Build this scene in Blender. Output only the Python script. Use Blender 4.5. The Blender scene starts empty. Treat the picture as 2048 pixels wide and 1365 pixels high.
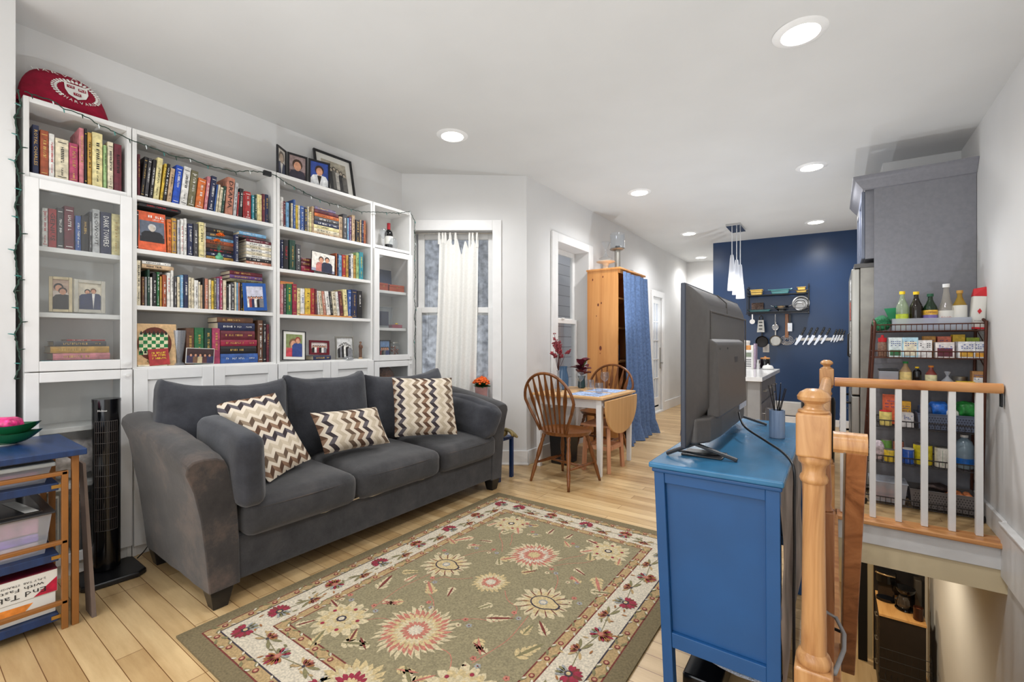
import bpy, math, random
from mathutils import Vector, Matrix, noise
random.seed(7)
SC = bpy.context.scene
COL = SC.collection
R = math.radians
PI = math.pi

# ---------------------------------------------------------------- materials
def lin(v):
    v = v / 255.0
    return v / 12.92 if v <= 0.04045 else ((v + 0.055) / 1.055) ** 2.4
def rgb(c):
    return (lin(c[0]), lin(c[1]), lin(c[2]), 1.0)
MATS = {}
def new(name):
    m = bpy.data.materials.new(name); m.use_nodes = True
    nt = m.node_tree
    return m, nt, nt.nodes['Principled BSDF']
def noise_tex(nt, scale, detail=3, vec=None, stretch=None, rough=.5):
    tc = nt.nodes.new('ShaderNodeTexCoord')
    src = tc.outputs['Object']
    if stretch:
        mp = nt.nodes.new('ShaderNodeMapping'); mp.inputs['Scale'].default_value = stretch
        nt.links.new(src, mp.inputs['Vector']); src = mp.outputs['Vector']
    n = nt.nodes.new('ShaderNodeTexNoise'); n.inputs['Scale'].default_value = scale
    n.inputs['Detail'].default_value = detail; n.inputs['Roughness'].default_value = rough
    nt.links.new(src, n.inputs['Vector'])
    return n
def ramp(nt, fac, stops):
    r = nt.nodes.new('ShaderNodeValToRGB')
    e = r.color_ramp.elements
    while len(e) < len(stops): e.new(.5)
    for i, (p, c) in enumerate(stops):
        e[i].position = p; e[i].color = rgb(c)
    nt.links.new(fac, r.inputs['Fac'])
    return r
def mat(name, c, rough=.5, metal=0.0, var=.06, vs=12, bump=0.0, bs=150, spec=.5, stretch=None, emit=None, es=0, coat=0):
    key = (name,)
    if key in MATS: return MATS[key]
    m, nt, b = new(name)
    b.inputs['Roughness'].default_value = rough
    b.inputs['Metallic'].default_value = metal
    b.inputs['Specular IOR Level'].default_value = spec
    if coat: b.inputs['Coat Weight'].default_value = coat; b.inputs['Coat Roughness'].default_value = .15
    n = noise_tex(nt, vs, 4, stretch=stretch)
    lo = tuple(max(0, x * (1 - var)) for x in c); hi = tuple(min(255, x * (1 + var)) for x in c)
    r = ramp(nt, n.outputs['Fac'], [(.3, lo), (.7, hi)])
    nt.links.new(r.outputs['Color'], b.inputs['Base Color'])
    if bump:
        n2 = noise_tex(nt, bs, 3)
        bp = nt.nodes.new('ShaderNodeBump'); bp.inputs['Strength'].default_value = bump; bp.inputs['Distance'].default_value = .01
        nt.links.new(n2.outputs['Fac'], bp.inputs['Height']); nt.links.new(bp.outputs['Normal'], b.inputs['Normal'])
    if emit:
        b.inputs['Emission Color'].default_value = rgb(emit); b.inputs['Emission Strength'].default_value = es
    MATS[key] = m
    return m
def wood(name, stops, scale=3, stretch=(1, 1, .08), rough=.4, knots=False, bump=.05):
    key = (name,)
    if key in MATS: return MATS[key]
    m, nt, b = new(name)
    b.inputs['Roughness'].default_value = rough
    n = noise_tex(nt, scale, 6, stretch=stretch, rough=.6)
    n.inputs['Distortion'].default_value = 1.6
    r = ramp(nt, n.outputs['Fac'], [(.3 + .4 * i / max(1, len(stops) - 1), s) for i, s in enumerate(stops)])
    nt.links.new(r.outputs['Color'], b.inputs['Base Color'])
    n2 = noise_tex(nt, scale * 12, 3, stretch=stretch)
    bp = nt.nodes.new('ShaderNodeBump'); bp.inputs['Strength'].default_value = bump; bp.inputs['Distance'].default_value = .01
    nt.links.new(n2.outputs['Fac'], bp.inputs['Height']); nt.links.new(bp.outputs['Normal'], b.inputs['Normal'])
    MATS[key] = m
    return m
def glass(name, c=(235, 240, 242), alpha=.15, rough=.03, ior=1.35):
    key = (name,)
    if key in MATS: return MATS[key]
    m = bpy.data.materials.new(name); m.use_nodes = True
    nt = m.node_tree; nt.nodes.clear()
    out = nt.nodes.new('ShaderNodeOutputMaterial')
    tr = nt.nodes.new('ShaderNodeBsdfTransparent'); tr.inputs['Color'].default_value = rgb(c)
    gl = nt.nodes.new('ShaderNodeBsdfGlossy'); gl.inputs['Roughness'].default_value = rough
    df = nt.nodes.new('ShaderNodeBsdfDiffuse'); df.inputs['Color'].default_value = rgb(c)
    lw = nt.nodes.new('ShaderNodeLayerWeight'); lw.inputs['Blend'].default_value = .5
    pw = nt.nodes.new('ShaderNodeMath'); pw.operation = 'POWER'; pw.inputs[1].default_value = 3.5
    fr = nt.nodes.new('ShaderNodeMath'); fr.operation = 'MULTIPLY_ADD'; fr.inputs[1].default_value = .75; fr.inputs[2].default_value = (ior - 1) * .14
    nt.links.new(lw.outputs['Facing'], pw.inputs[0]); nt.links.new(pw.outputs[0], fr.inputs[0])
    m1 = nt.nodes.new('ShaderNodeMixShader'); m2 = nt.nodes.new('ShaderNodeMixShader')
    m1.inputs['Fac'].default_value = alpha
    nt.links.new(tr.outputs[0], m1.inputs[1]); nt.links.new(df.outputs[0], m1.inputs[2])
    nt.links.new(fr.outputs[0], m2.inputs['Fac'])
    nt.links.new(m1.outputs[0], m2.inputs[1]); nt.links.new(gl.outputs[0], m2.inputs[2])
    nt.links.new(m2.outputs[0], out.inputs['Surface'])
    MATS[key] = m
    return m
def emis(name, c, s):
    key = (name,)
    if key in MATS: return MATS[key]
    m, nt, b = new(name)
    b.inputs['Base Color'].default_value = rgb(c)
    b.inputs['Emission Color'].default_value = rgb(c); b.inputs['Emission Strength'].default_value = s
    MATS[key] = m
    return m
PAL = dict(navy=(38, 46, 84), black=(36, 33, 36), maroon=(112, 34, 48), red=(184, 42, 44), crimson=(165, 32, 62), magenta=(190, 62, 100), pink=(214, 120, 128),
  orange=(232, 112, 40), salmon=(205, 128, 100), brown=(112, 72, 50), tan=(206, 170, 128), cream=(228, 214, 180), white=(233, 230, 222), yellow=(233, 192, 50),
  straw=(236, 220, 150), gold=(204, 152, 56), green=(44, 118, 66), forest=(28, 70, 54), lime=(158, 196, 124), teal=(46, 146, 160), blue=(48, 90, 168),
  cobalt=(26, 78, 205), sky=(112, 172, 216), grey=(140, 140, 140), charcoal=(72, 70, 74), silver=(196, 196, 196), purple=(98, 58, 120), lavender=(132, 120, 160),
  olive=(118, 112, 78), rust=(176, 80, 42))
CNAME = dict(straw='pale yellow', forest='dark green', lime='light green', sky='sky blue', silver='silver grey', cobalt='bright blue', tan='tan', gold='mustard')
def cname(k): return CNAME.get(k, k)
def bmat(k):
    c = PAL[k]; g = sum(c) / 3
    return mat('book_' + k, tuple((v * .84 + g * .16) * .93 for v in c), rough=.5, var=.16, vs=34)
M_PAGE = mat('page_edges', (222, 208, 180), rough=.8, var=.08, vs=60, stretch=(40, 1, 1))

# ---------------------------------------------------------------- mesh helper
W = {}
def wloc(o):
    return W.get(o.name, Vector((0, 0, 0)))
class MB:
    def __init__(s):
        s.v = []; s.f = []; s.mi = []; s.cur = 0
    def add(s, vs, fs, M=None):
        o = len(s.v)
        for p in vs:
            p = Vector(p)
            if M is not None: p = M @ p
            s.v.append(p)
        for q in fs:
            s.f.append([i + o for i in q]); s.mi.append(s.cur)
        return s
    def box(s, x0, y0, z0, x1, y1, z1, M=None):
        vs = [(x0, y0, z0), (x1, y0, z0), (x1, y1, z0), (x0, y1, z0), (x0, y0, z1), (x1, y0, z1), (x1, y1, z1), (x0, y1, z1)]
        return s.add(vs, [(0, 3, 2, 1), (4, 5, 6, 7), (0, 1, 5, 4), (1, 2, 6, 5), (2, 3, 7, 6), (3, 0, 4, 7)], M)
    def cbox(s, c, d, M=None):
        return s.box(c[0] - d[0] / 2, c[1] - d[1] / 2, c[2] - d[2] / 2, c[0] + d[0] / 2, c[1] + d[1] / 2, c[2] + d[2] / 2, M)
    def hexa(s, b, t, M=None):
        return s.add(list(b) + list(t), [(0, 3, 2, 1), (4, 5, 6, 7), (0, 1, 5, 4), (1, 2, 6, 5), (2, 3, 7, 6), (3, 0, 4, 7)], M)
    def quad(s, a, b, c, d, M=None):
        return s.add([a, b, c, d], [(0, 1, 2, 3)], M)
    def prism(s, poly, a0, a1, axis='z', M=None):
        n = len(poly)
        def mk(p, a):
            return {'z': (p[0], p[1], a), 'y': (p[0], a, p[1]), 'x': (a, p[0], p[1])}[axis]
        vs = [mk(p, a0) for p in poly] + [mk(p, a1) for p in poly]
        fs = [tuple(range(n))[::-1], tuple(range(n, 2 * n))] + [(i, (i + 1) % n, n + (i + 1) % n, n + i) for i in range(n)]
        return s.add(vs, fs, M)
    def bar(s, a, b, w, t, up=(0, 0, 1)):
        a = Vector(a); b = Vector(b); d = b - a; L = d.length; d.normalize()
        u = Vector(up); x = d.cross(u)
        if x.length < 1e-4: x = d.cross(Vector((1, 0, 0)))
        x.normalize(); u = x.cross(d)
        M = Matrix(((x.x, u.x, d.x, a.x), (x.y, u.y, d.y, a.y), (x.z, u.z, d.z, a.z), (0, 0, 0, 1)))
        return s.box(-w / 2, -t / 2, 0, w / 2, t / 2, L, M)
    def tube(s, path, r, n=8, close=False, caps=True):
        P = [Vector(p) for p in path]; m = len(P); rings = []
        prev = None
        for i in range(m):
            if close: t = P[(i + 1) % m] - P[i - 1]
            else: t = P[min(i + 1, m - 1)] - P[max(i - 1, 0)]
            if t.length < 1e-9: t = Vector((0, 0, 1))
            t.normalize()
            if prev is None:
                a = Vector((0, 0, 1)) if abs(t.z) < .9 else Vector((1, 0, 0))
                x = t.cross(a).normalized()
            else:
                x = prev - t * prev.dot(t)
                if x.length < 1e-6: x = t.orthogonal()
                x.normalize()
            prev = x; y = t.cross(x)
            rr = r[i] if isinstance(r, (list, tuple)) else r
            rings.append([P[i] + x * (rr * math.cos(2 * PI * k / n)) + y * (rr * math.sin(2 * PI * k / n)) for k in range(n)])
        vs = [p for g in rings for p in g]; fs = []
        for i in range(m if close else m - 1):
            j = (i + 1) % m
            for k in range(n):
                fs.append((i * n + k, i * n + (k + 1) % n, j * n + (k + 1) % n, j * n + k))
        if caps and not close:
            fs.append(tuple(range(n))[::-1]); fs.append(tuple((m - 1) * n + k for k in range(n)))
        return s.add(vs, fs)
    def cyl(s, a, b, r0, r1=None, n=20):
        return s.tube([a, b], [r0, r0 if r1 is None else r1], n)
    def lathe(s, prof, c=(0, 0, 0), n=24, M=None):
        vs = []; fs = []; m = len(prof)
        for (r, z) in prof:
            for k in range(n):
                a = 2 * PI * k / n
                vs.append((c[0] + r * math.cos(a), c[1] + r * math.sin(a), c[2] + z))
        for i in range(m - 1):
            for k in range(n):
                fs.append((i * n + k, i * n + (k + 1) % n, (i + 1) * n + (k + 1) % n, (i + 1) * n + k))
        if prof[0][0] > 1e-5: fs.append(tuple(range(n))[::-1])
        if prof[-1][0] > 1e-5: fs.append(tuple((m - 1) * n + k for k in range(n)))
        return s.add(vs, fs, M)
    def ball(s, c, r, n=10, sz=1.0):
        return s.lathe([(max(1e-6, r * math.sin(PI * i / n)), -r * sz * math.cos(PI * i / n)) for i in range(n + 1)], c, n + 4)
    def grid(s, nu, nv, fn, closeu=False):
        vs = [fn(i / (nu if closeu else nu - 1), j / (nv - 1)) for j in range(nv) for i in range(nu)]
        fs = []
        for j in range(nv - 1):
            for i in range(nu if closeu else nu - 1):
                k = (i + 1) % nu
                fs.append((j * nu + i, j * nu + k, (j + 1) * nu + k, (j + 1) * nu + i))
        return s.add(vs, fs)
    def build(s, name, mats, parent=None, smooth=False, bevel=0, seg=2, origin=None, label=None, sub=0):
        if not isinstance(mats, (list, tuple)): mats = [mats]
        if parent is not None: org = wloc(parent)
        elif origin is not None: org = Vector(origin)
        else:
            xs = [p.x for p in s.v]; ys = [p.y for p in s.v]; zs = [p.z for p in s.v]
            org = Vector(((min(xs) + max(xs)) / 2, (min(ys) + max(ys)) / 2, min(zs)))
        me = bpy.data.meshes.new(name)
        me.from_pydata([p - org for p in s.v], [], s.f)
        for m in mats: me.materials.append(m)
        if len(mats) > 1: me.polygons.foreach_set('material_index', s.mi)
        me.validate(); me.update()
        o = bpy.data.objects.new(name, me); COL.objects.link(o)
        if parent is not None: o.parent = parent; W[o.name] = org
        else: o.location = org; W[o.name] = org
        if smooth:
            me.polygons.foreach_set('use_smooth', [True] * len(me.polygons))
            if smooth != 'all':
                me.set_sharp_from_angle(angle=R(38))
        if bevel:
            b = o.modifiers.new('bevel', 'BEVEL'); b.width = bevel; b.segments = seg; b.limit_method = 'ANGLE'; b.angle_limit = R(40)
        if sub:
            q = o.modifiers.new('sub', 'SUBSURF'); q.levels = sub; q.render_levels = sub
        if label: o['label'] = label
        return o
def tag(o, label, cat, group=None):
    o['label'] = label; o['category'] = cat
    if group: o['group'] = group
    return o
def thing(name, label, cat, loc=(0, 0, 0), rot=None, group=None, local=False):
    o = bpy.data.objects.new(name, None); COL.objects.link(o); o.empty_display_size = .05
    o.location = loc
    if rot: o.rotation_euler = rot
    W[o.name] = Vector((0, 0, 0)) if local else Vector(loc)
    return tag(o, label, cat, group)
def struct(o):
    o['kind'] = 'structure'; return o
def dup(root, loc, rot=None, label=None):
    def cp(o, par):
        n = o.copy(); COL.objects.link(n)
        if par is not None: n.parent = par
        for ch in o.children: cp(ch, n)
        return n
    r = cp(root, None); r.location = loc
    if rot: r.rotation_euler = rot
    if label: r['label'] = label
    return r
TXT = []
def text(parent, s, c, right, up, w, h, m, name='lettering'):
    TXT.append((parent, s, Vector(c), Vector(right).normalized(), Vector(up).normalized(), w, h, m, name))
def flush_text():
    tmp = []
    for t in TXT:
        cu = bpy.data.curves.new('t', 'FONT'); cu.body = t[1]; cu.size = 1; cu.align_x = 'CENTER'; cu.resolution_u = 1; cu.space_line = .9
        o = bpy.data.objects.new('t', cu); COL.objects.link(o); tmp.append(o)
    bpy.context.view_layer.update()
    dg = bpy.context.evaluated_depsgraph_get()
    for t, o in zip(TXT, tmp):
        parent, s, c, rt, up, w, h, m, name = t
        me = bpy.data.meshes.new_from_object(o.evaluated_get(dg))
        if len(me.vertices):
            xs = [v.co.x for v in me.vertices]; ys = [v.co.y for v in me.vertices]
            x0, x1, y0, y1 = min(xs), max(xs), min(ys), max(ys)
            sx = w / max(1e-6, x1 - x0); sy = h / max(1e-6, y1 - y0)
            nr = rt.cross(up); org = wloc(parent)
            for v in me.vertices:
                q = c + rt * ((v.co.x - (x0 + x1) / 2) * sx) + up * ((v.co.y - (y0 + y1) / 2) * sy) + nr * .0012
                v.co = q - org
            me.materials.clear(); me.materials.append(m)
            n = bpy.data.objects.new(name, me); COL.objects.link(n); n.parent = parent
        bpy.data.objects.remove(o)
INK = mat('ink_black', (28, 28, 30), rough=.6); INKW = mat('ink_white', (238, 236, 230), rough=.6)
INKG = mat('ink_gold', (206, 168, 92), rough=.4); INKR = mat('ink_red', (190, 40, 46), rough=.5); INKB = mat('ink_blue', (40, 70, 150), rough=.5)
INKY = mat('ink_yellow', (240, 208, 60), rough=.5)
INKS = dict(k=INK, w=INKW, g=INKG, r=INKR, b=INKB, y=INKY)

WHITE = mat('white_laminate', (226, 225, 222), rough=.42, var=.015)
WHITE2 = mat('white_trim_paint', (228, 227, 225), rough=.4, var=.012)
WALLP = mat('wall_paint', (216, 215, 213), rough=.85, var=.015, vs=2, bump=.02, bs=300)
CEILP = mat('ceiling_paint', (214, 214, 212), rough=.9, var=.012, vs=2)
BLACKP = mat('black_plastic', (22, 22, 24), rough=.35, var=.1)
CHROME = mat('polished_metal', (200, 200, 200), rough=.18, metal=1, var=.02)
STEEL = mat('brushed_steel', (168, 165, 158), rough=.34, metal=.9, var=.05, vs=40, stretch=(1, 1, .02))
OAK = wood('oak_railing', [(158, 104, 58), (196, 146, 94), (214, 166, 114)], scale=14, stretch=(1, 1, .12), rough=.3)
OAKX = wood('oak_rail_crosswise', [(180, 112, 62), (208, 146, 90), (222, 166, 108)], scale=9, stretch=(.12, 1, 1), rough=.3)
OAKD = wood('oak_stained', [(120, 72, 42), (164, 108, 68), (188, 132, 88)], scale=10, stretch=(1, 1, .15), rough=.35)
PINE = wood('knotty_pine', [(196, 128, 66), (212, 148, 84), (222, 160, 96)], scale=4, stretch=(1, 1, .1), rough=.45)
HONEY = wood('honey_oak', [(84, 46, 20), (116, 68, 32), (134, 84, 42)], scale=14, stretch=(1, 1, .2), rough=.28)
BLUEP = mat('blue_paint', (26, 78, 130), rough=.42, var=.05, vs=4, bump=.02, bs=60)
GLASS = glass('clear_glass'); GLASSD = glass('cabinet_glass', (250, 251, 251), alpha=.02, ior=1.25)

# ================================================================ SETTING
def ceil_z(x): return 2.75 - .0234 * x
# floor material: narrow maple strips running across the room
m, nt, b = new('strip_floor')
tc = nt.nodes.new('ShaderNodeTexCoord')
br = nt.nodes.new('ShaderNodeTexBrick'); br.inputs['Scale'].default_value = 1
br.inputs['Brick Width'].default_value = .92; br.inputs['Row Height'].default_value = .085; br.inputs['Mortar Size'].default_value = .0014
br.inputs['Color1'].default_value = rgb((188, 154, 106)); br.inputs['Color2'].default_value = rgb((216, 186, 138)); br.inputs['Mortar'].default_value = rgb((122, 84, 48))
br.offset_frequency = 3; br.offset = .37; br.inputs['Bias'].default_value = .1
nt.links.new(tc.outputs['Object'], br.inputs['Vector'])
n = noise_tex(nt, 9, 6, stretch=(.12, 1, 1), rough=.65)
r = ramp(nt, n.outputs['Fac'], [(.25, (205, 190, 172)), (.6, (255, 255, 255))])
mx = nt.nodes.new('ShaderNodeMix'); mx.data_type = 'RGBA'; mx.blend_type = 'MULTIPLY'; mx.inputs[0].default_value = 1
nt.links.new(br.outputs['Color'], mx.inputs[6]); nt.links.new(r.outputs['Color'], mx.inputs[7])
nt.links.new(mx.outputs[2], b.inputs['Base Color'])
b.inputs['Roughness'].default_value = .32
FLOORM = m
CREAM = mat('cream_paint', (226, 208, 170), rough=.8, var=.02, vs=2)
NAVYW = mat('navy_wall_paint', (27, 56, 94), rough=.3, var=.04, vs=3, bump=.03, bs=120)
LOWFL = wood('lower_floor', [(170, 140, 102), (206, 178, 138), (222, 198, 160)], scale=4, stretch=(1, .12, 1), rough=.35)

def sb(name, mt, *boxes):
    k = MB()
    for bb in boxes: k.box(*bb)
    return struct(k.build(name, mt, origin=(0, 0, 0)))
sb('floor', FLOORM, (-3.6, -2.2, -.12, 0, 9.6, 0), (0, 3.90, -.12, .83, 9.6, 0), (0, -2.2, -.12, .83, 1.28, 0))
k = MB(); k.prism([(-3.6, ceil_z(-3.6)), (1.0, ceil_z(1.0)), (1.0, ceil_z(1) + .1), (-3.6, ceil_z(-3.6) + .1)], -2.2, 9.7, 'y')
struct(k.build('ceiling', CEILP, origin=(0, 0, 2.7)))
sb('wall_left', WALLP, (-3.7, -2.2, 0, -3.15, .372, 2.9), (-3.6, .372, 0, -3.42, 2.946, 2.9))
# angled bay wall with its window: local frame t along the wall, +y into the wall
A = Vector((-3.42, 2.946, 0)); e = Vector((.8149, .5796, 0)); q = Vector((-.5796, .8149, 0))
BW = Matrix(((e.x, q.x, 0, A.x), (e.y, q.y, 0, A.y), (0, 0, 1, 0), (0, 0, 0, 1)))
k = MB()
for bb in ((-.15, 0, 0, .118, .2, 2.86), (.881, 0, 0, 1.215, .2, 2.86), (.118, 0, 2.273, .881, .2, 2.86), (.118, 0, 0, .881, .2, .60)): k.box(*bb, M=BW)
struct(k.build('wall_bay', WALLP, origin=(0, 0, 0)))
sb('wall_dining', WALLP, (-2.65, 3.645, 0, -2.43, 4.224, 2.9), (-2.65, 4.972, 0, -2.43, 7.34, 2.9), (-2.65, 4.224, 2.275, -2.43, 4.972, 2.9), (-2.65, 4.224, 0, -2.43, 4.972, .55),
   (-2.65, 7.86, 0, -2.43, 9.6, 2.9), (-2.65, 7.34, 1.955, -2.43, 7.86, 2.9))
sb('wall_hall', WALLP, (-2.65, 9.5, 0, -1.5, 9.62, 2.9))
sb('wall_kitchen', NAVYW, (-1.59, 7.8, 0, .83, 7.92, 2.9))
sb('wall_partition', WALLP, (-1.59, 7.921, 0, -1.5, 9.5, 2.9))
sb('wall_right', WALLP, (.83, -2.2, -2.6, .95, 9.7, 2.9))
sb('trim_1', WALLP, (.34, 5.05, 2.55, .83, 7.8, 2.78))      # boxed soffit above the tall cabinet
def baseb(name, *bb):
    k = MB()
    for b_ in bb: k.box(*b_)
    return struct(k.build(name, WHITE2, origin=(0, 0, 0), bevel=.004))
k = MB(); k.box(.968, -.018, 0, 1.225, 0, .14, BW); k.box(.968, -.026, 0, 1.23, 0, .02, BW)
struct(k.build('baseboard_bay', WHITE2, origin=(0, 0, 0), bevel=.004))
baseb('baseboard_dining', (-2.43, 3.66, 0, -2.412, 4.10, .14), (-2.43, 5.09, 0, -2.412, 7.28, .14), (-2.43, 7.93, 0, -2.412, 9.5, .16))
baseb('baseboard_hall', (-2.43, 9.482, 0, -1.59, 9.5, .14))
baseb('baseboard_kitchen', (-1.59, 7.782, 0, .2, 7.799, .1))
baseb('baseboard_right', (.808, 3.86, 0, .83, 4.55, .13), (.800, -1.5, -.2, .83, 3.86, .11), (.790, -1.5, .11, .83, 3.86, .125))
# landing edge: oak nosing, white fascia, cream soffit band; and the side of the stair opening
k = MB(); k.box(.0, 3.82, -.028, .83, 3.97, .002); k.box(-.09, 1.2, -.028, .02, 3.97, .002)
struct(k.build('trim_2', OAKX, origin=(0, 0, 0), bevel=.008, seg=3))
k = MB(); k.box(.0, 3.85, -.16, .83, 3.90, -.028); k.box(-.03, 1.28, -.3, .005, 3.86, -.028)
struct(k.build('trim_3', WHITE2, origin=(0, 0, 0), bevel=.003))
k = MB(); k.box(-.03, 3.86, -.30, .83, 3.95, -.16); k.box(-1.6, 3.95, -.3, .83, 9.0, -.2); k.box(-1.6, -1, -.3, -.03, 3.95, -.2)
struct(k.build('trim_4', CREAM, origin=(0, 0, 0)))
sb('floor_lower', LOWFL, (-1.7, -1, -2.6, .83, 9.2, -2.5))
sb('wall_lower', CREAM, (-1.7, 8.6, -2.5, .83, 8.7, -.3), (-1.7, -1, -2.5, -1.6, 8.6, -.3), (-1.7, -1.1, -2.5, .83, -1, -.12))
k = MB()
for i in range(11):
    k.box(.02, 1.28 + i * .2, -.2 - i * .21, .79, 1.5 + i * .2, -.17 - i * .21)
    k.box(.02, 1.28 + i * .2, -.38 - i * .21, .79, 1.3 + i * .2, -.2 - i * .21)
struct(k.build('trim_5', OAK, origin=(0, 0, 0)))

# ---- window 1 in the bay wall
def sash(mb, x0, x1, z0, z1, w, y0, y1, M=None):
    mb.box(x0, y0, z0, x0 + w, y1, z1, M); mb.box(x1 - w, y0, z0, x1, y1, z1, M)
    mb.box(x0 + w, y0, z0, x1 - w, y1, z0 + w, M); mb.box(x0 + w, y0, z1 - w, x1 - w, y1, z1, M)
k = MB()
k.box(.881, -.022, .6, .968, 0, 2.375, BW); k.box(.03, -.022, .6, .118, 0, 2.375, BW); k.box(.118, -.022, 2.273, .881, 0, 2.375, BW)
k.box(.86, -.03, 0, .968, -.001, .6, BW); k.box(.05, -.10, .575, .97, .10, .60, BW)
w1 = struct(k.build('window_1', WHITE2, origin=A, bevel=.004))
k = MB(); sash(k, .138, .895, 1.46, 2.273, .062, .10, .14, BW); k.build('upper_sash', WHITE, w1, bevel=.003)
k = MB(); sash(k, .125, .89, .6, 1.535, .055, .06, .10, BW); k.build('lower_sash', WHITE, w1, bevel=.003)
k = MB(); k.box(.2, .118, 1.5, .84, .122, 2.22, BW); k.box(.17, .078, .65, .84, .082, 1.5, BW); k.build('glass_panes', GLASSD, w1)
k = MB(); k.tube([BW @ Vector((.125, .03, 2.255)), BW @ Vector((.875, .03, 2.255))], .008); k.build('curtain_rod', STEEL, w1, smooth=True)
# ---- window 2
k = MB()
for bb in ((-2.43, 4.103, .5, -2.408, 4.224, 2.366), (-2.43, 4.972, .5, -2.408, 5.09, 2.366), (-2.43, 4.224, 2.275, -2.408, 4.972, 2.366), (-2.6, 4.11, .52, -2.38, 5.08, .55)): k.box(*bb)
w2 = struct(k.build('window_2', WHITE2, origin=(-2.43, 4.6, .5), bevel=.004))
ROT = Matrix.Rotation(PI / 2, 4, 'Z')
def yz(mb, y0, y1, z0, z1, w, x0, x1):
    mb.box(x0, y0, z0, x1, y0 + w, z1); mb.box(x0, y1 - w, z0, x1, y1, z1); mb.box(x0, y0 + w, z0, x1, y1 - w, z0 + w); mb.box(x0, y0 + w, z1 - w, x1, y1 - w, z1)
k = MB(); yz(k, 4.225, 4.971, 1.42, 2.274, .055, -2.64, -2.60); k.build('upper_sash', WHITE, w2, bevel=.003)
k = MB(); yz(k, 4.225, 4.971, .55, 1.46, .05, -2.60, -2.565); k.box(-2.565, 4.57, 1.46, -2.55, 4.63, 1.475); k.build('lower_sash', WHITE, w2, bevel=.003)
k = MB(); k.box(-2.622, 4.27, 1.46, -2.618, 4.92, 2.22); k.box(-2.585, 4.27, .6, -2.581, 4.92, 1.42); k.build('glass_panes', GLASSD, w2)
# ---- outside: the neighbours' brick wall a little way off
m, nt, b = new('neighbour_brick')
tc = nt.nodes.new('ShaderNodeTexCoord'); mp = nt.nodes.new('ShaderNodeMapping'); mp.inputs['Rotation'].default_value = (R(90), 0, R(90))
br = nt.nodes.new('ShaderNodeTexBrick'); br.inputs['Scale'].default_value = 1; br.inputs['Brick Width'].default_value = .2; br.inputs['Row Height'].default_value = .07; br.inputs['Mortar Size'].default_value = .008
br.inputs['Color1'].default_value = rgb((205, 205, 210)); br.inputs['Color2'].default_value = rgb((222, 222, 228)); br.inputs['Mortar'].default_value = rgb((150, 150, 156))
nt.links.new(tc.outputs['Object'], mp.inputs['Vector']); nt.links.new(mp.outputs['Vector'], br.inputs['Vector']); nt.links.new(br.outputs['Color'], b.inputs['Base Color'])
b.inputs['Roughness'].default_value = .95
k = MB(); k.box(-4.4, 4.4, -1, -4.3, 12, 4.5); struct(k.build('wall_outside', m, origin=(0, 0, 0)))
STUCCO = mat('neighbour_stucco', (196, 198, 208), rough=.95, var=.25, vs=14, bump=.2, bs=30)
k = MB(); k.box(-1.2, 1.5, -1, 1.6, 1.6, 4.5, BW); struct(k.build('wall_outside_stucco', STUCCO, origin=(0, 0, 0)))
# ---- glazed door on the long wall
k = MB()
for bb in ((-2.43, 7.28, 0, -2.408, 7.36, 2.05), (-2.43, 7.85, 0, -2.408, 7.95, 2.05), (-2.43, 7.36, 1.955, -2.408, 7.85, 2.05), (-2.5, 7.35, 0, -2.40, 7.855, .03)): k.box(*bb)
d1 = struct(k.build('door_1', WHITE2, origin=(-2.43, 7.6, 0), bevel=.003))
k = MB(); yz(k, 7.345, 7.85, .03, 1.95, .1, -2.49, -2.45); k.box(-2.49, 7.44, .1, -2.45, 7.75, .26)
for i in range(1, 5): k.box(-2.487, 7.44, .26 + i * .318, -2.453, 7.75, .275 + i * .318)
k.box(-2.487, 7.59, .26, -2.453, 7.605, 1.85)
k.build('door_leaf', WHITE, d1, bevel=.002)
k = MB(); k.box(-2.472, 7.44, .26, -2.468, 7.75, 1.85); k.build('glass_panes', glass('frosted_glass', (222, 228, 238), alpha=.75, rough=.2), d1)
k = MB(); k.box(-2.45, 7.80, .74, -2.44, 7.83, 1.1); k.tube([(-2.45, 7.815, .84), (-2.40, 7.815, .84), (-2.395, 7.73, .84)], .009); k.build('door_handle', STEEL, d1, smooth=True)
# ---- wall register and socket on the navy wall
VENTM = mat('vent_white', (205, 206, 205), rough=.4, var=.02)
k = MB(); yb = 7.782
k.box(-.88, yb, .115, -.38, yb + .006, .32)
v = tag(k.build('wall_vent', VENTM), 'white slatted heating register low on the navy wall', 'vent')
k = MB()
for i in range(14): k.box(-.86, yb - .006, .13 + i * .013, -.64, yb, .137 + i * .013); k.box(-.62, yb - .006, .13 + i * .013, -.40, yb, .137 + i * .013)
k.build('louvres', WHITE, v)
k = MB(); k.box(-.885, 7.792, 1.04, -.80, 7.799, 1.165); o = tag(k.build('wall_socket', WHITE, bevel=.002), 'white electrical outlet plate on the navy wall beside the coffee things', 'outlet')
k = MB(); k.box(-.86, 7.789, 1.06, -.825, 7.792, 1.145); k.build('outlet_face', VENTM, o)

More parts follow.
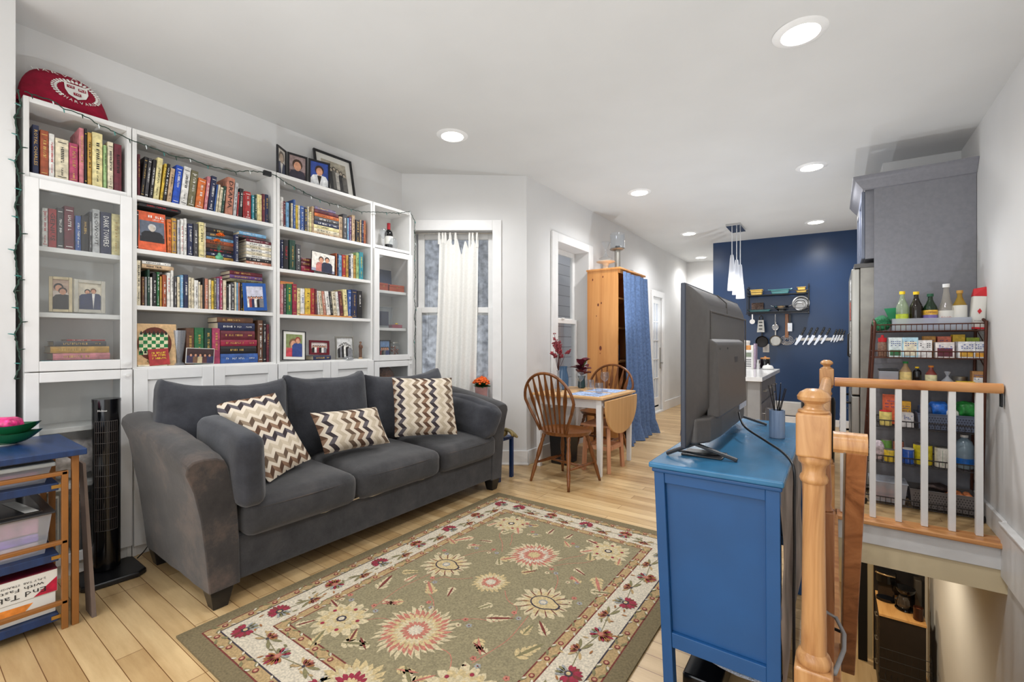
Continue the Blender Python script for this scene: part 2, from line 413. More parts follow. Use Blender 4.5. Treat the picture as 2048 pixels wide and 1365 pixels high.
# ---------------------------------------------------------------- recessed lights
LAMP = emis('lamp_glow', (255, 250, 242), 9)
TRIMR = mat('light_trim', (236, 236, 234), rough=.4, var=.01)
lights = [(-.14, 2.70, 'big recessed ceiling light nearest the camera at upper right'), (-2.43, 2.60, 'recessed ceiling light above the sofa'),
          (-.165, 4.82, 'recessed ceiling light in front of the tall grey cabinet'), (-1.69, 4.70, 'recessed ceiling light above the leaf table side of the room'),
          (-.197, 7.05, 'recessed ceiling light nearest the navy wall'), (-1.735, 6.90, 'recessed ceiling light left of the glass pendants'),
          (-2.05, 9.0, 'farthest recessed ceiling light, down the white hallway')]
proto = None
for (x, y, lab) in lights:
    z = ceil_z(x)
    if proto is None:
        r_ = thing('recessed_light', lab, 'ceiling light', (x, y, z), local=True, group='recessed ceiling lights')
        k = MB(); k.lathe([(.083, -.004), (.086, -.012), (.115, -.006), (.125, .0)], n=40); k.build('light_trim', TRIMR, r_, smooth=True)
        k = MB(); k.lathe([(.0001, -.008), (.084, -.008)], n=40); k.build('lens', LAMP, r_, smooth=True)
        proto = r_
    else: dup(proto, (x, y, z), label=lab)
def spot(x, y, z, e, col=(.97, .98, 1), ang=165, rad=.07, name='downlight_lamp', rot=(0, 0, 0)):
    l = bpy.data.lights.new(name, 'SPOT'); l.energy = e; l.color = col; l.spot_size = R(ang); l.spot_blend = .9; l.shadow_soft_size = rad
    o = bpy.data.objects.new(name, l); COL.objects.link(o); o.location = (x, y, z); o.rotation_euler = rot
for (x, y, lab) in lights: spot(x, y, ceil_z(x) - .085, 62 if y < 8 else 40)
for (x, y) in ((-1.6, .7), (-.2, .3), (-2.5, -.6), (-.4, -1.2)): spot(x, y, ceil_z(x) - .085, 40)  # added unseen lamps overhead and behind the camera, without fixtures
for (x, y, z, e_) in ((-2.0, 1.0, 1.1, 34), (-1.0, 2.9, 1.0, 22), (-1.5, 4.6, 1.1, 34), (-.5, 6.2, 1.1, 34), (-.7, -.2, 1.0, 34), (.35, 1.6, 1.2, 22), (.0, 4.1, 1.2, 14), (-2.1, 7.6, 1.3, 14)): spot(x, y, z, e_, (.86, .93, 1), 168, 0, 'ceiling_fill_lamp', (PI, 0, 0))  # added fill: sizeless, unseen spots aimed up to brighten ceiling and upper walls
def area(loc, rot, sx, sy, e, col=(1, 1, 1), name='area_lamp'):
    l = bpy.data.lights.new(name, 'AREA'); l.shape = 'RECTANGLE'; l.size = sx; l.size_y = sy; l.energy = e; l.color = col
    o = bpy.data.objects.new(name, l); COL.objects.link(o); o.location = loc; o.rotation_euler = rot
area((-1.3, -1.9, 1.5), (R(90), 0, 0), 3.5, 2.2, 55, (.96, .98, 1), 'rear_fill_light')  # added fill lamp behind the camera, facing into the room
spot(.2, 5.3, -.4, 48, (1, .86, .64), 170, .05, 'lower_hall_lamp')
spot(-.5, 6.9, -.4, 45, (1, .84, .6), 170, .05, 'lower_hall_lamp')
w = bpy.data.worlds.new('world'); SC.world = w; w.use_nodes = True
w.node_tree.nodes['Background'].inputs['Color'].default_value = (.86, .92, 1, 1)
w.node_tree.nodes['Background'].inputs['Strength'].default_value = .85

cam = bpy.data.cameras.new('camera'); co = bpy.data.objects.new('camera', cam); COL.objects.link(co)
co.location = (0, 0, 1.187); co.rotation_euler = (R(90), 0, R(35.543)); cam.sensor_width = 36; cam.lens = 15.868; cam.shift_y = 3.1 / 2048; cam.clip_start = .02
SC.camera = co
SC.view_settings.view_transform = 'Standard'; SC.view_settings.look = 'None'; SC.view_settings.exposure = 0.0

# ================================================================ BOOKCASES
def bookcase(label, y0, y1, levels, door=None, lowdoors=0):
    b_ = thing('bookcase', label, 'bookcase', (-3.29, (y0 + y1) / 2, 0))
    XB, XF = -3.42, -3.16
    t = .02
    for ys in (y0, y1 - t):
        k = MB(); k.box(XB, ys, .0, XF, ys + t, 2.375); k.build('side_panel', WHITE, b_, bevel=.0015)
    k = MB(); k.box(XB, y0 + t, 2.35, XF, y1 - t, 2.375); k.build('top_panel', WHITE, b_, bevel=.0015)
    k = MB(); k.box(XB, y0 + t, .05, XB + .008, y1 - t, 2.35); k.build('back_panel', WHITE, b_)
    k = MB(); k.box(XF - .03, y0 + t, 0, XF - .01, y1 - t, .07); k.build('plinth', WHITE, b_)
    for z in levels:
        k = MB(); k.box(XB + .008, y0 + t, z - .024, XF - (.003 if door is None or z > 2 else .022), y1 - t, z); k.build('shelf', WHITE, b_, bevel=.0015)
    if door:
        for (z0, z1) in door:
            w = .036
            k = MB(); yz(k, y0 + .001, y1 - .001, z0, z1, .05, XF + .001, XF + .02)
            d = k.build('door', WHITE2, b_, bevel=.003)
            k = MB(); k.box(XF + .008, y0 + .045, z0 + .045, XF + .011, y1 - .045, z1 - .045); k.build('glass_pane', GLASSD, d)
            k = MB(); k.tube([(XF + .02, y1 - .025, (z1 - .03) if z1 < 1.5 else z0 + .03), (XF + .036, y1 - .025, (z1 - .03) if z1 < 1.5 else z0 + .03)], [.005, .009]); k.build('knob', WHITE, d, smooth=True)
    if lowdoors:
        ym = (y0 + y1) / 2
        for a, c_ in ((y0 + .002, ym - .0015), (ym + .0015, y1 - .002)):
            k = MB(); yz(k, a, c_, .06, 1.04, .062, XF + .001, XF + .02); k.box(XF + .001, a + .06, .12, XF + .009, c_ - .06, .98)
            k.build('door', WHITE2, b_, bevel=.002)
    return b_
bookcase('white far-left bookcase with glass doors beside the black tower fan', .398, .807, (2.012, 1.664, 1.337, 1.085, .753, .46, .10), door=((1.045, 1.985), (.07, 1.04)))
bookcase('wide white second bookcase from the left with panelled lower doors', .811, 1.603, (2.010, 1.712, 1.395, 1.052, .08), lowdoors=1)
bookcase('wide white third bookcase from the left, three-part photo frame on top', 1.607, 2.408, (2.008, 1.708, 1.386, 1.052, .08), lowdoors=1)
bookcase('narrow white bookcase with glass door beside the curtained window', 2.412, 2.832, (2.02, 1.642, 1.316, 1.03, .70, .10), door=((1.03, 1.985), (.07, 1.025)))

# ---------------------------------------------------------------- books
USED = {}
def glyphs(k, horiz, c, L, hgt, rnd, nrm=0):
    # a run of small marks along a direction on the plane x = c[0]
    n = max(3, int(L / (hgt * .75))); n = min(n, 13); st = L / n
    for i in range(n):
        if rnd.random() < .14: continue
        u = -L / 2 + st * (i + .5); w = st * .30
        for (a0, a1, b0, b1) in (((-w, w, -.5, .5),) if rnd.random() < .3 else ((-w, -w * .3, -.5, .5), (-w, w, rnd.choice((-.5, .18)), rnd.choice((-.2, .5))))):
            if horiz: pts = [(c[0], c[1] + u + a0, c[2] + b0 * hgt), (c[0], c[1] + u + a1, c[2] + b0 * hgt), (c[0], c[1] + u + a1, c[2] + b1 * hgt), (c[0], c[1] + u + a0, c[2] + b1 * hgt)]
            else: pts = [(c[0], c[1] + b0 * hgt, c[2] - u - a0), (c[0], c[1] + b0 * hgt, c[2] - u - a1), (c[0], c[1] + b1 * hgt, c[2] - u - a1), (c[0], c[1] + b1 * hgt, c[2] - u - a0)]
            k.quad(*pts)
def book(X, y, z, th, h, col, lean, txt, tc, label, group, depth=None, flat=None):
    rnd = random.Random(int(y * 7919 + z * 331 + h * 1000))
    D = depth or min(.19, max(.11, h * .68)) * rnd.uniform(.92, 1.03) if flat is None else rnd.uniform(.13, .16)
    th -= .0006
    k = MB(); c_ = min(.0022, th * .12); r_ = min(.004, th * .3)
    if flat is None:
        poly = [(-D, -th / 2), (-r_, -th / 2), (-r_ * .3, -th / 2 + r_ * .5), (0, 0), (-r_ * .3, th / 2 - r_ * .5), (-r_, th / 2), (-D, th / 2), (-D, th / 2 - c_), (-r_ - c_, th / 2 - c_), (-r_ - c_, -th / 2 + c_), (-D, -th / 2 + c_)]
        n = len(poly)
        vs = [(p[0], p[1], 0) for p in poly] + [(p[0], p[1], h) for p in poly]
        fs = [(i, (i + 1) % n, n + (i + 1) % n, n + i) for i in range(n)]
        for o_ in (0, n):
            f_ = [(0, 1, 9, 10), (1, 2, 3, 4, 5, 8, 9), (5, 6, 7, 8)]
            fs += [tuple(o_ + j for j in (g[::-1] if o_ == 0 else g)) for g in f_]
        k.add(vs, fs)
    else:
        L = flat
        k.box(-D, -L / 2, 0, -.003, L / 2, c_); k.box(-D, -L / 2, th - c_, -.003, L / 2, th); k.prism([(-.006, c_), (-.003, 0), (0, th * .3), (0, th * .7), (-.003, th), (-.006, th - c_)], -L / 2, L / 2, 'y')
    o = k.build('book', bmat(col), origin=(0, 0, 0)); z += .0008; o.location = (X, y, z); W[o.name] = Vector((0, 0, 0))
    if lean:
        o.rotation_euler = (-R(lean), 0, 0); o.location = (X, y - math.tan(R(lean)) * h / 2, z + (abs(math.sin(R(lean))) * th / 2) + .0005)
    tag(o, label, 'book', group)
    k = MB()
    if flat is None: k.box(-D + .004, -th / 2 + c_ + .0002, .003, -r_ - c_ - .0002, th / 2 - c_ - .0002, h - .003)
    else: k.box(-D + .003, -flat / 2 + .003, c_ + .0002, -.0062, flat / 2 - .003, th - c_ - .0002)
    k.build('pages', M_PAGE, o)
    im = INKS[tc]
    if txt:
        # lettering on a flat little panel of the same colour as the spine
        if flat is None: text(o, txt[1:], (.0006, 0, h * .54), (0, 0, -1), (0, 1, 0), h * .72, th * .52, im, 'spine_lettering')
        return o
    k = MB()
    if flat is None:
        gh = min(th * .36, .012); x = .0009
        if th > .010:
            glyphs(k, False, (x, (gh * .1), h * rnd.uniform(.56, .66)), h * rnd.uniform(.35, .5), gh, rnd)
            if rnd.random() < .7: glyphs(k, False, (x, 0, h * .2), h * .2, gh * .6, rnd)
        if rnd.random() < .45:
            for zz in (.06, .9): k.box(x - .0005, -th * .33, h * zz, x, th * .33, h * zz + .003)
    else:
        gh = min(th * .4, .012)
        glyphs(k, True, (.0006, -flat * .12, th / 2), flat * .5, gh, rnd)
        if rnd.random() < .6: glyphs(k, True, (.0006, flat * .33, th / 2), flat * .16, gh * .7, rnd)
    if k.v: k.build('spine_lettering', im, o)
    return o
def uniq(label):
    w = label.split()
    if len(w) > 16: label = ' '.join(w[:16])
    return label
ORD = ['first', 'second', 'third', 'fourth', 'fifth', 'sixth', 'seventh', 'eighth', 'ninth', 'tenth', 'eleventh', 'twelfth', '13th', '14th', '15th', '16th', '17th', '18th', '19th', '20th', '21st', '22nd', '23rd', '24th', '25th', '26th', '27th', '28th', '29th', '30th', '31st', '32nd', '33rd', '34th', '35th', '36th', '37th', '38th']
def names(items, shelf, ci, ti):
    n = len(items); cols = [cname(i[ci]) for i in items]; out = []
    for i, it in enumerate(items):
        t = it[ti]
        pv = cols[i - 1] if i else None; nx = cols[i + 1] if i < n - 1 else None
        size = ''
        if ci == 3: size = 'slim ' if it[1] < .018 else ('thick ' if it[1] > .034 else '')
        if t: lab = f"{cols[i]} book with {t[1:]} down its spine, {shelf}"
        elif ci == 3:
            if pv is None: lab = f"{size}{cols[i]} book at left end of the {shelf}"
            elif nx is None: lab = f"{size}{cols[i]} book at right end of the {shelf}"
            else: lab = f"{size}{cols[i]} book between {pv} and {nx} ones, {shelf}"
        else:
            if pv is None: lab = f"{cols[i]} book at the bottom of the pile under {nx}, {shelf}"
            elif nx is None: lab = f"{cols[i]} book lying topmost on {pv} one, {shelf}"
            else: lab = f"{cols[i]} book lying between {pv} and {nx}, pile on {shelf}"
        out.append(lab)
    for i, l in enumerate(out):
        if out.count(l) > 1 or l in USED:
            out[i] = f"{cols[i]} book, {ORD[i]} from the left on {shelf}" if ci == 3 else f"{cols[i]} book, {ORD[i]} from bottom of pile on {shelf}"
    for l in out: USED[l] = 1
    return [uniq(l) for l in out]
ROWS = [('top shelf of far-left bookcase', 'books on the top shelf of the far-left bookcase', -3.185, 2.012, [(0.443, 0.023, 0.241, 'navy', 0, 'TROYAL CHARLES', 'g'), (0.473, 0.03, 0.226, 'rust', 0, None, 'g'), (0.499, 0.02, 0.219, 'white', 0, None, 'r'), (0.536, 0.049, 0.206, 'cream', 0, None, 'k'), (0.579, 0.033, 0.199, 'magenta', 0, None, 'g'), (0.609, 0.019, 0.29, 'pink', 0, None, 'g'), (0.625, 0.009, 0.294, 'black', 0, None, 'y'), (0.64, 0.017, 0.279, 'gold', 0, None, 'k'), (0.671, 0.042, 0.288, 'straw', 0, None, 'k'), (0.702, 0.014, 0.234, 'lime', 0, None, 'k'), (0.724, 0.024, 0.259, 'cream', 0, None, 'k'), (0.755, 0.033, 0.258, 'maroon', 0, None, 'k')]), ('second shelf of far-left bookcase', 'books behind glass on the second shelf of the far-left bookcase', -3.2, 1.664, [(0.477, 0.021, 0.193, 'white', 0, None, 'r'), (0.504, 0.03, 0.195, 'red', 0, 'TGENIUS', 'k'), (0.532, 0.024, 0.207, 'charcoal', 0, None, 'w'), (0.565, 0.038, 0.222, 'maroon', 0, None, 'w'), (0.599, 0.022, 0.182, 'blue', 0, None, 'w'), (0.625, 0.029, 0.188, 'black', 0, None, 'g'), (0.647, 0.011, 0.213, 'charcoal', 0, None, 'w'), (0.669, 0.03, 0.232, 'silver', 0, 'TBLOWOUT', 'k'), (0.709, 0.044, 0.226, 'navy', 0, 'TDARK TOWERS', 'w'), (0.75, 0.036, 0.225, 'straw', 0, None, 'g')]), ('top shelf of second bookcase', 'books on the top shelf of the second bookcase', -3.185, 2.01, [(0.847, 0.012, 0.237, 'maroon', 0, None, 'g'), (0.871, 0.017, 0.233, 'black', 5.0, None, 'g'), (0.89, 0.017, 0.232, 'charcoal', 5.0, None, 'w'), (0.911, 0.017, 0.23, 'black', 5.0, None, 'w'), (0.936, 0.027, 0.248, 'straw', 5.0, None, 'k'), (0.962, 0.012, 0.224, 'yellow', 6.0, None, 'k'), (0.977, 0.015, 0.228, 'black', 6.0, 'TON EDGE', 'w'), (0.998, 0.022, 0.207, 'tan', 6.0, None, 'k'), (1.031, 0.035, 0.233, 'cobalt', 6.0, None, 'w'), (1.071, 0.037, 0.238, 'white', 6.0, None, 'k'), (1.11, 0.037, 0.227, 'olive', 6.0, None, 'w'), (1.152, 0.043, 0.19, 'orange', 6.0, None, 'w'), (1.188, 0.018, 0.216, 'pink', 6.0, None, 'w'), (1.216, 0.03, 0.225, 'navy', 6.0, None, 'w'), (1.236, 0.008, 0.18, 'blue', 6.0, None, 'w'), (1.248, 0.012, 0.182, 'cream', 6.0, None, 'k'), (1.264, 0.016, 0.169, 'cream', 6.0, None, 'k'), (1.281, 0.016, 0.181, 'forest', 6.0, None, 'w'), (1.318, 0.045, 0.245, 'salmon', 4.0, 'TDRAMA', 'k'), (1.353, 0.019, 0.223, 'silver', 4.0, 'TCaste', 'k'), (1.367, 0.008, 0.166, 'red', 3.0, None, 'w'), (1.384, 0.025, 0.193, 'black', 3.0, None, 'w'), (1.402, 0.008, 0.176, 'red', 0, None, 'w'), (1.427, 0.039, 0.184, 'red', 0, None, 'w'), (1.461, 0.017, 0.169, 'teal', 0, None, 'w'), (1.478, 0.013, 0.176, 'forest', 0, None, 'w'), (1.502, 0.031, 0.184, 'straw', 0, None, 'g'), (1.53, 0.018, 0.196, 'maroon', 0, None, 'g'), (1.551, 0.022, 0.198, 'navy', 0, None, 'g')]), ('second shelf of second bookcase', 'books on the second shelf of the second bookcase', -3.185, 1.712, [(0.841, 0.01, 0.214, 'black', 0, None, 'w'), (0.99, 0.02, 0.199, 'orange', 0, None, 'k'), (1.013, 0.023, 0.211, 'gold', 0, None, 'b'), (1.036, 0.013, 0.207, 'silver', 0, None, 'b'), (1.054, 0.017, 0.216, 'white', 0, None, 'r'), (1.071, 0.014, 0.223, 'white', 0, None, 'k'), (1.096, 0.027, 0.197, 'navy', 0, None, 'w'), (1.125, 0.024, 0.205, 'charcoal', 0, None, 'w'), (1.156, 0.028, 0.219, 'straw', 0, None, 'k'), (1.175, 0.008, 0.217, 'cream', 0, None, 'k'), (1.359, 0.021, 0.181, 'navy', 0, None, 'w')]), ('third shelf of second bookcase', 'books on the third shelf of the second bookcase', -3.185, 1.395, [(0.845, 0.02, 0.254, 'cream', 0, None, 'k'), (0.866, 0.011, 0.164, 'brown', 0, None, 'g'), (0.879, 0.01, 0.165, 'grey', 0, None, 'k'), (0.891, 0.011, 0.208, 'forest', 0, None, 'w'), (0.903, 0.009, 0.166, 'white', 0, None, 'k'), (0.919, 0.019, 0.192, 'black', 0, None, 'w'), (0.936, 0.012, 0.2, 'green', 0, None, 'w'), (0.949, 0.009, 0.176, 'gold', 0, None, 'k'), (0.966, 0.019, 0.187, 'rust', 0, None, 'w'), (0.987, 0.017, 0.201, 'white', 0, None, 'r'), (1.004, 0.013, 0.218, 'white', 0, None, 'k'), (1.02, 0.013, 0.182, 'charcoal', 0, None, 'w'), (1.036, 0.014, 0.184, 'cream', 0, None, 'k'), (1.053, 0.015, 0.196, 'sky', 0, None, 'w'), (1.074, 0.022, 0.202, 'navy', 0, None, 'w'), (1.094, 0.014, 0.188, 'cream', 0, None, 'k'), (1.109, 0.014, 0.186, 'cream', 0, None, 'k'), (1.128, 0.022, 0.174, 'white', 0, None, 'k'), (1.145, 0.009, 0.166, 'cream', 0, None, 'b'), (1.156, 0.011, 0.148, 'tan', 0, None, 'k'), (1.167, 0.01, 0.195, 'black', 0, None, 'w'), (1.183, 0.018, 0.19, 'salmon', 0, None, 'w'), (1.203, 0.014, 0.186, 'cream', 0, None, 'k'), (1.218, 0.013, 0.181, 'yellow', 0, None, 'k'), (1.232, 0.012, 0.2, 'olive', 0, None, 'w'), (1.248, 0.016, 0.2, 'lavender', 0, None, 'w'), (1.266, 0.014, 0.214, 'magenta', 0, None, 'w'), (1.287, 0.019, 0.191, 'cream', 0, None, 'r'), (1.304, 0.01, 0.167, 'black', 0, None, 'w'), (1.317, 0.01, 0.168, 'white', 0, None, 'k'), (1.334, 0.021, 0.182, 'charcoal', 0, None, 'w'), (1.351, 0.01, 0.187, 'cream', 0, None, 'k'), (1.362, 0.009, 0.185, 'sky', 0, None, 'k'), (1.373, 0.011, 0.186, 'salmon', 0, None, 'k'), (1.389, 0.015, 0.188, 'black', 0, None, 'y'), (1.408, 0.019, 0.187, 'gold', 0, None, 'k')]), ('bottom shelf of second bookcase', 'books on the bottom open shelf of the second bookcase', -3.185, 1.052, [(1.095, 0.042, 0.223, 'brown', 0, None, 'g'), (1.143, 0.05, 0.226, 'green', 0, None, 'g'), (1.192, 0.04, 0.225, 'forest', 0, None, 'g'), (1.237, 0.045, 0.226, 'magenta', 0, None, 'g'), (1.508, 0.032, 0.286, 'brown', 0, None, 'w'), (1.536, 0.02, 0.285, 'black', 0, None, 'w'), (1.558, 0.018, 0.26, 'maroon', 0, None, 'g')]), ('top shelf of third bookcase', 'books on the top shelf of the third bookcase', -3.185, 2.008, [(1.656, 0.02, 0.211, 'white', 0, None, 'r'), (1.675, 0.014, 0.186, 'maroon', 0, None, 'w'), (1.696, 0.022, 0.181, 'sky', 0, None, 'k'), (1.715, 0.01, 0.184, 'black', 0, None, 'w'), (1.729, 0.013, 0.185, 'cream', 0, None, 'b'), (1.747, 0.017, 0.215, 'blue', 0, None, 'w'), (1.766, 0.018, 0.179, 'yellow', 0, None, 'k'), (1.782, 0.012, 0.181, 'white', 0, None, 'k'), (1.805, 0.028, 0.183, 'blue', 0, None, 'w'), (1.833, 0.023, 0.179, 'navy', 0, None, 'y'), (1.853, 0.012, 0.192, 'cream', 0, None, 'k'), (1.871, 0.017, 0.156, 'straw', 0, None, 'k'), (1.889, 0.016, 0.201, 'tan', 0, None, 'k'), (2.123, 0.032, 0.177, 'tan', 0, None, 'k'), (2.162, 0.038, 0.205, 'charcoal', 0, None, 'w'), (2.191, 0.015, 0.182, 'sky', 0, None, 'w'), (2.211, 0.021, 0.194, 'purple', 0, None, 'w'), (2.24, 0.028, 0.216, 'tan', 0, None, 'k'), (2.281, 0.037, 0.186, 'black', 0, None, 'g'), (2.31, 0.015, 0.193, 'tan', 0, None, 'k'), (2.329, 0.016, 0.194, 'navy', 0, None, 'w'), (2.349, 0.02, 0.195, 'rust', 0, None, 'g')]), ('second shelf of third bookcase', 'books on the second shelf of the third bookcase', -3.185, 1.708, [(1.657, 0.017, 0.206, 'navy', 0, None, 'w'), (1.685, 0.035, 0.211, 'black', 0, None, 'r'), (1.732, 0.044, 0.218, 'forest', 0, None, 'g'), (1.776, 0.036, 0.194, 'charcoal', 0, None, 'w'), (2.086, 0.012, 0.182, 'rust', 0, None, 'g'), (2.1, 0.011, 0.178, 'navy', 0, None, 'w'), (2.12, 0.026, 0.17, 'sky', 0, None, 'k'), (2.152, 0.032, 0.178, 'red', 0, None, 'y'), (2.183, 0.023, 0.18, 'gold', 0, None, 'k'), (2.206, 0.017, 0.184, 'navy', 0, None, 'w'), (2.228, 0.021, 0.2, 'white', 0, None, 'k'), (2.252, 0.021, 0.191, 'gold', 0, None, 'k'), (2.279, 0.026, 0.218, 'lime', 0, None, 'k'), (2.314, 0.039, 0.226, 'teal', 0, None, 'y')]), ('third shelf of third bookcase', 'books on the third shelf of the third bookcase', -3.185, 1.386, [(1.655, 0.021, 0.215, 'pink', 0, None, 'w'), (1.676, 0.018, 0.218, 'charcoal', 0, None, 'w'), (1.708, 0.041, 0.222, 'green', 0, None, 'y'), (1.748, 0.033, 0.225, 'crimson', 0, None, 'g'), (1.778, 0.022, 0.198, 'straw', 0, None, 'k'), (1.808, 0.032, 0.199, 'white', 0, None, 'b'), (1.849, 0.041, 0.203, 'yellow', 0, None, 'k'), (1.887, 0.032, 0.207, 'red', 0, None, 'g'), (1.913, 0.014, 0.205, 'maroon', 0, None, 'g'), (1.933, 0.012, 0.192, 'white', -4.0, None, 'k'), (1.954, 0.024, 0.192, 'cream', -6.0, None, 'k'), (1.979, 0.021, 0.194, 'salmon', -6.0, None, 'w'), (2.01, 0.034, 0.196, 'white', -7.0, None, 'k'), (2.037, 0.016, 0.197, 'black', -7.0, None, 'w'), (2.067, 0.03, 0.2, 'cream', -6.0, None, 'k'), (2.096, 0.022, 0.201, 'white', -6.0, None, 'k'), (2.124, 0.028, 0.207, 'maroon', -6.0, None, 'g'), (2.166, 0.037, 0.224, 'straw', -4.0, None, 'k'), (2.204, 0.031, 0.226, 'blue', 0, None, 'w'), (2.248, 0.05, 0.232, 'navy', 0, None, 'g'), (2.3, 0.047, 0.226, 'black', 0, None, 'w')])]
for shelf, group, X, zb, items in ROWS:
    labs = names(items, shelf, 3, 5)
    for it, lab in zip(items, labs):
        y, th, h, col, lean, t, tc = it
        zz = zb
        if shelf.startswith('third shelf of third') and 1.79 < y < 2.20: zz += .012; h -= .012
        book(X, y, zz, th, h, col, lean, t, tc, lab, group)
FL = [('fourth shelf of far-left bookcase', 'old books lying in a pile behind glass', -3.2, [(0.466, 0.728, 1.0855, 1.0955, 'teal', None, 'w'), (0.505, 0.725, 1.0965, 1.1315, 'pink', None, 'g'), (0.496, 0.722, 1.1325, 1.1665, 'gold', None, 'g'), (0.507, 0.71, 1.1675, 1.1935, 'charcoal', None, 'g'), (0.556, 0.705, 1.1945, 1.2025, 'red', None, 'w')]), ('second shelf of second bookcase', 'books lying behind the orange flowers', -3.215, [(1.193, 1.351, 1.7125, 1.7375, 'gold', None, 'k'), (1.193, 1.351, 1.7385, 1.7615, 'navy', None, 'w'), (1.193, 1.35, 1.7625, 1.7865, 'black', None, 'r'), (1.193, 1.351, 1.7875, 1.8155, 'brown', None, 'k'), (1.193, 1.349, 1.8165, 1.8395, 'rust', None, 'k'), (1.193, 1.349, 1.8405, 1.8585, 'sky', None, 'k'), (1.193, 1.351, 1.8595, 1.8855, 'charcoal', None, 'g'), (1.194, 1.349, 1.8865, 1.9165, 'black', None, 'g')]), ('second shelf of second bookcase', 'paperbacks piled at the right end of the second shelf', -3.185, [(1.417, 1.579, 1.7125, 1.7335, 'salmon', None, 'w'), (1.417, 1.579, 1.7345, 1.7565, 'black', None, 'w'), (1.417, 1.579, 1.7575, 1.7765, 'white', None, 'k'), (1.417, 1.579, 1.7775, 1.7975, 'cream', None, 'k'), (1.417, 1.579, 1.7985, 1.8185, 'white', None, 'k'), (1.417, 1.579, 1.8195, 1.8395, 'cream', None, 'k'), (1.417, 1.579, 1.8405, 1.8625, 'white', None, 'k'), (1.417, 1.579, 1.8635, 1.8825, 'maroon', None, 'w'), (1.373, 1.547, 1.8835, 1.9005, 'charcoal', None, 'r'), (1.374, 1.545, 1.9015, 1.9235, 'sky', None, 'w')]), ('third shelf of second bookcase', 'books lying on top of the upright row', -3.185, [(0.86, 1.011, 1.6105, 1.6335, 'tan', None, 'k'), (0.861, 0.996, 1.6345, 1.6515, 'white', None, 'k')]), ('third shelf of second bookcase', 'books lying above the blue photo frame', -3.2, [(1.323, 1.527, 1.5865, 1.6075, 'olive', None, 'k'), (1.323, 1.527, 1.6085, 1.6325, 'purple', None, 'g'), (1.323, 1.527, 1.6335, 1.6585, 'maroon', None, 'g')]), ('bottom shelf of second bookcase', 'leather bound books lying in a tall pile', -3.185, [(1.262, 1.49, 1.0525, 1.1135, 'blue', None, 'w'), (1.262, 1.48, 1.1145, 1.1625, 'black', None, 'g'), (1.262, 1.484, 1.1635, 1.2045, 'crimson', None, 'g'), (1.262, 1.471, 1.2055, 1.2635, 'maroon', None, 'g'), (1.247, 1.47, 1.2645, 1.3155, 'navy', None, 'w'), (1.243, 1.458, 1.3165, 1.3495, 'brown', None, 'g')]), ('top shelf of third bookcase', 'books lying in the middle of the top shelf', -3.185, [(1.896, 2.108, 2.0085, 2.0265, 'tan', None, 'k'), (1.896, 2.108, 2.0275, 2.0535, 'cream', None, 'k'), (1.896, 2.107, 2.0545, 2.0805, 'straw', None, 'k'), (1.901, 2.107, 2.0815, 2.1105, 'navy', None, 'w'), (1.903, 2.107, 2.1115, 2.1435, 'charcoal', None, 'w'), (1.903, 2.105, 2.1445, 2.1685, 'orange', None, 'k'), (1.903, 2.101, 2.1695, 2.1965, 'maroon', None, 'k'), (1.904, 2.078, 2.1975, 2.2185, 'lavender', None, 'y')]), ('second shelf of third bookcase', 'red books lying behind the tilted photo', -3.2, [(1.805, 1.906, 1.7085, 1.7545, 'crimson', None, 'g'), (1.805, 1.906, 1.7555, 1.7865, 'maroon', None, 'g'), (1.805, 1.906, 1.7875, 1.8165, 'maroon', None, 'g')])]
for shelf, group, X, items in FL:
    labs = names(items, shelf, 4, 5)
    for it, lab in zip(items, labs):
        y0, y1, za, zb_, col, t, tc = it
        book(X, (y0 + y1) / 2, za, zb_ - za, 0, col, 0, None, tc, lab, group, flat=y1 - y0)

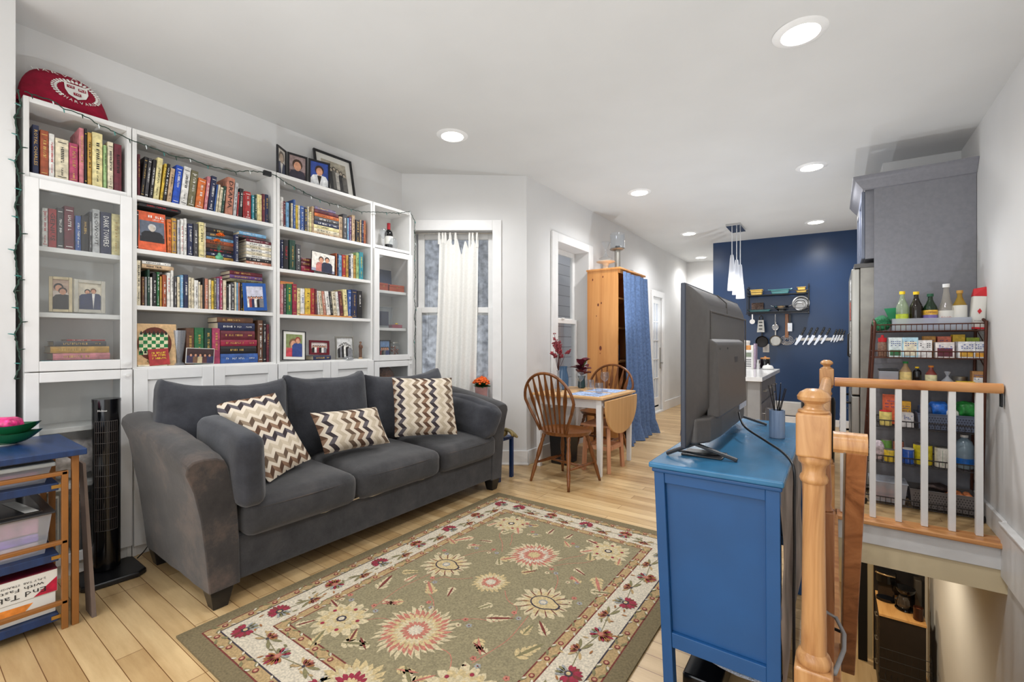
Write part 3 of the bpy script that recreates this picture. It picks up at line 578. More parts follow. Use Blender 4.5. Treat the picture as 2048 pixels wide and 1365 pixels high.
# ================================================================ PICTURES, ORNAMENTS ON THE BOOKCASES
def flatm(c, nm=None):
    return mat(nm or 'print_%d_%d_%d' % c, c, rough=.4, var=.12, vs=40)
SKIN = (206, 150, 120)
def disc(k, x, y, z, ry, rz, n=14, a0=0, a1=2 * PI):
    k.add([(x, y + ry * math.cos(a0 + (a1 - a0) * i / n), z + rz * math.sin(a0 + (a1 - a0) * i / n)) for i in range(n if abs(a1 - a0 - 2 * PI) < .01 else n + 1)],
          [tuple(range(n if abs(a1 - a0 - 2 * PI) < .01 else n + 1))])
def picture(parent, x, y0, y1, z0, z1, bg, bg2, figs, name='photograph', split=.4):
    ms = [flatm(bg), flatm(bg2)]; k = MB(); w = y1 - y0; h = z1 - z0
    k.quad((x, y0, z0), (x, y1, z0), (x, y1, z1), (x, y0, z1))
    k.cur = 1; k.quad((x + .0003, y0, z0), (x + .0003, y1, z0), (x + .0003, y1, z0 + h * split), (x + .0003, y0, z0 + h * split))
    for i, f in enumerate(figs):
        u, v, r, hair, cloth = f[:5]; bw = f[5] if len(f) > 5 else 2.2
        cy, cz = y0 + u * w, z0 + v * h; rr = r * h; e_ = x + .0006 + i * .0008
        ms.append(flatm(cloth)); k.cur = len(ms) - 1
        yl = max(y0 + .001, cy - rr * bw); yr = min(y1 - .001, cy + rr * bw); zt = cz - rr * .9
        if zt > z0: k.add([(e_, yl, z0 + .001), (e_, yr, z0 + .001), (e_, yr, zt - rr * .9), (e_, cy + rr * bw * .7, zt - rr * .1), (e_, cy + rr * .4, zt + rr * .1), (e_, cy - rr * .4, zt + rr * .1), (e_, cy - rr * bw * .7, zt - rr * .1), (e_, yl, zt - rr * .9)], [tuple(range(8))])
        ms.append(flatm(hair)); k.cur = len(ms) - 1; disc(k, e_ + .0002, cy, cz + rr * .25, rr * .98, rr * 1.08)
        ms.append(flatm(f[6] if len(f) > 6 else SKIN)); k.cur = len(ms) - 1; disc(k, e_ + .0004, cy, cz - rr * .08, rr * .72, rr * .92)
        if len(f) > 7: ms.append(flatm(f[7])); k.cur = len(ms) - 1; k.add([(e_ + .0003, cy, z0 + .002), (e_ + .0003, cy + rr * .5, zt - rr * .1), (e_ + .0003, cy - rr * .5, zt - rr * .1)], [(0, 1, 2)])
    return k.build(name, ms, parent)
def frame(label, F, fm, border=.014, mount=None, mw=0, bg=(150, 150, 160), bg2=(110, 110, 120), figs=(), tilt=0, yaw=0, roll=0, th=.012, dx=0, split=.4, group=None, name='framed_photo', cat='framed photo', stand=True):
    X, yc, z0, w, h = F
    for lv in (1.052, 1.085, 1.3375, 1.386, 1.395, 1.708, 2.3755, 1.031):
        if abs(z0 - lv) < .013 and z0 < lv: z0 = lv
    o = thing(name, label, cat, (X + dx, yc, z0 + .0015 + th * math.sin(R(tilt)) + w / 2 * abs(math.sin(R(roll)))), (R(roll), -R(tilt), R(yaw)), local=True, group=group)
    k = MB(); yz(k, -w / 2, w / 2, 0, h, border, -th, 0); k.box(-th, -w / 2 + border, border, -th + .003, w / 2 - border, h - border)
    k.build('frame', fm, o, bevel=.0015)
    b_ = border
    if mount:
        k = MB(); k.box(-th + .003, -w / 2 + b_, b_, -th + .0045, w / 2 - b_, h - b_); k.build('mount', mount, o); b_ += mw
    picture(o, -th + .005, -w / 2 + b_, w / 2 - b_, b_, h - b_, bg, bg2, figs, split=split)
    return o
SILV = mat('silver_frame', (206, 200, 186), rough=.25, metal=.7, var=.08, vs=30)
GOLDF = mat('pale_gold_frame', (198, 182, 148), rough=.3, metal=.6, var=.1, vs=30)
BLKF = mat('black_frame', (24, 24, 28), rough=.35, var=.1)
IVORY = mat('ivory_mount', (228, 226, 218), rough=.8, var=.01)
K_, B_, W_, G_ = (30, 26, 26), (36, 46, 84), (225, 222, 215), (120, 120, 124)
frame('ornate pale gold frame with wedding couple photo, far-left bookcase', (-3.24, 0.54, 1.343, 0.087, 0.181), GOLDF, .014, None, 0, (188, 160, 140), (60, 50, 48), [(.36, .72, .12, K_, (214, 200, 190), 2.4), (.62, .6, .11, (60, 40, 30), K_, 2.2)], yaw=-14)
frame('silver frame with photo of a seated couple in blue, far-left bookcase', (-3.22, 0.649, 1.344, 0.127, 0.173), SILV, .017, None, 0, (206, 196, 176), (170, 160, 140), [(.4, .66, .09, K_, B_, 2.6), (.66, .7, .09, (110, 70, 40), (44, 52, 84), 2.8, SKIN, W_)], yaw=6)
# face-out book with an old portrait
X, yc, z0, w, h = (-3.18, 0.908, 1.728, 0.131, 0.234)
o = thing('portrait_book', 'orange book standing cover-out with grey portrait of a bearded man', 'book', (X, yc, 1.7158), (0, -R(5), 0), local=True)
k = MB(); k.box(-.028, -w / 2, 0, 0, w / 2, h - .012); k.build('cover', flatm((214, 96, 58), 'orange_jacket'), o, bevel=.002)
k = MB(); k.box(-.027, -w / 2 + .004, .002, -.003, w / 2 + .0004, h - .0115); k.build('pages', M_PAGE, o)
picture(o, .0008, -w / 2 + .008, w / 2 - .008, h * .2, h * .72, (96, 104, 118), (44, 46, 54), [(.5, .66, .16, (190, 190, 188), (38, 38, 42), 2.6, (196, 186, 172))], name='cover_portrait', split=.25)
k = MB(); rnd = random.Random(5); glyphs(k, True, (.001, .02, h * .84), w * .6, .014, rnd); glyphs(k, True, (.001, .03, h * .77), w * .4, .008, rnd); k.build('cover_lettering', INKW, o)
labs = 'slim black book lying flat on top of the orange portrait book'
o = book(-3.185, (-3.2, 0.947, 1.953, 0.191, 0.028)[1], 1.9285 + .032, .018, 0, 'black', 0, None, 'r', labs, None, flat=.2)
frame('blue cardboard frame with a group photo, in front of the third-shelf paperbacks', (-3.166, 1.47, 1.395, 0.149, 0.184), mat('blue_card', (30, 84, 160), rough=.5), .022, None, 0, (196, 196, 210), (150, 160, 140),
      [(.12 + .15 * i, .45 + .02 * (i % 2), .055, K_, [W_, (150, 70, 70), B_, W_, K_, G_][i], 2.0) for i in range(6)], tilt=0, roll=4, th=.006, split=.3)
# chess game box
X, yc, z0, w, h = (-3.185, 0.929, 1.049, 0.189, 0.242)
y0 = yc - w / 2
o = thing('chess_game_box', 'flat tan game box with green and cream chessboard picture', 'game box', (X, yc, 1.0528), local=True)
k = MB(); k.box(-.035, -w / 2 + .004, 0, 0, w / 2, h); k.build('box_lid', flatm((206, 172, 128), 'tan_card'), o, bevel=.002)
ms = [flatm((96, 46, 34)), flatm((36, 120, 66)), flatm((220, 212, 176)), INK]; k = MB()
disc(k, .0008, -.010, h * .52, w * .43, h * .40, 28)
bw_ = w * .72; bx0 = -.015 - bw_ / 2
for i in range(7):
    for j in range(6):
        k.cur = 1 + (i + j) % 2
        k.quad(*[(.0014, bx0 + bw_ * (i + a) / 7, h * .27 + h * .5 * (j + b_) / 6) for a, b_ in ((0, 0), (1, 0), (1, 1), (0, 1))])
k.build('board_picture', ms, o)
k = MB()
for j, row_ in enumerate((.30, .74)):
    for i in range(7):
        yy = bx0 + bw_ * (i + .5) / 7; k.add([(.002, yy - .007, h * row_), (.002, yy + .007, h * row_), (.002, yy + .003, h * row_ + .016), (.002, yy, h * row_ + .022), (.002, yy - .003, h * row_ + .016)], [(0, 1, 2, 3, 4)])
k.build('chessmen_picture', flatm((30, 40, 34)), o)
text(o, 'CHESS', (.001, -.005, h * .12), (0, 1, 0), (0, 0, 1), w * .45, .022, INK, 'box_lettering')
X, yc, z0, w, h = (-3.15, 0.939, 1.053, 0.097, 0.095)
o = thing('red_booklet', 'small red and yellow booklet leaning on the chess box', 'booklet', (-3.164, yc, 1.0575), (R(4), -R(8), 0), local=True)
k = MB(); k.box(-.006, -w / 2, 0, 0, w / 2, h); k.build('cover', bmat('red'), o, bevel=.001)
k = MB(); rnd = random.Random(3)
for zz in (.75, .6, .42): glyphs(k, True, (.0008, 0, h * zz), w * .7, .010, rnd)
k.build('cover_lettering', INKY, o)
X, yc, z0, w, h = (-3.165, 0.909, 1.047, 0.071, 0.036)
o = thing('cream_booklet', 'cream booklet lying in front of the chess box', 'booklet', (-3.21, yc, 1.0528), local=True)
k = MB(); k.box(-.02, -w, 0, .043, w * .9, .008); tag(o, o['label'], 'booklet'); k.build('cover', bmat('cream'), o, bevel=.001)
# tall crystal vase
X, yc, z0, w, h = (-3.2, 1.042, 1.05, 0.069, 0.207)
k = MB(); k.lathe([(.030, 0), (.032, .008), (.016, .02), (.017, .03), (.022, .07), (.030, .13), (.037, h), (.034, h), (.027, .13), (.018, .06), (.0001, .035)], (X, yc, 1.0528), 20)
tag(k.build('crystal_vase', glass('crystal', (214, 216, 220), alpha=.22, rough=.05, ior=1.6), smooth=True), 'tall clear cut-glass vase between the chess box and brown leather book', 'vase')
frame('small white-edged photo card of a crowd, leaning on the dark bindings', (-3.164, 1.139, 1.047, 0.153, 0.095), IVORY, .004, None, 0, (70, 52, 52), (60, 66, 96), [(.15 + .17 * i, .55, .1, (50, 40, 40), [(70, 60, 80), (120, 90, 70), (210, 190, 150), (90, 60, 60), (60, 60, 90)][i], 1.6) for i in range(5)], th=.004, roll=-3, split=.5, name='photo_card', cat='photo')
# third bookcase
frame('black-framed photo of two people in front of the red books', (-3.164, 1.959, 1.711, 0.196, 0.152), BLKF, .004, None, 0, (232, 224, 214), (150, 150, 170), [(.4, .62, .15, (70, 50, 40), (196, 120, 110), 1.9), (.66, .66, .14, K_, (40, 44, 66), 2.2)], tilt=4, roll=-4, th=.006, split=.15)
frame('thin black frame with wide mount and colourful couple photo', (-3.17, 1.738, 1.046, 0.173, 0.215), BLKF, .006, IVORY, .02, (130, 140, 90), (180, 100, 90), [(.45, .55, .2, (120, 90, 60), (200, 70, 80), 1.7), (.72, .72, .13, (150, 60, 50), (50, 70, 130), 2.0)], tilt=5, roll=-3, th=.01)
o = book(-3.19, (-3.19, 1.968, 1.047, 0.251, 0.038)[1], 1.0525, .034, 0, 'navy', 0, None, 'g', 'thick navy book lying flat beneath the small maroon photo frame', None, flat=.145)
F_ = list((-3.19, 1.946, 1.088, 0.164, 0.11)); F_[2] = 1.0885
frame('small maroon frame with group photo standing on the navy book', F_, mat('maroon_frame', (98, 20, 34), rough=.25), .016, None, 0, (210, 196, 190), (120, 60, 60), [(.15 + .14 * i, .6, .1, K_, [K_, W_, (150, 50, 60), K_, W_, G_][i], 1.5) for i in range(6)], tilt=4, roll=-2)
frame('pewter frame with black and white wedding photo behind the glass dome', (-3.2, 2.177, 1.042, 0.168, 0.184), mat('pewter', (150, 148, 140), rough=.35, metal=.6), .012, None, 0, (205, 205, 203), (150, 152, 150), [(.2 + .12 * i, .55 + .06 * (2.5 - abs(i - 2.5)), .07, K_, [K_, G_, K_, W_, K_, G_][i], 1.7, (190, 188, 184)) for i in range(6)], tilt=4)
X, yc, z0, w, h = (-3.168, 2.184, 1.036, 0.087, 0.036)
k = MB(); k.lathe([(w / 2, 0), (w / 2 * .98, .008), (w / 2 * .8, .017), (w / 2 * .4, .024), (.0001, .026)], (-3.185, yc + .004, 1.0528), 20)
tag(k.build('glass_dome', glass('crystal'), smooth=True), 'small clear glass dome paperweight on the bottom shelf of the third bookcase', 'paperweight')
X, yc, z0, w, h = (-3.19, 2.309, 1.038, 0.046, 0.132)
o = thing('figurine', 'small brown figurine of a robed person at the right end of the shelf', 'figurine', (X, yc, 1.0528), local=True)
k = MB(); k.lathe([(.016, 0), (.017, .01), (.011, .012)], (0, 0, 0), 14); k.build('base', bmat('tan'), o, smooth=True)
k = MB(); k.lathe([(.012, .012), (.0125, .05), (.012, .085), (.0145, .1), (.012, .115), (.005, .122)], (0, 0, 0), 14); k.tube([(.008, -.013, .108), (.016, -.008, .09), (.017, 0, .088)], .004, 6); k.tube([(.008, .013, .108), (.016, .008, .09), (.017, 0, .088)], .004, 6); k.build('robe', bmat('brown'), o, smooth=True)
k = MB(); k.ball((0, 0, .132), .009); k.build('head', mat('figurine_skin', (190, 150, 120)), o, smooth=True)
k = MB(); k.lathe([(.0098, .133), (.009, .14), (.0001, .144)], (0, 0, 0), 12); k.build('hair', bmat('brown'), o, smooth=True)
# cigar box above the left books of the third shelf, plank below
o = thing('cigar_box', 'orange wooden box lying on the left books of the third shelf', 'box', ((-3.2, 1.698, 1.612, 0.091, 0.042)[0], (-3.2, 1.698, 1.612, 0.091, 0.042)[1], 1.386 + .2045), local=True)
ww = 0.091
k = MB(); k.box(-.09, -ww / 2, 0, 0, ww / 2, .026); k.build('box_body', PINE, o, bevel=.001)
k = MB(); k.box(-.091, -ww / 2 - .001, .0265, .001, ww / 2 + .001, .034); k.build('lid', flatm((210, 120, 60)), o, bevel=.001)
a_ = (-3.17, 1.953, 1.382, 0.368, 0.023)
k = MB(); k.box(-3.30, 1.785, 1.3868, -3.166, 2.215, 1.397)
tag(k.build('wooden_board', PINE, bevel=.002), 'pale wooden board lying under the leaning books of the third shelf', 'board')

# narrow bookcase contents
X, yc, z0, w, h = (-3.27, 2.665, 2.038, 0.091, 0.241)
o = thing('wine_bottle', 'dark wine bottle with red foil on top shelf of the narrow bookcase', 'bottle', (X, yc, 2.0208), local=True)
k = MB(); k.lathe([(.034, 0), (.037, .006), (.037, h * .6), (.032, h * .68), (.015, h * .75), (.0145, h - .01), (.0001, h - .01)], n=20); k.build('bottle_glass', mat('dark_bottle', (14, 16, 18), rough=.08), o, smooth=True)
k = MB(); k.lathe([(.0155, h * .76), (.0155, h), (.0001, h + .001)], n=16); k.build('foil', mat('red_foil', (160, 24, 36), rough=.3), o, smooth=True)
k = MB(); k.lathe([(.0376, h * .2), (.0376, h * .5)], n=24); k.build('bottle_label', IVORY, o, smooth=True)
def wineglass(name, label, loc, h, r, group=None, bowl=.5):
    o = thing(name, label, 'glass', loc, local=True, group=group)
    k = MB(); zb = h * (1 - bowl)
    k.lathe([(r * .85, 0), (r * .85, .002), (.004, .006), (.0035, zb - .006), (.006, zb)], n=20); k.build('stem', GLASSW, o, smooth=True)
    k = MB(); k.lathe([(.006, zb), (r * .7, zb + h * .1), (r, zb + h * .22), (r * .95, zb + h * .35), (r * .78, h)], n=24); k.build('bowl', GLASSW, o, smooth=True)
    return o
GLASSW = glass('stemware', (246, 248, 250), alpha=.03, rough=.02, ior=1.45)
wineglass('wine_glass', 'upright empty wine glass at the left of the red-foiled bottle', (-3.24, yc - .085, 2.0208), .17, .032)
o = thing('wine_glass', 'wine glass tipped forward in front of the red-foiled bottle', 'glass', (-3.20, yc - .005, 2.0208), local=True)
k = MB(); k.lathe([(.024, 0), (.036, .02), (.038, .05), (.028, .085)], n=22); k.build('bowl', GLASSW, o, smooth=True)
k = MB(); k.lathe([(.004, .0848), (.004, .09), (.0275, .092)], n=18); k.build('foot', GLASSW, o, smooth=True)
zsh = 1.642
X, yc, z0, w, h = (-3.28, 2.624, 1.712, 0.176, 0.198)
o = thing('dark_sign_book', 'dark slate book with large pale INK lettering behind glass', 'book', (-3.28, yc, 1.6448), (0, -R(4), 0), local=True)
k = MB(); k.box(-.02, -w / 2, 0, 0, w / 2, h); k.build('cover', flatm((52, 60, 78), 'slate_cover'), o, bevel=.002)
k = MB(); k.box(-.018, -w / 2 + .003, .003, -.002, w / 2 - .001, h + .0006); k.build('pages', M_PAGE, o)
text(o, 'INK', (.0008, .012, h * .28), (0, 1, 0), (0, 0, 1), w * .62, .035, INKW)
for nm, F_, la in (('wooden_box', (-3.19, 2.547, 1.651, 0.09, 0.063), 'small plain reddish wooden box at left behind the narrow glass door'), ('wooden_box', (-3.19, 2.692, 1.654, 0.166, 0.059), 'carved reddish wooden box at right behind the narrow glass door')):
    X, yc, z0, w, h = F_
    o = thing(nm, la, 'box', (-3.19, yc, 1.6428), local=True)
    k = MB(); k.box(-.07, -w / 2, 0, 0, w / 2, h * .68); k.build('box_body', wood('red_wood', [(150, 62, 34), (186, 90, 52)], rough=.35), o, bevel=.002)
    k = MB(); k.box(-.07, -w / 2, h * .69, .001, w / 2, h); k.build('lid', wood('red_wood', []), o, bevel=.003)
    k = MB(); disc(k, .0018, 0, h * .6, .009, .006); k.build('clasp', mat('brass', (190, 150, 80), rough=.3, metal=.9), o)
X, yc, z0, w, h = (-3.2, 2.583, 1.326, 0.124, 0.182)
o = thing('acrylic_case', 'clear acrylic case holding a navy card, third shelf of narrow bookcase', 'case', (-3.20, yc, 1.3168), local=True)
k = MB(); k.box(-.10, -w / 2, 0, .01, w / 2, h); k.build('case', glass('acrylic', (240, 244, 248), alpha=.06, ior=1.5), o)
k = MB(); k.box(-.04, -w / 2 + .01, .02, -.035, w / 2 - .01, h * .8); k.build('card', bmat('navy'), o)
X, yc, z0, w, h = (-3.19, 2.696, 1.327, 0.115, 0.055)
o = thing('trinket_box', 'small mauve box with a yellow flower on its lid', 'box', (-3.19, yc, 1.3168), local=True)
k = MB(); k.box(-.05, -w / 2, 0, 0, w / 2, .03); k.build('box_body', flatm((150, 80, 96)), o, bevel=.002)
k = MB()
for i in range(5): k.ball((-.01 + .008 * math.cos(i * 1.257), .008 * math.sin(i * 1.257), .038), .007, 6)
k.build('flower', flatm((232, 190, 40)), o, smooth=True)
frame('dark framed crowd photo at the bottom of the narrow glass door', (-3.2, 2.569, 1.043, 0.119, 0.156), BLKF, .008, None, 0, (120, 150, 190), (90, 70, 80), [(.2 + .2 * i, .5, .1, K_, [(150, 50, 50), K_, G_, (60, 70, 120)][i], 1.7) for i in range(4)], dx=0)
X, yc, z0, w, h = (-3.2, 2.683, 1.037, 0.093, 0.161)
o = thing('potpourri_jar', 'glass jar of reddish brown potpourri beside the dark framed photo', 'jar', (-3.22, yc + .004, 1.0308), local=True)
k = MB(); k.lathe([(w / 2 * .9, 0), (w / 2, .01), (w / 2, h * .82), (w / 2 * .8, h * .9), (w / 2 * .8, h * .93)], n=22); k.build('jar_glass', GLASSW, o, smooth=True)
k = MB(); rnd = random.Random(2)
for i in range(60):
    a = rnd.uniform(0, 2 * PI); r_ = rnd.uniform(0, w / 2 - .010); k.ball((r_ * math.cos(a), r_ * math.sin(a), rnd.uniform(.012, h * .75)), .0075, 4)
k.build('potpourri', mat('potpourri', (122, 62, 40), rough=.9, var=.5, vs=90), o)['kind'] = 'stuff'
k = MB(); k.lathe([(w / 2 * .84, h * .93), (w / 2 * .84, h), (.0001, h)], n=22); k.build('lid', STEEL, o, smooth=True)
o = thing('brown_bag', 'brown fur-like bundle low behind the narrow glass door', 'bundle', (-3.27, 2.62, .7108), local=True)
k = MB(); k.grid(24, 12, lambda u, v: (lambda a, b_: (.07 * math.sin(b_) * math.cos(a), .10 * math.sin(b_) * math.sin(a) * (1 + .1 * math.sin(5 * a)), .13 - .13 * math.cos(b_) + .01 * math.sin(7 * a)))(2 * PI * u, .02 + (PI - .04) * v), closeu=True); k.build('bundle_body', mat('brown_fur', (110, 70, 46), rough=1, var=.3, vs=60), o, smooth='all')

# on top of the cases
fm = BLKF
o = thing('triptych_photos', 'black folding three-part frame with three portraits on top of bookcase', 'photo frame', (0, 0, 0))
def panel(y0, x0, y1, x1, h, bg, bg2, figs, zt=2.3758):
    a = Vector((x0, y0, 0)); b_ = Vector((x1, y1, 0)); d = (b_ - a); L = d.length; d.normalize(); nrm = Vector((d.y, -d.x, 0))
    M = Matrix(((nrm.x, d.x, 0, a.x), (nrm.y, d.y, 0, a.y), (0, 0, 1, zt), (0, 0, 0, 1)))
    k = MB()
    for bb in ((-.012, 0, 0, 0, .014, h), (-.012, L - .014, 0, 0, L, h), (-.012, .014, 0, 0, L - .014, .014), (-.012, .014, h - .014, 0, L - .014, h), (-.012, .01, .01, -.008, L - .01, h - .01)): k.box(*bb, M=M)
    k.build('frame', fm, o, bevel=.001)
    p = picture(o, -.006, .014, L - .014, .014, h - .014, bg, bg2, figs, name='portrait')
    for v in p.data.vertices: v.co = M @ v.co
panel(1.621, -3.178, 1.721, -3.245, .205, (206, 200, 190), (180, 175, 165), [(.5, .66, .2, (110, 100, 90), (70, 76, 92), 1.8, (190, 170, 150), W_)])
panel(1.7249999999999999, -3.242, 1.869, -3.225, .205, (150, 130, 128), (120, 100, 100), [(.5, .6, .21, (66, 44, 34), (52, 48, 62), 1.7)])
panel(1.878, -3.225, 2.034, -3.19, .205, (48, 74, 150), (40, 60, 130), [(.5, .62, .19, (60, 36, 26), (226, 228, 230), 2.0, SKIN, K_)])
frame('large black frame with wide mount and old group photo leaning on wall', (-3.30, 2.179, 2.375, .345, .37), BLKF, .016, IVORY, .045, (176, 168, 150), (130, 132, 138), [(.08 + .13 * (i % 7), .42 + .16 * (i // 7) + .05 * (3 - abs(3 - i % 7)), .06, (50, 46, 46), [(60, 60, 62), (110, 108, 104), (200, 196, 188)][i % 3], 1.5, (190, 178, 160)) for i in range(14)], tilt=12, th=.018, split=.35)

# crimson university cushion
CRIM = mat('crimson_fleece', (150, 12, 48), rough=.95, var=.08, vs=30, bump=.3, bs=400)
o = thing('crimson_cushion', 'crimson round-topped cushion printed with a white university crest and HARVARD', 'cushion', (-3.29, .565, 2.3758), (0, -R(24), 0), local=True)
cw, ch = .345, .26
def cus(u, v, sgn):
    a = PI * u
    # outline: dome with a nearly flat bottom
    r = (abs(math.sin(a)) ** .75) if a < PI else 0
    x = -math.cos(a); y = x * cw / 2 * (1.04 - .04 * v); zt = ch * (1 - abs(x) ** 3.2) ** .55
    zz = .012 + zt * v
    edge = (1 - abs(x) ** 4) * (1 - (2 * v - 1) ** 4)
    return (sgn * (.012 + .055 * max(0, edge) ** .5) * (1 - .3 * v), y, zz)
k = MB(); k.grid(25, 17, lambda u, v: cus(u, v, 1)); k.grid(25, 17, lambda u, v: (lambda p: (p[0] * .6, p[1], p[2]))(cus(u, v, -1)))
k.build('cushion_body', CRIM, o, smooth='all')
def fx(y, z):
    v = min(1, max(0, (z - .012) / ch)); x = min(.999, abs(2 * y / cw)); return (.012 + .055 * max(0, (1 - x ** 4) * (1 - (2 * v - 1) ** 4)) ** .5) * (1 - .3 * v) + .0015
cc = (.045, .135)
def ringpt(r, a): return (cc[0] + r * math.cos(a), cc[1] + r * .82 * math.sin(a))
k = MB()
for i in range(34):
    a = R(150 + i * 7.2 * .0 + i * 360 / 34)
    if R(225) < (a % (2 * PI)) < R(330): continue
    for rr, s_ in ((.082, .0075), (.094, .0065)):
        y, z = ringpt(rr, a); x = fx(y, z) + .001; disc(k, x, y, z, s_, s_ * .8, 6)
k.build('crest_wreath', INKW, o)
k = MB(); pts_ = []
for (y, z) in ((-.046, .05), (.046, .05), (.046, 0), (.034, -.035), (0, -.056), (-.034, -.035), (-.046, 0)): pts_.append((fx(cc[0] + y, cc[1] + z) + .003, cc[0] + y, cc[1] + z))
k.add(pts_, [tuple(range(7))]); k.build('crest_shield', INKW, o)
k = MB()
for (y, z) in ((-.022, .024), (.022, .018), (0, -.022)): k.quad(*[(fx(cc[0] + y, cc[1] + z) + .0052, cc[0] + y + a * .015, cc[1] + z + b_ * .009) for a, b_ in ((-1, -1), (1, -1), (1, 1), (-1, 1))])
k.build('crest_books', CRIM, o)
for s_, (y, z) in (('VE', (-.022, .024)), ('RI', (.022, .018)), ('TAS', (0, -.022))): text(o, s_, (fx(cc[0] + y, cc[1] + z) + .0052, cc[0] + y, cc[1] + z), (0, 1, 0), (0, 0, 1), .022, .011, INKW, 'crest_lettering')
for i, chh in enumerate('HARVARD'):
    a = R(238 + i * 13.5); y, z = ringpt(.088, a); tr = Vector((0, -math.sin(a), math.cos(a) * .82)).normalized(); u_ = Vector((0, -math.cos(a), -math.sin(a)))
    u_ = (u_ - tr * u_.dot(tr)).normalized()
    text(o, chh, (fx(y, z) + .002, y, z), tr, u_, .014, .017, INKW, 'arc_lettering')
for i, chh in enumerate('HARVARD'):
    y = -.105 + i * .037; z = .252 - (y / .17) ** 2 * .05 - .012
    text(o, chh, (fx(y, z - .005) + .004, y, z - .008), Vector((0, 1, -(y * .9))), Vector((-.5, y * .9, 1)), .026, .034, INKW, 'top_lettering')

# string of lights
pl = [(-3.135, 0.394, 2.382), (-3.135, 0.398, 2.309), (-3.135, 0.39, 2.247), (-3.135, 0.392, 2.165), (-3.135, 0.388, 2.113), (-3.135, 0.394, 2.04), (-3.135, 0.386, 1.988), (-3.135, 0.377, 1.91), (-3.135, 0.379, 1.836), (-3.135, 0.374, 1.777), (-3.135, 0.378, 1.703), (-3.135, 0.376, 1.62), (-3.135, 0.377, 1.483)]
pl += [(-3.135, 0.374, 1.5), (-3.135, 0.379, 1.429), (-3.135, 0.371, 1.349), (-3.135, 0.377, 1.284), (-3.135, 0.379, 1.225), (-3.135, 0.377, 1.153), (-3.135, 0.375, 1.087), (-3.135, 0.376, 1.015)]
pl = [(x, .378 + (.012 * math.sin(i * 2.1)), z) for i, (x, y, z) in enumerate(pl)]
pr_ = [(-3.135, 0.396, 2.382), (-3.135, 0.422, 2.379), (-3.135, 0.494, 2.38), (-3.135, 0.532, 2.357), (-3.135, 0.6, 2.357), (-3.135, 0.664, 2.33), (-3.135, 0.728, 2.316), (-3.135, 0.791, 2.298), (-3.135, 0.864, 2.291), (-3.135, 0.946, 2.28), (-3.135, 1.005, 2.274), (-3.135, 1.076, 2.287), (-3.135, 1.169, 2.275), (-3.135, 1.329, 2.287), (-3.135, 1.415, 2.319), (-3.135, 1.523, 2.34)]
pr_ += [(-3.135, 1.585, 2.342), (-3.135, 1.645, 2.314), (-3.135, 1.713, 2.296), (-3.135, 1.784, 2.282), (-3.135, 1.843, 2.266), (-3.135, 1.911, 2.255), (-3.135, 1.989, 2.25), (-3.135, 2.062, 2.254), (-3.135, 2.18, 2.249), (-3.135, 2.278, 2.253), (-3.135, 2.409, 2.282), (-3.135, 2.528, 2.304), (-3.135, 2.663, 2.331), (-3.135, 2.795, 2.378)]
pr_ += [(-3.13, 2.85, 2.30), (-3.13, 2.845, 2.2), (-3.13, 2.855, 2.1), (-3.13, 2.845, 1.95), (-3.13, 2.855, 1.8), (-3.13, 2.84, 1.6), (-3.13, 2.86, 1.5), (-3.13, 2.84, 1.42), (-3.13, 2.86, 1.34), (-3.13, 2.84, 1.2), (-3.13, 2.85, 1.05)]
CORD = mat('dark_green_cord', (22, 52, 40), rough=.6)
o = thing('string_lights', 'dark green cord of small fairy lights draped over the bookcase tops', 'string lights', (-3.135, .39, 2.38))
def dens(P):
    out = []
    for i in range(len(P) - 1):
        a, b_ = Vector(P[i]), Vector(P[i + 1]); n = max(1, int((b_ - a).length / .012))
        for j in range(n): t = j / n; p = a.lerp(b_, t); w_ = (i * 7 + j) * 1.9; out.append(p + Vector((.0025 * math.sin(w_), .0022 * math.cos(w_ * 1.3), .0022 * math.sin(w_ * .9))))
    return out + [Vector(P[-1])]
k = MB(); k.tube(dens(pl), .0035, 5); k.tube(dens(pl[::1]), .003, 5); k.build('hanging_cord', CORD, o)
k = MB(); k.tube(dens(pr_), .0028, 5); k.build('draped_cord', CORD, o)
BULB = mat('bulb_green', (60, 130, 124), rough=.3); BULBC = mat('bulb_clear', (220, 226, 226), rough=.1)
for i, p in enumerate(pl[1::1]):
    k = MB(); s_ = 1 if i % 2 else -1
    k.tube([p, (p[0] + .003, p[1] + s_ * .013, p[2] + .002), (p[0] + .003, p[1] + s_ * .022, p[2] + .003)], [.003, .003, .0014], 6); k.build('bulb', CORD if i % 2 else BULB, o)
for i, p in enumerate(pr_[1:]):
    k = MB(); k.tube([p, (p[0] + .004, p[1] + .002, p[2] - .012), (p[0] + .004, p[1] + .003, p[2] - .022)], [.0024, .0028, .0012], 6); k.build('bulb', [CORD, BULBC, BULB][i % 3], o)
p = pr_[15]
k = MB(); k.box(p[0] - .012, p[1] - .02, p[2] - .02, p[0] + .012, p[1] + .03, p[2] + .012); k.build('plug_box', BLACKP, o, bevel=.003)

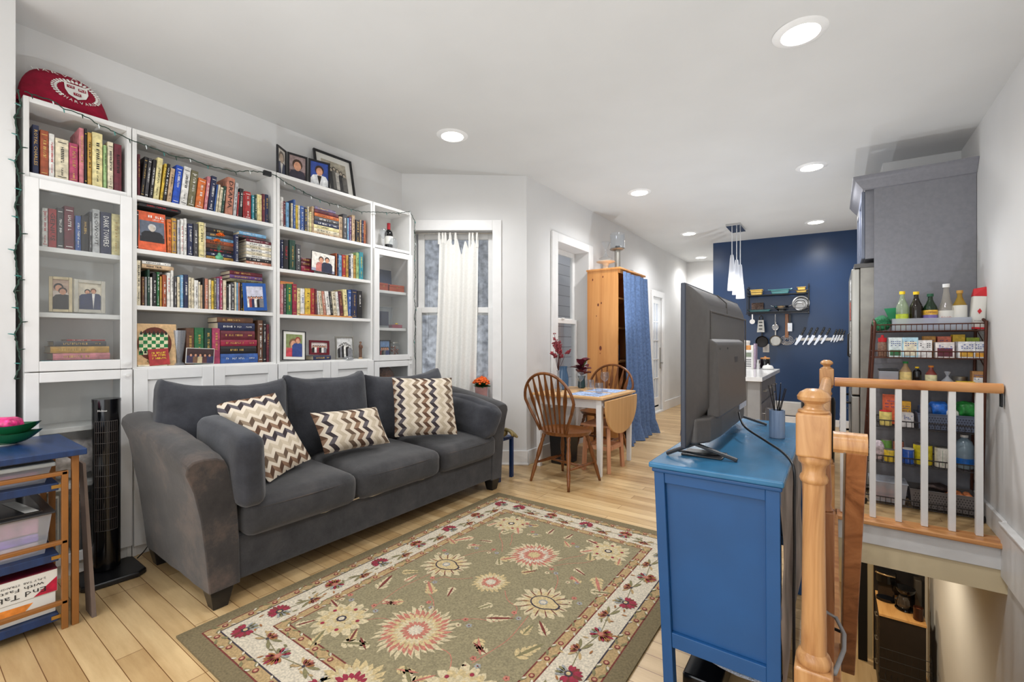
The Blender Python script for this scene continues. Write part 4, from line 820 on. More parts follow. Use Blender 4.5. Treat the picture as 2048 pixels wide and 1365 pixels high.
# flower in the green pot on the second shelf
X, yc, z0, w, h = (-3.175, 1.258, 1.727, 0.086, 0.073)
o = thing('flower_pot', 'small green glazed pot with orange flowers in front of the lying books', 'potted flower', (-3.186, yc - .004, 1.7128), local=True)
k = MB(); k.lathe([(.010, 0), (.014, .002), (.022, .012), (.0225, .02), (.012, .032), (.008, .036), (.009, .044), (.007, .044), (.0001, .03)], n=20); k.build('pot', mat('green_glaze', (96, 168, 130), rough=.15, var=.2, vs=30), o, smooth=True)
k = MB(); rnd = random.Random(9)
for (dy, zz) in ((-.012, .11), (.006, .145)): k.tube([(0, 0, .04), (0, dy * .3, .08), (.0, dy, zz)], .0012, 5)
k.build('stem', mat('stem_green', (50, 96, 60)), o)
k = MB()
for i in range(16):
    a = rnd.uniform(0, 2 * PI); z_ = rnd.uniform(.055, .095); L = rnd.uniform(.010, .018)
    p0 = Vector((0, 0, z_)); d = Vector((math.cos(a) * .5, math.sin(a), .7)).normalized(); s_ = d.cross(Vector((1, 0, 0))).normalized() * .003
    k.add([p0, p0 + d * L * .5 + s_, p0 + d * L, p0 + d * L * .5 - s_], [(0, 1, 2, 3)])
k.build('leaves', mat('blue_green_leaf', (36, 92, 84), rough=.5), o)
for (dy, zz, rr) in ((-.012, .118, .021), (.008, .155, .027)):
    k = MB()
    for i in range(70):
        a = rnd.uniform(0, 2 * PI); el = rnd.uniform(.1, 1.5); d = Vector((math.cos(a) * math.cos(el) * .55, math.sin(a) * math.cos(el), math.sin(el) * .7)); p0 = Vector((0, dy, zz))
        s_ = d.orthogonal().normalized() * .0048; k.add([p0, p0 + d * rr * .7 + s_, p0 + d * rr * 1.1, p0 + d * rr * .7 - s_], [(0, 1, 2, 3)])
    k.build('blossom', mat('orange_petal', (240, 106, 24), rough=.6, var=.15, vs=80), o)

# ================================================================ SOFA
def sofa_mat(name, c, wear):
    m, nt, b = new(name); MATS[(name,)] = m
    b.inputs['Roughness'].default_value = .95; b.inputs['Specular IOR Level'].default_value = .15; b.inputs['Sheen Weight'].default_value = .25; b.inputs['Sheen Roughness'].default_value = .5
    n = noise_tex(nt, 5, 8, rough=.7); r = ramp(nt, n.outputs['Fac'], [(.28, tuple(x * .72 for x in c)), (.5, c), (.75, wear)])
    nt.links.new(r.outputs['Color'], b.inputs['Base Color'])
    n2 = noise_tex(nt, 90, 6, rough=.8); bp = nt.nodes.new('ShaderNodeBump'); bp.inputs['Strength'].default_value = .35; bp.inputs['Distance'].default_value = .006
    nt.links.new(n2.outputs['Fac'], bp.inputs['Height']); nt.links.new(bp.outputs['Normal'], b.inputs['Normal'])
    return m
SOFA = sofa_mat('charcoal_chenille', (60, 59, 60), (78, 75, 74)); SOFAB = sofa_mat('charcoal_back', (56, 57, 62), (70, 71, 76))
SOFAW = sofa_mat('charcoal_worn', (62, 58, 56), (104, 88, 78))
def softbox(mb, c, d, r=.05, n=12, bulge=(0, 0, .0), ns=.004, nf=5, seed=0, M=None, ears=0, sag=0):
    hx, hy, hz = d[0] / 2, d[1] / 2, d[2] / 2
    idx = {}; vs = []; fs = []
    def P(p):
        key = tuple(round(a, 5) for a in p)
        if key in idx: return idx[key]
        q_ = Vector((p[0] * hx, p[1] * hy, p[2] * hz)); cl = Vector((max(-hx + r, min(hx - r, q_.x)), max(-hy + r, min(hy - r, q_.y)), max(-hz + r, min(hz - r, q_.z))))
        dd = q_ - cl
        if dd.length > 1e-6: q_ = cl + dd.normalized() * r
        q_.x += (1 if p[0] > 0 else -1) * bulge[0] * (1 - p[1] ** 2) * (1 - p[2] ** 2) * min(1, abs(p[0]))
        q_.y += (1 if p[1] > 0 else -1) * bulge[1] * (1 - p[0] ** 2) * (1 - p[2] ** 2) * min(1, abs(p[1]))
        q_.z += (1 if p[2] > 0 else -1) * bulge[2] * (1 - p[0] ** 2) * (1 - p[1] ** 2) * min(1, abs(p[2]))
        if ears and p[2] > 0: q_.z += ears * abs(p[1]) ** 5 * p[2] - ears * .3 * p[2] * (1 - p[1] ** 2)
        if ears: q_.x *= 1 - .35 * abs(p[1]) ** 6
        nn = noise.noise(q_ * nf + Vector((seed * 3.1, seed, 0))) + .5 * noise.noise(q_ * nf * 3 + Vector((0, seed, seed)))
        q_ += q_.normalized() * nn * ns
        idx[key] = len(vs); vs.append(Vector(c) + q_ if M is None else M @ (Vector(c) + q_)); return idx[key]
    for ax in range(3):
        for s_ in (-1, 1):
            for i in range(n):
                for j in range(n):
                    def cc_(a, b_):
                        u = -1 + 2 * a / n; v = -1 + 2 * b_ / n
                        u = math.sin(u * PI / 2) * .5 + u * .5; v = math.sin(v * PI / 2) * .5 + v * .5
                        p = [0, 0, 0]; p[ax] = s_; p[(ax + 1) % 3] = u; p[(ax + 2) % 3] = v; return P(p)
                    f_ = [cc_(i, j), cc_(i + 1, j), cc_(i + 1, j + 1), cc_(i, j + 1)]
                    fs.append(f_ if s_ > 0 else f_[::-1])
    mb.add(vs, fs)
sofa = thing('sofa', 'charcoal grey three-seat sofa with flared worn arms in front of the bookcases', 'sofa', (-2.6, 1.88, 0))
k = MB(); k.box(-3.0, .86, .10, -2.215, 2.91, .30); k.build('base', SOFA, sofa, bevel=.012)
k = MB(); k.prism([(-3.02, .1), (-2.85, .1), (-2.82, .5), (-2.86, .78), (-2.9, .80), (-3.02, .79)], .88, 2.89, 'y'); k.build('back_frame', SOFA, sofa, bevel=.02, seg=3)
def arm(mir, mt):
    k = MB(); NS = 14
    rings = []
    for i in range(NS + 1):
        s_ = i / NS; x = -2.205 - .80 * s_; zt = .675 + .14 * s_ ** .8; e_ = .012 if i in (0, NS) else 0
        prof = [(.832, .09), (.815, .25), (.795, .42), (.768, zt - .13), (.738, zt - .045), (.742, zt - .015), (.765, zt + .005), (.81, zt + .012), (.86, zt + .008), (.893, zt - .012), (.905, zt - .045), (.925, zt - .13), (.945, .45), (.955, .30), (.958, .09)]
        cy, cz = .86, .4
        ring = []
        for (y, z) in prof:
            y -= .02 * s_ * (1 if z > .5 else 0)
            y = cy + (y - cy) * (1 - e_ * 3); z = cz + (z - cz) * (1 - e_ * 1.0)
            p = Vector((x, y, z)); nn = noise.noise(p * 9) * .004 + noise.noise(p * 30) * .002
            p.y += nn; p.z += nn
            if mir: p.y = 3.77 - p.y
            ring.append(p)
        rings.append(ring)
    m_ = len(rings[0]); vs = [p for g in rings for p in g]; fs = []
    for i in range(NS):
        for j in range(m_ - 1):
            f_ = (i * m_ + j, i * m_ + j + 1, (i + 1) * m_ + j + 1, (i + 1) * m_ + j); fs.append(f_ if not mir else f_[::-1])
    cf = tuple(range(m_)); fs.append(cf[::-1] if not mir else cf); cb = tuple(NS * m_ + j for j in range(m_)); fs.append(cb if not mir else cb[::-1])
    k.add(vs, fs); return k.build('arm', mt, sofa, smooth=True, bevel=.006)
arm(False, SOFAW); arm(True, SOFA)
for (y0, y1, s_) in ((.965, 1.560, 1), (1.566, 2.222, 2), (2.228, 2.84, 3)):
    k = MB(); Mt = Matrix.Translation((-2.5, (y0 + y1) / 2, .385)) @ Matrix.Rotation(R(3.0), 4, 'Y')
    softbox(k, (0, 0, 0), (.66, y1 - y0, .17), .05, 16, (.012, .004, .030), .004, 5, s_, M=Mt)
    o = k.build('seat_cushion', SOFA, sofa, smooth='all')
    k = MB(); k.tube([Mt @ Vector((.325 + .012 * (1 - (2 * t / 10 - 1) ** 2), -(y1 - y0) / 2 + .05 + (y1 - y0 - .1) * t / 10, .052)) for t in range(11)], .003, 5); k.build('piping', SOFAW, o, smooth=True)
for (y0, y1, z1, s_, tl, rl) in ((.80, 1.452, .955, 4, 9, -3), (1.458, 2.03, .955, 5, 7, 0), (2.035, 2.80, .93, 6, 8, 1)):
    k = MB(); Mt = Matrix.Translation((-2.76, (y0 + y1) / 2, (z1 + .47) / 2)) @ Matrix.Rotation(-R(tl), 4, 'Y') @ Matrix.Rotation(R(rl), 4, 'X')
    softbox(k, (0, 0, 0), (.19, y1 - y0 + .01, z1 - .46), .07, 18, (.035, 0, .0), .008, 5, s_, M=Mt, ears=.045)
    k.build('back_cushion', SOFAB, sofa, smooth='all')
for (x, y) in ((-2.26, .885), (-2.26, 2.88), (-2.96, .885), (-2.96, 2.88)):
    k = MB(); k.hexa([(x - .03, y - .03, 0), (x + .03, y - .03, 0), (x + .03, y + .03, 0), (x - .03, y + .03, 0)], [(x - .048, y - .05, .1), (x + .048, y - .05, .1), (x + .048, y + .05, .1), (x - .048, y + .05, .1)])
    k.build('leg', BLACKP, sofa, bevel=.003)
LINING = mat('cream_lining', (206, 192, 164), rough=.9)
k = MB(); P_ = [(-2.205, 1.08 + i * .1, .293 + .006 * math.sin(i * 1.7) + .003 * (i % 3)) for i in range(12)]
k.add([v for p in P_ for v in ((p[0], p[1], p[2] - .006), (p[0] + .006, p[1], p[2] + .004))], [(2 * i, 2 * i + 2, 2 * i + 3, 2 * i + 1) for i in range(11)]); k.build('torn_lining', LINING, sofa, label='torn cream lining strip below the seat cushions')

# loose slab cushions against the arms
k = MB(); Mt = Matrix.Translation((-2.385, .985, .625)) @ Matrix.Rotation(R(7), 4, 'Y') @ Matrix.Rotation(R(4), 4, 'X'); softbox(k, (0, 0, 0), (.50, .12, .335), .045, 14, (.01, .02, .01), .008, 6, 9, M=Mt)
o = tag(k.build('arm_cushion', SOFAB, smooth='all'), 'loose charcoal cushion propped upright against the worn left sofa arm', 'cushion')
k = MB(); Mt = Matrix.Translation((-2.42, 2.76, .60)) @ Matrix.Rotation(R(8), 4, 'Y') @ Matrix.Rotation(-R(16), 4, 'X'); softbox(k, (0, 0, 0), (.58, .16, .27), .07, 16, (.02, .03, .02), .014, 6, 12, M=Mt)
tag(k.build('arm_cushion', SOFAB, smooth='all'), 'slumped charcoal cushion leaning on the right sofa arm', 'cushion')

# patterned throw pillows
m, nt, b = new('zigzag_weave')
b.inputs['Roughness'].default_value = .95; b.inputs['Specular IOR Level'].default_value = .1
uvn = nt.nodes.new('ShaderNodeUVMap'); uvn.uv_map = 'UVMap'; sp = nt.nodes.new('ShaderNodeSeparateXYZ'); nt.links.new(uvn.outputs[0], sp.inputs[0])
def mth(op, a, b_=None, c_=None):
    n = nt.nodes.new('ShaderNodeMath'); n.operation = op
    for i, v in enumerate((a, b_, c_)):
        if v is None: continue
        if isinstance(v, (int, float)): n.inputs[i].default_value = v
        else: nt.links.new(v, n.inputs[i])
    return n.outputs[0]
fv = mth('FRACT', sp.outputs['Y']); tri = mth('ABSOLUTE', mth('SUBTRACT', fv, .5)); uu = mth('ADD', sp.outputs['X'], mth('MULTIPLY', tri, 1.1))
idx_ = mth('FLOOR', uu); fr_ = mth('FRACT', uu); rib = mth('LESS_THAN', fr_, .56); half = mth('LESS_THAN', fv, .5)
ci = mth('FRACT', mth('DIVIDE', mth('ADD', idx_, .5), 4.0))
cr_ = nt.nodes.new('ShaderNodeValToRGB'); cr_.color_ramp.interpolation = 'CONSTANT'
e_ = cr_.color_ramp.elements
while len(e_) < 4: e_.new(.5)
for i, c_ in enumerate(((140, 112, 92), (96, 90, 94), (196, 182, 160), (150, 132, 112))): e_[i].position = i / 4; e_[i].color = rgb(c_)
nt.links.new(ci, cr_.inputs['Fac'])
dk = nt.nodes.new('ShaderNodeMix'); dk.data_type = 'RGBA'; dk.blend_type = 'MULTIPLY'; dk.inputs[7].default_value = (.42, .38, .38, 1)
lt = mth('GREATER_THAN', ci, .5); ltt = mth('LESS_THAN', ci, .74); isl = mth('MULTIPLY', lt, ltt)
nt.links.new(mth('MULTIPLY', half, mth('SUBTRACT', 1, mth('MULTIPLY', isl, .8))), dk.inputs[0]); nt.links.new(cr_.outputs['Color'], dk.inputs[6])
mx = nt.nodes.new('ShaderNodeMix'); mx.data_type = 'RGBA'; mx.inputs[6].default_value = rgb((214, 202, 184)); nt.links.new(dk.outputs[2], mx.inputs[7]); nt.links.new(rib, mx.inputs[0])
nt.links.new(mx.outputs[2], b.inputs['Base Color'])
ZIG = m
def pillow(label, cs, th, nu, nv, front, uvs=0):
    A_, B2, C_, D_ = [Vector(c) for c in cs]   # TL TR BR BL
    n = 19; cen = (A_ + B2 + C_ + D_) / 4
    nr = (B2 - A_).cross(D_ - A_).normalized()
    if nr.dot(Vector(front)) < 0: nr = -nr
    k = MB(); uv = []
    def pt(u, v, s_):
        p = A_.lerp(B2, u).lerp(D_.lerp(C_, u), v)
        a = 2 * u - 1; b_ = 2 * v - 1; h = max(0, (1 - a ** 4)) ** .6 * max(0, (1 - b_ ** 4)) ** .6
        pin = .035 * ((1 - a * a) * b_ * b_ + (1 - b_ * b_) * a * a)
        p = p.lerp(cen, pin)
        return p + nr * (s_ * th / 2 * h + noise.noise(p * 9) * .006 * h)
    for s_ in (1, -1):
        base = len(k.v)
        vs = [pt(i / (n - 1), j / (n - 1), s_) for j in range(n) for i in range(n)]
        fs = [(j * n + i, j * n + i + 1, (j + 1) * n + i + 1, (j + 1) * n + i) for j in range(n - 1) for i in range(n - 1)]
        k.add(vs, fs)
        uv += [((i / (n - 1)) * nu + uvs, (j / (n - 1)) * nv) for j in range(n) for i in range(n)]
    o = k.build('throw_pillow', ZIG, smooth='all'); tag(o, label, 'pillow', None)
    ul = o.data.uv_layers.new(name='UVMap')
    for lp in o.data.loops: ul.data[lp.index].uv = uv[lp.vertex_index]
    return o
pillow('square zigzag pillow tilted on the left seat against the loose cushion', ((-2.60, 1.31, .90), (-2.40, 1.415, .53), (-2.30, 1.13, .485), (-2.70, 1.02, .865)), .13, 8.6, 5.0, (1, -.3, 0))
pillow('oblong zigzag lumbar pillow lying on the middle seat', ((-2.553, 1.494, .765), (-2.477, 1.917, .76), (-2.369, 1.94, .53), (-2.436, 1.516, .53)), .12, 7.6, 3.6, (1, -.3, .3))
pillow('upright square zigzag pillow on the right seat', ((-2.632, 2.175, .93), (-2.347, 2.502, .922), (-2.243, 2.454, .515), (-2.498, 2.086, .525)), .14, 7.6, 6.2, (1, -1, 0), uvs=.1)

# ================================================================ RUG
RC = [(142, 131, 100), (122, 108, 78), (204, 192, 170), (176, 148, 104), (118, 54, 46), (148, 44, 62), (196, 174, 128), (184, 116, 98), (128, 120, 84), (62, 54, 62), (150, 150, 146), (156, 104, 60), (200, 184, 148)]
RM = [mat('rug_yarn_%d' % i, c, rough=1, var=.12, vs=120, bump=.5, bs=900) for i, c in enumerate(RC)]
OLV, EDG, CRM, TANR, DRED, CRI, STR, SAL, LEAF, DK, GRY, RST, PAL2 = range(13)
k = MB()
X0, X1, Y0, Y1 = -2.15, -.59, .69, 2.82; T0 = .009
k.cur = EDG; k.box(X0, Y0, 0, X1, Y1, T0)
lay = [T0]
def zz(l): return T0 + .0003 * l
def rect(x0, y0, x1, y1, l, c): k.cur = c; k.quad((x0, y0, zz(l)), (x1, y0, zz(l)), (x1, y1, zz(l)), (x0, y1, zz(l)))
def inset(d, l, c): rect(X0 + d, Y0 + d, X1 - d, Y1 - d, l, c)
for d, c in ((.065, DRED), (.071, TANR), (.112, DK), (.118, CRM), (.255, DRED), (.261, TANR), (.298, DRED), (.304, OLV)): inset(d, [.065, .071, .112, .118, .255, .261, .298, .304].index(d) + 1, c)
def petal(cx, cy, a, r0, r1, w, l, c, tw=0):
    ca, sa = math.cos(a), math.sin(a)
    P_ = [(r0, 0), ((r0 * .6 + r1 * .4), -w / 2), (r0 * .2 + r1 * .8, -w * .4), (r1, tw), (r0 * .2 + r1 * .8, w * .4), ((r0 * .6 + r1 * .4), w / 2)]
    k.cur = c; k.add([(cx + ca * u - sa * v, cy + sa * u + ca * v, zz(l)) for u, v in P_], [tuple(range(6))])
def dsc(cx, cy, r, l, c, n=12, sy=1): k.cur = c; k.add([(cx + r * math.cos(2 * PI * i / n), cy + r * sy * math.sin(2 * PI * i / n), zz(l)) for i in range(n)], [tuple(range(n))])
def flower(cx, cy, r, n, cols, l=9, ph=0, sy=1):
    for j, c in enumerate(cols):
        rr = r * (1 - j / (len(cols) + .3)); m_ = max(6, int(n * (1 - .12 * j)))
        for i in range(m_):
            a = ph + 2 * PI * (i + .5 * (j % 2)) / m_; petal(cx, cy, a, rr * .35, rr * (1 + .08 * ((i * 7) % 3)), 2.3 * rr / m_ * 2.2, l + j + .3 * (i % 2), c, rr * .06)
        dsc(cx, cy, rr * .55, l + j + .6, c)
rr_ = random.Random(21)
def leaf(cx, cy, a, s_, l=9, c=STR, c2=SAL):
    for j in (-1, 1):
        for i in range(4): petal(cx + math.cos(a) * s_ * i * .22, cy + math.sin(a) * s_ * i * .22, a + j * (.75 - .12 * i), 0, s_ * (.42 - .05 * i), s_ * .17, l, c)
    petal(cx, cy, a, -s_ * .1, s_ * 1.15, s_ * .14, l + 1, c2)
def vine(P_, l=8.5, w=.0035, c=SAL):
    k.cur = c
    for a, b_ in zip(P_, P_[1:]):
        a = Vector((a[0], a[1], zz(l))); b_ = Vector((b_[0], b_[1], zz(l))); n_ = (b_ - a).normalized().cross(Vector((0, 0, 1))) * w / 2
        k.add([a - n_, b_ - n_, b_ + n_, a + n_], [(0, 1, 2, 3)])
# guard stripes: little rosettes and leaves
for d in (.0915, .2795):
    per = [((X0 + d, Y0 + d), (X1 - d, Y0 + d)), ((X1 - d, Y0 + d), (X1 - d, Y1 - d)), ((X1 - d, Y1 - d), (X0 + d, Y1 - d)), ((X0 + d, Y1 - d), (X0 + d, Y0 + d))]
    for (a, b_) in per:
        L = math.dist(a, b_); n = int(L / .1); ang = math.atan2(b_[1] - a[1], b_[0] - a[0])
        for i in range(n):
            t = (i + .5) / n; x = a[0] + (b_[0] - a[0]) * t; y = a[1] + (b_[1] - a[1]) * t
            dsc(x, y, .012, 9, DRED, 8); dsc(x, y, .008, 10, SAL, 6); dsc(x, y, .004, 11, STR, 6)
            for s_ in (-1, 1):
                petal(x, y, ang + s_ * .5 + (PI if i % 2 else 0), .016, .05, .012, 9, LEAF); petal(x, y, ang + PI + s_ * .6, .018, .04, .009, 9.5, CRM)
# main border
dm = .19
per = [((X0 + dm, Y0 + dm), (X1 - dm, Y0 + dm)), ((X1 - dm, Y0 + dm), (X1 - dm, Y1 - dm)), ((X1 - dm, Y1 - dm), (X0 + dm, Y1 - dm)), ((X0 + dm, Y1 - dm), (X0 + dm, Y0 + dm))]
for (a, b_) in per:
    L = math.dist(a, b_); n = int(round(L / .135)); ang = math.atan2(b_[1] - a[1], b_[0] - a[0])
    prev = None
    for i in range(n):
        t = i / n; off = .012 * (1 if i % 2 else -1); x = a[0] + (b_[0] - a[0]) * t - math.sin(ang) * off; y = a[1] + (b_[1] - a[1]) * t + math.cos(ang) * off
        if prev: vine([prev, (x, y)], 9, .003, LEAF)
        prev = (x, y); ph = ang + (PI / 2 if i % 2 else -PI / 2)
        kind = i % 4
        if kind == 0:
            for q_ in range(11): petal(x, y, ph + (q_ - 5) * .36, .012, .056 - .002 * abs(q_ - 5), .016, 10 + .2 * (q_ % 2), [CRI, CRI, DRED][q_ % 3])
            for q_ in range(5): petal(x, y, ph + PI + (q_ - 2) * .3, .01, .05, .013, 10, [GRY, LEAF][q_ % 2])
            dsc(x, y, .016, 11, DK, 8); dsc(x, y, .009, 12, STR, 8)
        elif kind == 1 or kind == 3:
            for q_ in range(5): petal(x, y, ph + (q_ - 2) * .4, .006, .04, .014, 10, [RST, DRED, SAL][q_ % 3])
            for s_ in (-1, 1): petal(x, y, ang + s_ * .4, .01, .07, .014, 9.6, LEAF); petal(x, y, ang + PI + s_ * .5, .01, .055, .012, 9.6, TANR)
            dsc(x, y, .007, 11.5, DK, 6)
        else:
            for q_ in range(9): petal(x, y, ph + (q_ - 4) * .3, .008, .058 - .003 * abs(q_ - 4), .014, 10, [RST, CRI, RST][q_ % 3])
            for q_ in range(6): petal(x, y, ph + PI + (q_ - 2.5) * .42, .01, .045, .016, 10.2, [GRY, CRI, LEAF][q_ % 3])
            dsc(x, y, .013, 11.5, SAL, 8)
        for q_ in range(5):
            xx = x + rr_.uniform(-.05, .05); yy = y + rr_.uniform(-.05, .05); petal(xx, yy, rr_.uniform(0, 6.28), 0, .026, .009, 9.3, rr_.choice((TANR, LEAF, RST)))
# field: palmettes, leaves and sprays; mirrored about the long axis
cxm = (X0 + X1) / 2
def mm(f):
    f(1); f(-1)
def PX(s_, dx): return cxm + s_ * dx
flower(cxm - .02, 1.27, .155, 36, (PAL2, SAL, STR, PAL2, SAL, CRM), 10)
flower(cxm + .02, 2.10, .14, 34, (PAL2, SAL, CRM, SAL, STR), 10)
flower(cxm, 1.74, .085, 22, (STR, PAL2, SAL, CRM), 10)
flower(cxm + .02, .93, .12, 22, (STR, PAL2, CRI, STR), 10)
for s_ in (1, -1):
    for (dx, y) in ((.335, 1.14), (.335, 2.38)):
        flower(PX(s_, dx), y, .115, 15, (PAL2, STR, PAL2, STR), 10); dsc(PX(s_, dx), y, .022, 15, DK, 8); dsc(PX(s_, dx), y, .013, 16, CRM, 8)
        for q_ in range(5): a = q_ * 1.257 + .4; dsc(PX(s_, dx) + .075 * math.cos(a), y + .075 * math.sin(a), .009, 15, CRI, 7)
    y = 1.74; x = PX(s_, .30)
    flower(x, y, .12, 18, (PAL2, STR, PAL2), 10)
    for q_ in range(14): petal(x, y, 2 * PI * q_ / 14, .05, .115, .005, 14, DRED)
    k.cur = DK; k.add([(x + .062 * math.cos(t_) * (1 + .35 * (t_ < .5 or t_ > 5.8)), y + s_ * .052 * math.sin(t_), zz(14.4)) for t_ in [2 * PI * i / 18 for i in range(18)]], [tuple(range(18))])
    k.cur = STR; k.add([(x + .055 * math.cos(t_) * (1 + .35 * (t_ < .5 or t_ > 5.8)), y + s_ * .045 * math.sin(t_), zz(15)) for t_ in [2 * PI * i / 18 for i in range(18)]], [tuple(range(18))])
    dsc(x, y, .022, 16, GRY, 8); dsc(x, y, .014, 17, CRM, 8)
    for (dx, y, a, sz) in ((.16, 1.5, .6, .07), (.10, 1.95, 2.2, .07), (.40, 1.38, 1.2, .08), (.40, 2.08, -1.0, .08), (.2, 1.05, 2.6, .07), (.21, 2.28, .9, .07), (.17, 2.45, -.3, .06), (.43, 1.95, .4, .06), (.43, 1.55, 2.4, .06), (.22, 1.38, -.8, .06), (.45, 1.0, 2.0, .05), (.12, 1.60, -2.0, .05), (.06, 2.38, 1.5, .055), (.3, 2.22, 2.0, .06), (.18, .87+.2, 1.0, .05), (.44, 2.26, 1.8, .05), (.3, 1.33, 2.9, .05), (.09, 1.08, .4, .05), (.35, 1.5, 1.6, .05), (.36, 1.98, 2.6, .05), (.07, 1.9, .9, .05), (.27, 2.1, -.4, .05), (.13, 2.3, 2.4, .05), (.42, .88 + .3, .2, .05), (.28, .97, 1.1, .06)):
        leaf(PX(s_, dx), y, a if s_ > 0 else PI - a, sz * 1.5, 9.5, rr_.choice((STR, PAL2)), rr_.choice((SAL, LEAF, DRED)))
    for (dx, y) in ((.25, 1.58), (.19, 2.0), (.29, 1.26), (.11, 1.42), (.41, 1.83), (.14, 2.33), (.32, 1.98), (.45, 1.25), (.24, 2.42)):
        for q_ in range(3):
            xx = PX(s_, dx) + .026 * math.cos(q_ * 2.1); yy = y + .026 * math.sin(q_ * 2.1); c_ = [GRY, SAL, PAL2][q_]; 
            for w_ in range(5): dsc(xx + .008 * math.cos(w_ * 1.257), yy + .008 * math.sin(w_ * 1.257), .0062, 10 + .1 * w_, c_, 6)
            dsc(xx, yy, .004, 11, DRED, 6)
    for (dx, y, dx2, y2) in ((.05, 1.4, .25, 1.58), (.25, 1.58, .10, 1.72), (.15, 2.03, .33, 2.3), (.19, 2.0, .3, 1.84), (.14, 1.25, .28, 1.16), (.29, 1.26, .30, 1.62), (.16, 2.12, .24, 2.34)):
        P_ = []
        for i in range(9): t = i / 8; P_.append((PX(s_, dx + (dx2 - dx) * t + .025 * math.sin(t * PI)), y + (y2 - y) * t + .02 * math.sin(t * 2 * PI)))
        vine(P_, 9.1)
rug = tag(k.build('area_rug', RM), 'olive and cream floral rug with crimson palmette border on the wood floor', 'rug')

# ================================================================ FAN, NESTED TABLES AND BINS AT LEFT
fan = thing('tower_fan', 'tall glossy black tower fan standing beside the left end of the sofa', 'fan', (-3.0, .68, 0))
k = MB(); k.prism([(-3.12 + .02, .55), (-2.90, .55), (-2.87, .57), (-2.86, .76), (-2.89, .80), (-3.10, .80), (-3.12, .78)], 0, .028, 'z'); k.build('base_plate', BLACKP, fan, bevel=.008, seg=3)
GLB = mat('gloss_black', (12, 12, 14), rough=.12, var=.02)
def fprof(sc=1.0):
    return [(-3.04 + .062 * sc * math.cos(a) * (1.0 if math.cos(a) > 0 else .9), .675 + .056 * sc * math.sin(a)) for a in [2 * PI * i / 28 for i in range(28)]]
k = MB(); k.prism(fprof(), .04, .885, 'z'); k.prism(fprof(1.02), .885, .9, 'z'); k.build('column', GLB, fan, smooth=True)
k = MB(); k.prism(fprof(.6), .028, .04, 'z'); k.build('swivel', BLACKP, fan, smooth=True)
k = MB()
GA0, GA1 = -62, 32
for i in range(12):
    a = R(GA0 + (GA1 - GA0) * i / 11); x = -3.04 + .0635 * math.cos(a); y = .675 + .0575 * math.sin(a); k.tube([(x, y, .24), (x, y, .79)], .0012, 4)
for j in range(11):
    z = .24 + j * .055; k.tube([(-3.04 + .0645 * math.cos(R(GA0 + (GA1 - GA0) * i / 8)), .675 + .0585 * math.sin(R(GA0 + (GA1 - GA0) * i / 8)), z) for i in range(9)], .0013, 4)
k.build('grille', mat('grille_grey', (74, 68, 64), rough=.35), fan)
text(fan, 'Holmes', (-3.04 + .066 * math.cos(R(-28)), .675 + .06 * math.sin(R(-28)), .845), (math.sin(R(28)), math.cos(R(28)), 0), (0, 0, 1), .036, .010, INKW, 'nameplate')
o = thing('fan_cord', 'thin black power cord running along the bookcase plinth to the fan', 'cord', (-3.05, .8, 0)); k = MB(); k.tube([(-3.04, .80, .03), (-3.05, .83, .05), (-3.09, .86, .06), (-3.12, .9, .02), (-3.08, .95, .006), (-3.1, 1.1, .006)], .003, 6); k.build('cable', BLACKP, o, smooth=True)
BLUED = mat('dark_blue_paint', (24, 50, 92), rough=.38, var=.12, vs=8, stretch=(1, 6, 1)); ORM = mat('ochre_metal', (146, 94, 42), rough=.45, var=.05)
t_ = thing('nesting_table', 'blue-topped side table with ochre metal legs at the left edge', 'table', (-2.82, .28, 0))
k = MB(); k.box(-3.085, .04, .716, -2.565, .508, .742); k.build('tabletop', BLUED, t_, bevel=.003)
for (x, y) in ((-2.61, .478), (-3.05, .478), (-2.61, .07), (-3.05, .07)): k = MB(); k.box(x - .012, y - .011, 0, x + .012, y + .011, .715); k.build('leg', ORM, t_, bevel=.002)
k = MB(); k.box(-3.04, .472, .69, -2.62, .484, .712); k.build('rail', ORM, t_)
t_ = thing('nesting_shelf', 'lower three-tier blue shelf in ochre frame tucked under the side table', 'shelf', (-2.82, .27, 0))
for x in (-2.605, -3.03):
    for y in (.446, .10): k = MB(); k.box(x - .01, y - .01, 0, x + .01, y + .01, .655); k.build('leg', ORM, t_, bevel=.002)
    for z in (.655, .37, .12): k = MB(); k.box(x - .01, .09, z - .018, x + .01, .456, z); k.build('crossbar', ORM, t_, bevel=.004)
for z in (.607, .315, .068):
    k = MB(); k.box(-3.02, .095, z - .032, -2.615, .43, z); o = k.build('shelf', BLUED, t_, bevel=.003)
    k = MB(); k.box(-2.615, .408, z - .022, -2.612, .436, z - .008); k.build('bracket', mat('brass', (200, 150, 90), rough=.35, metal=.8), o)
CLP = glass('clear_plastic', (226, 230, 238), alpha=.34, rough=.12, ior=1.4)
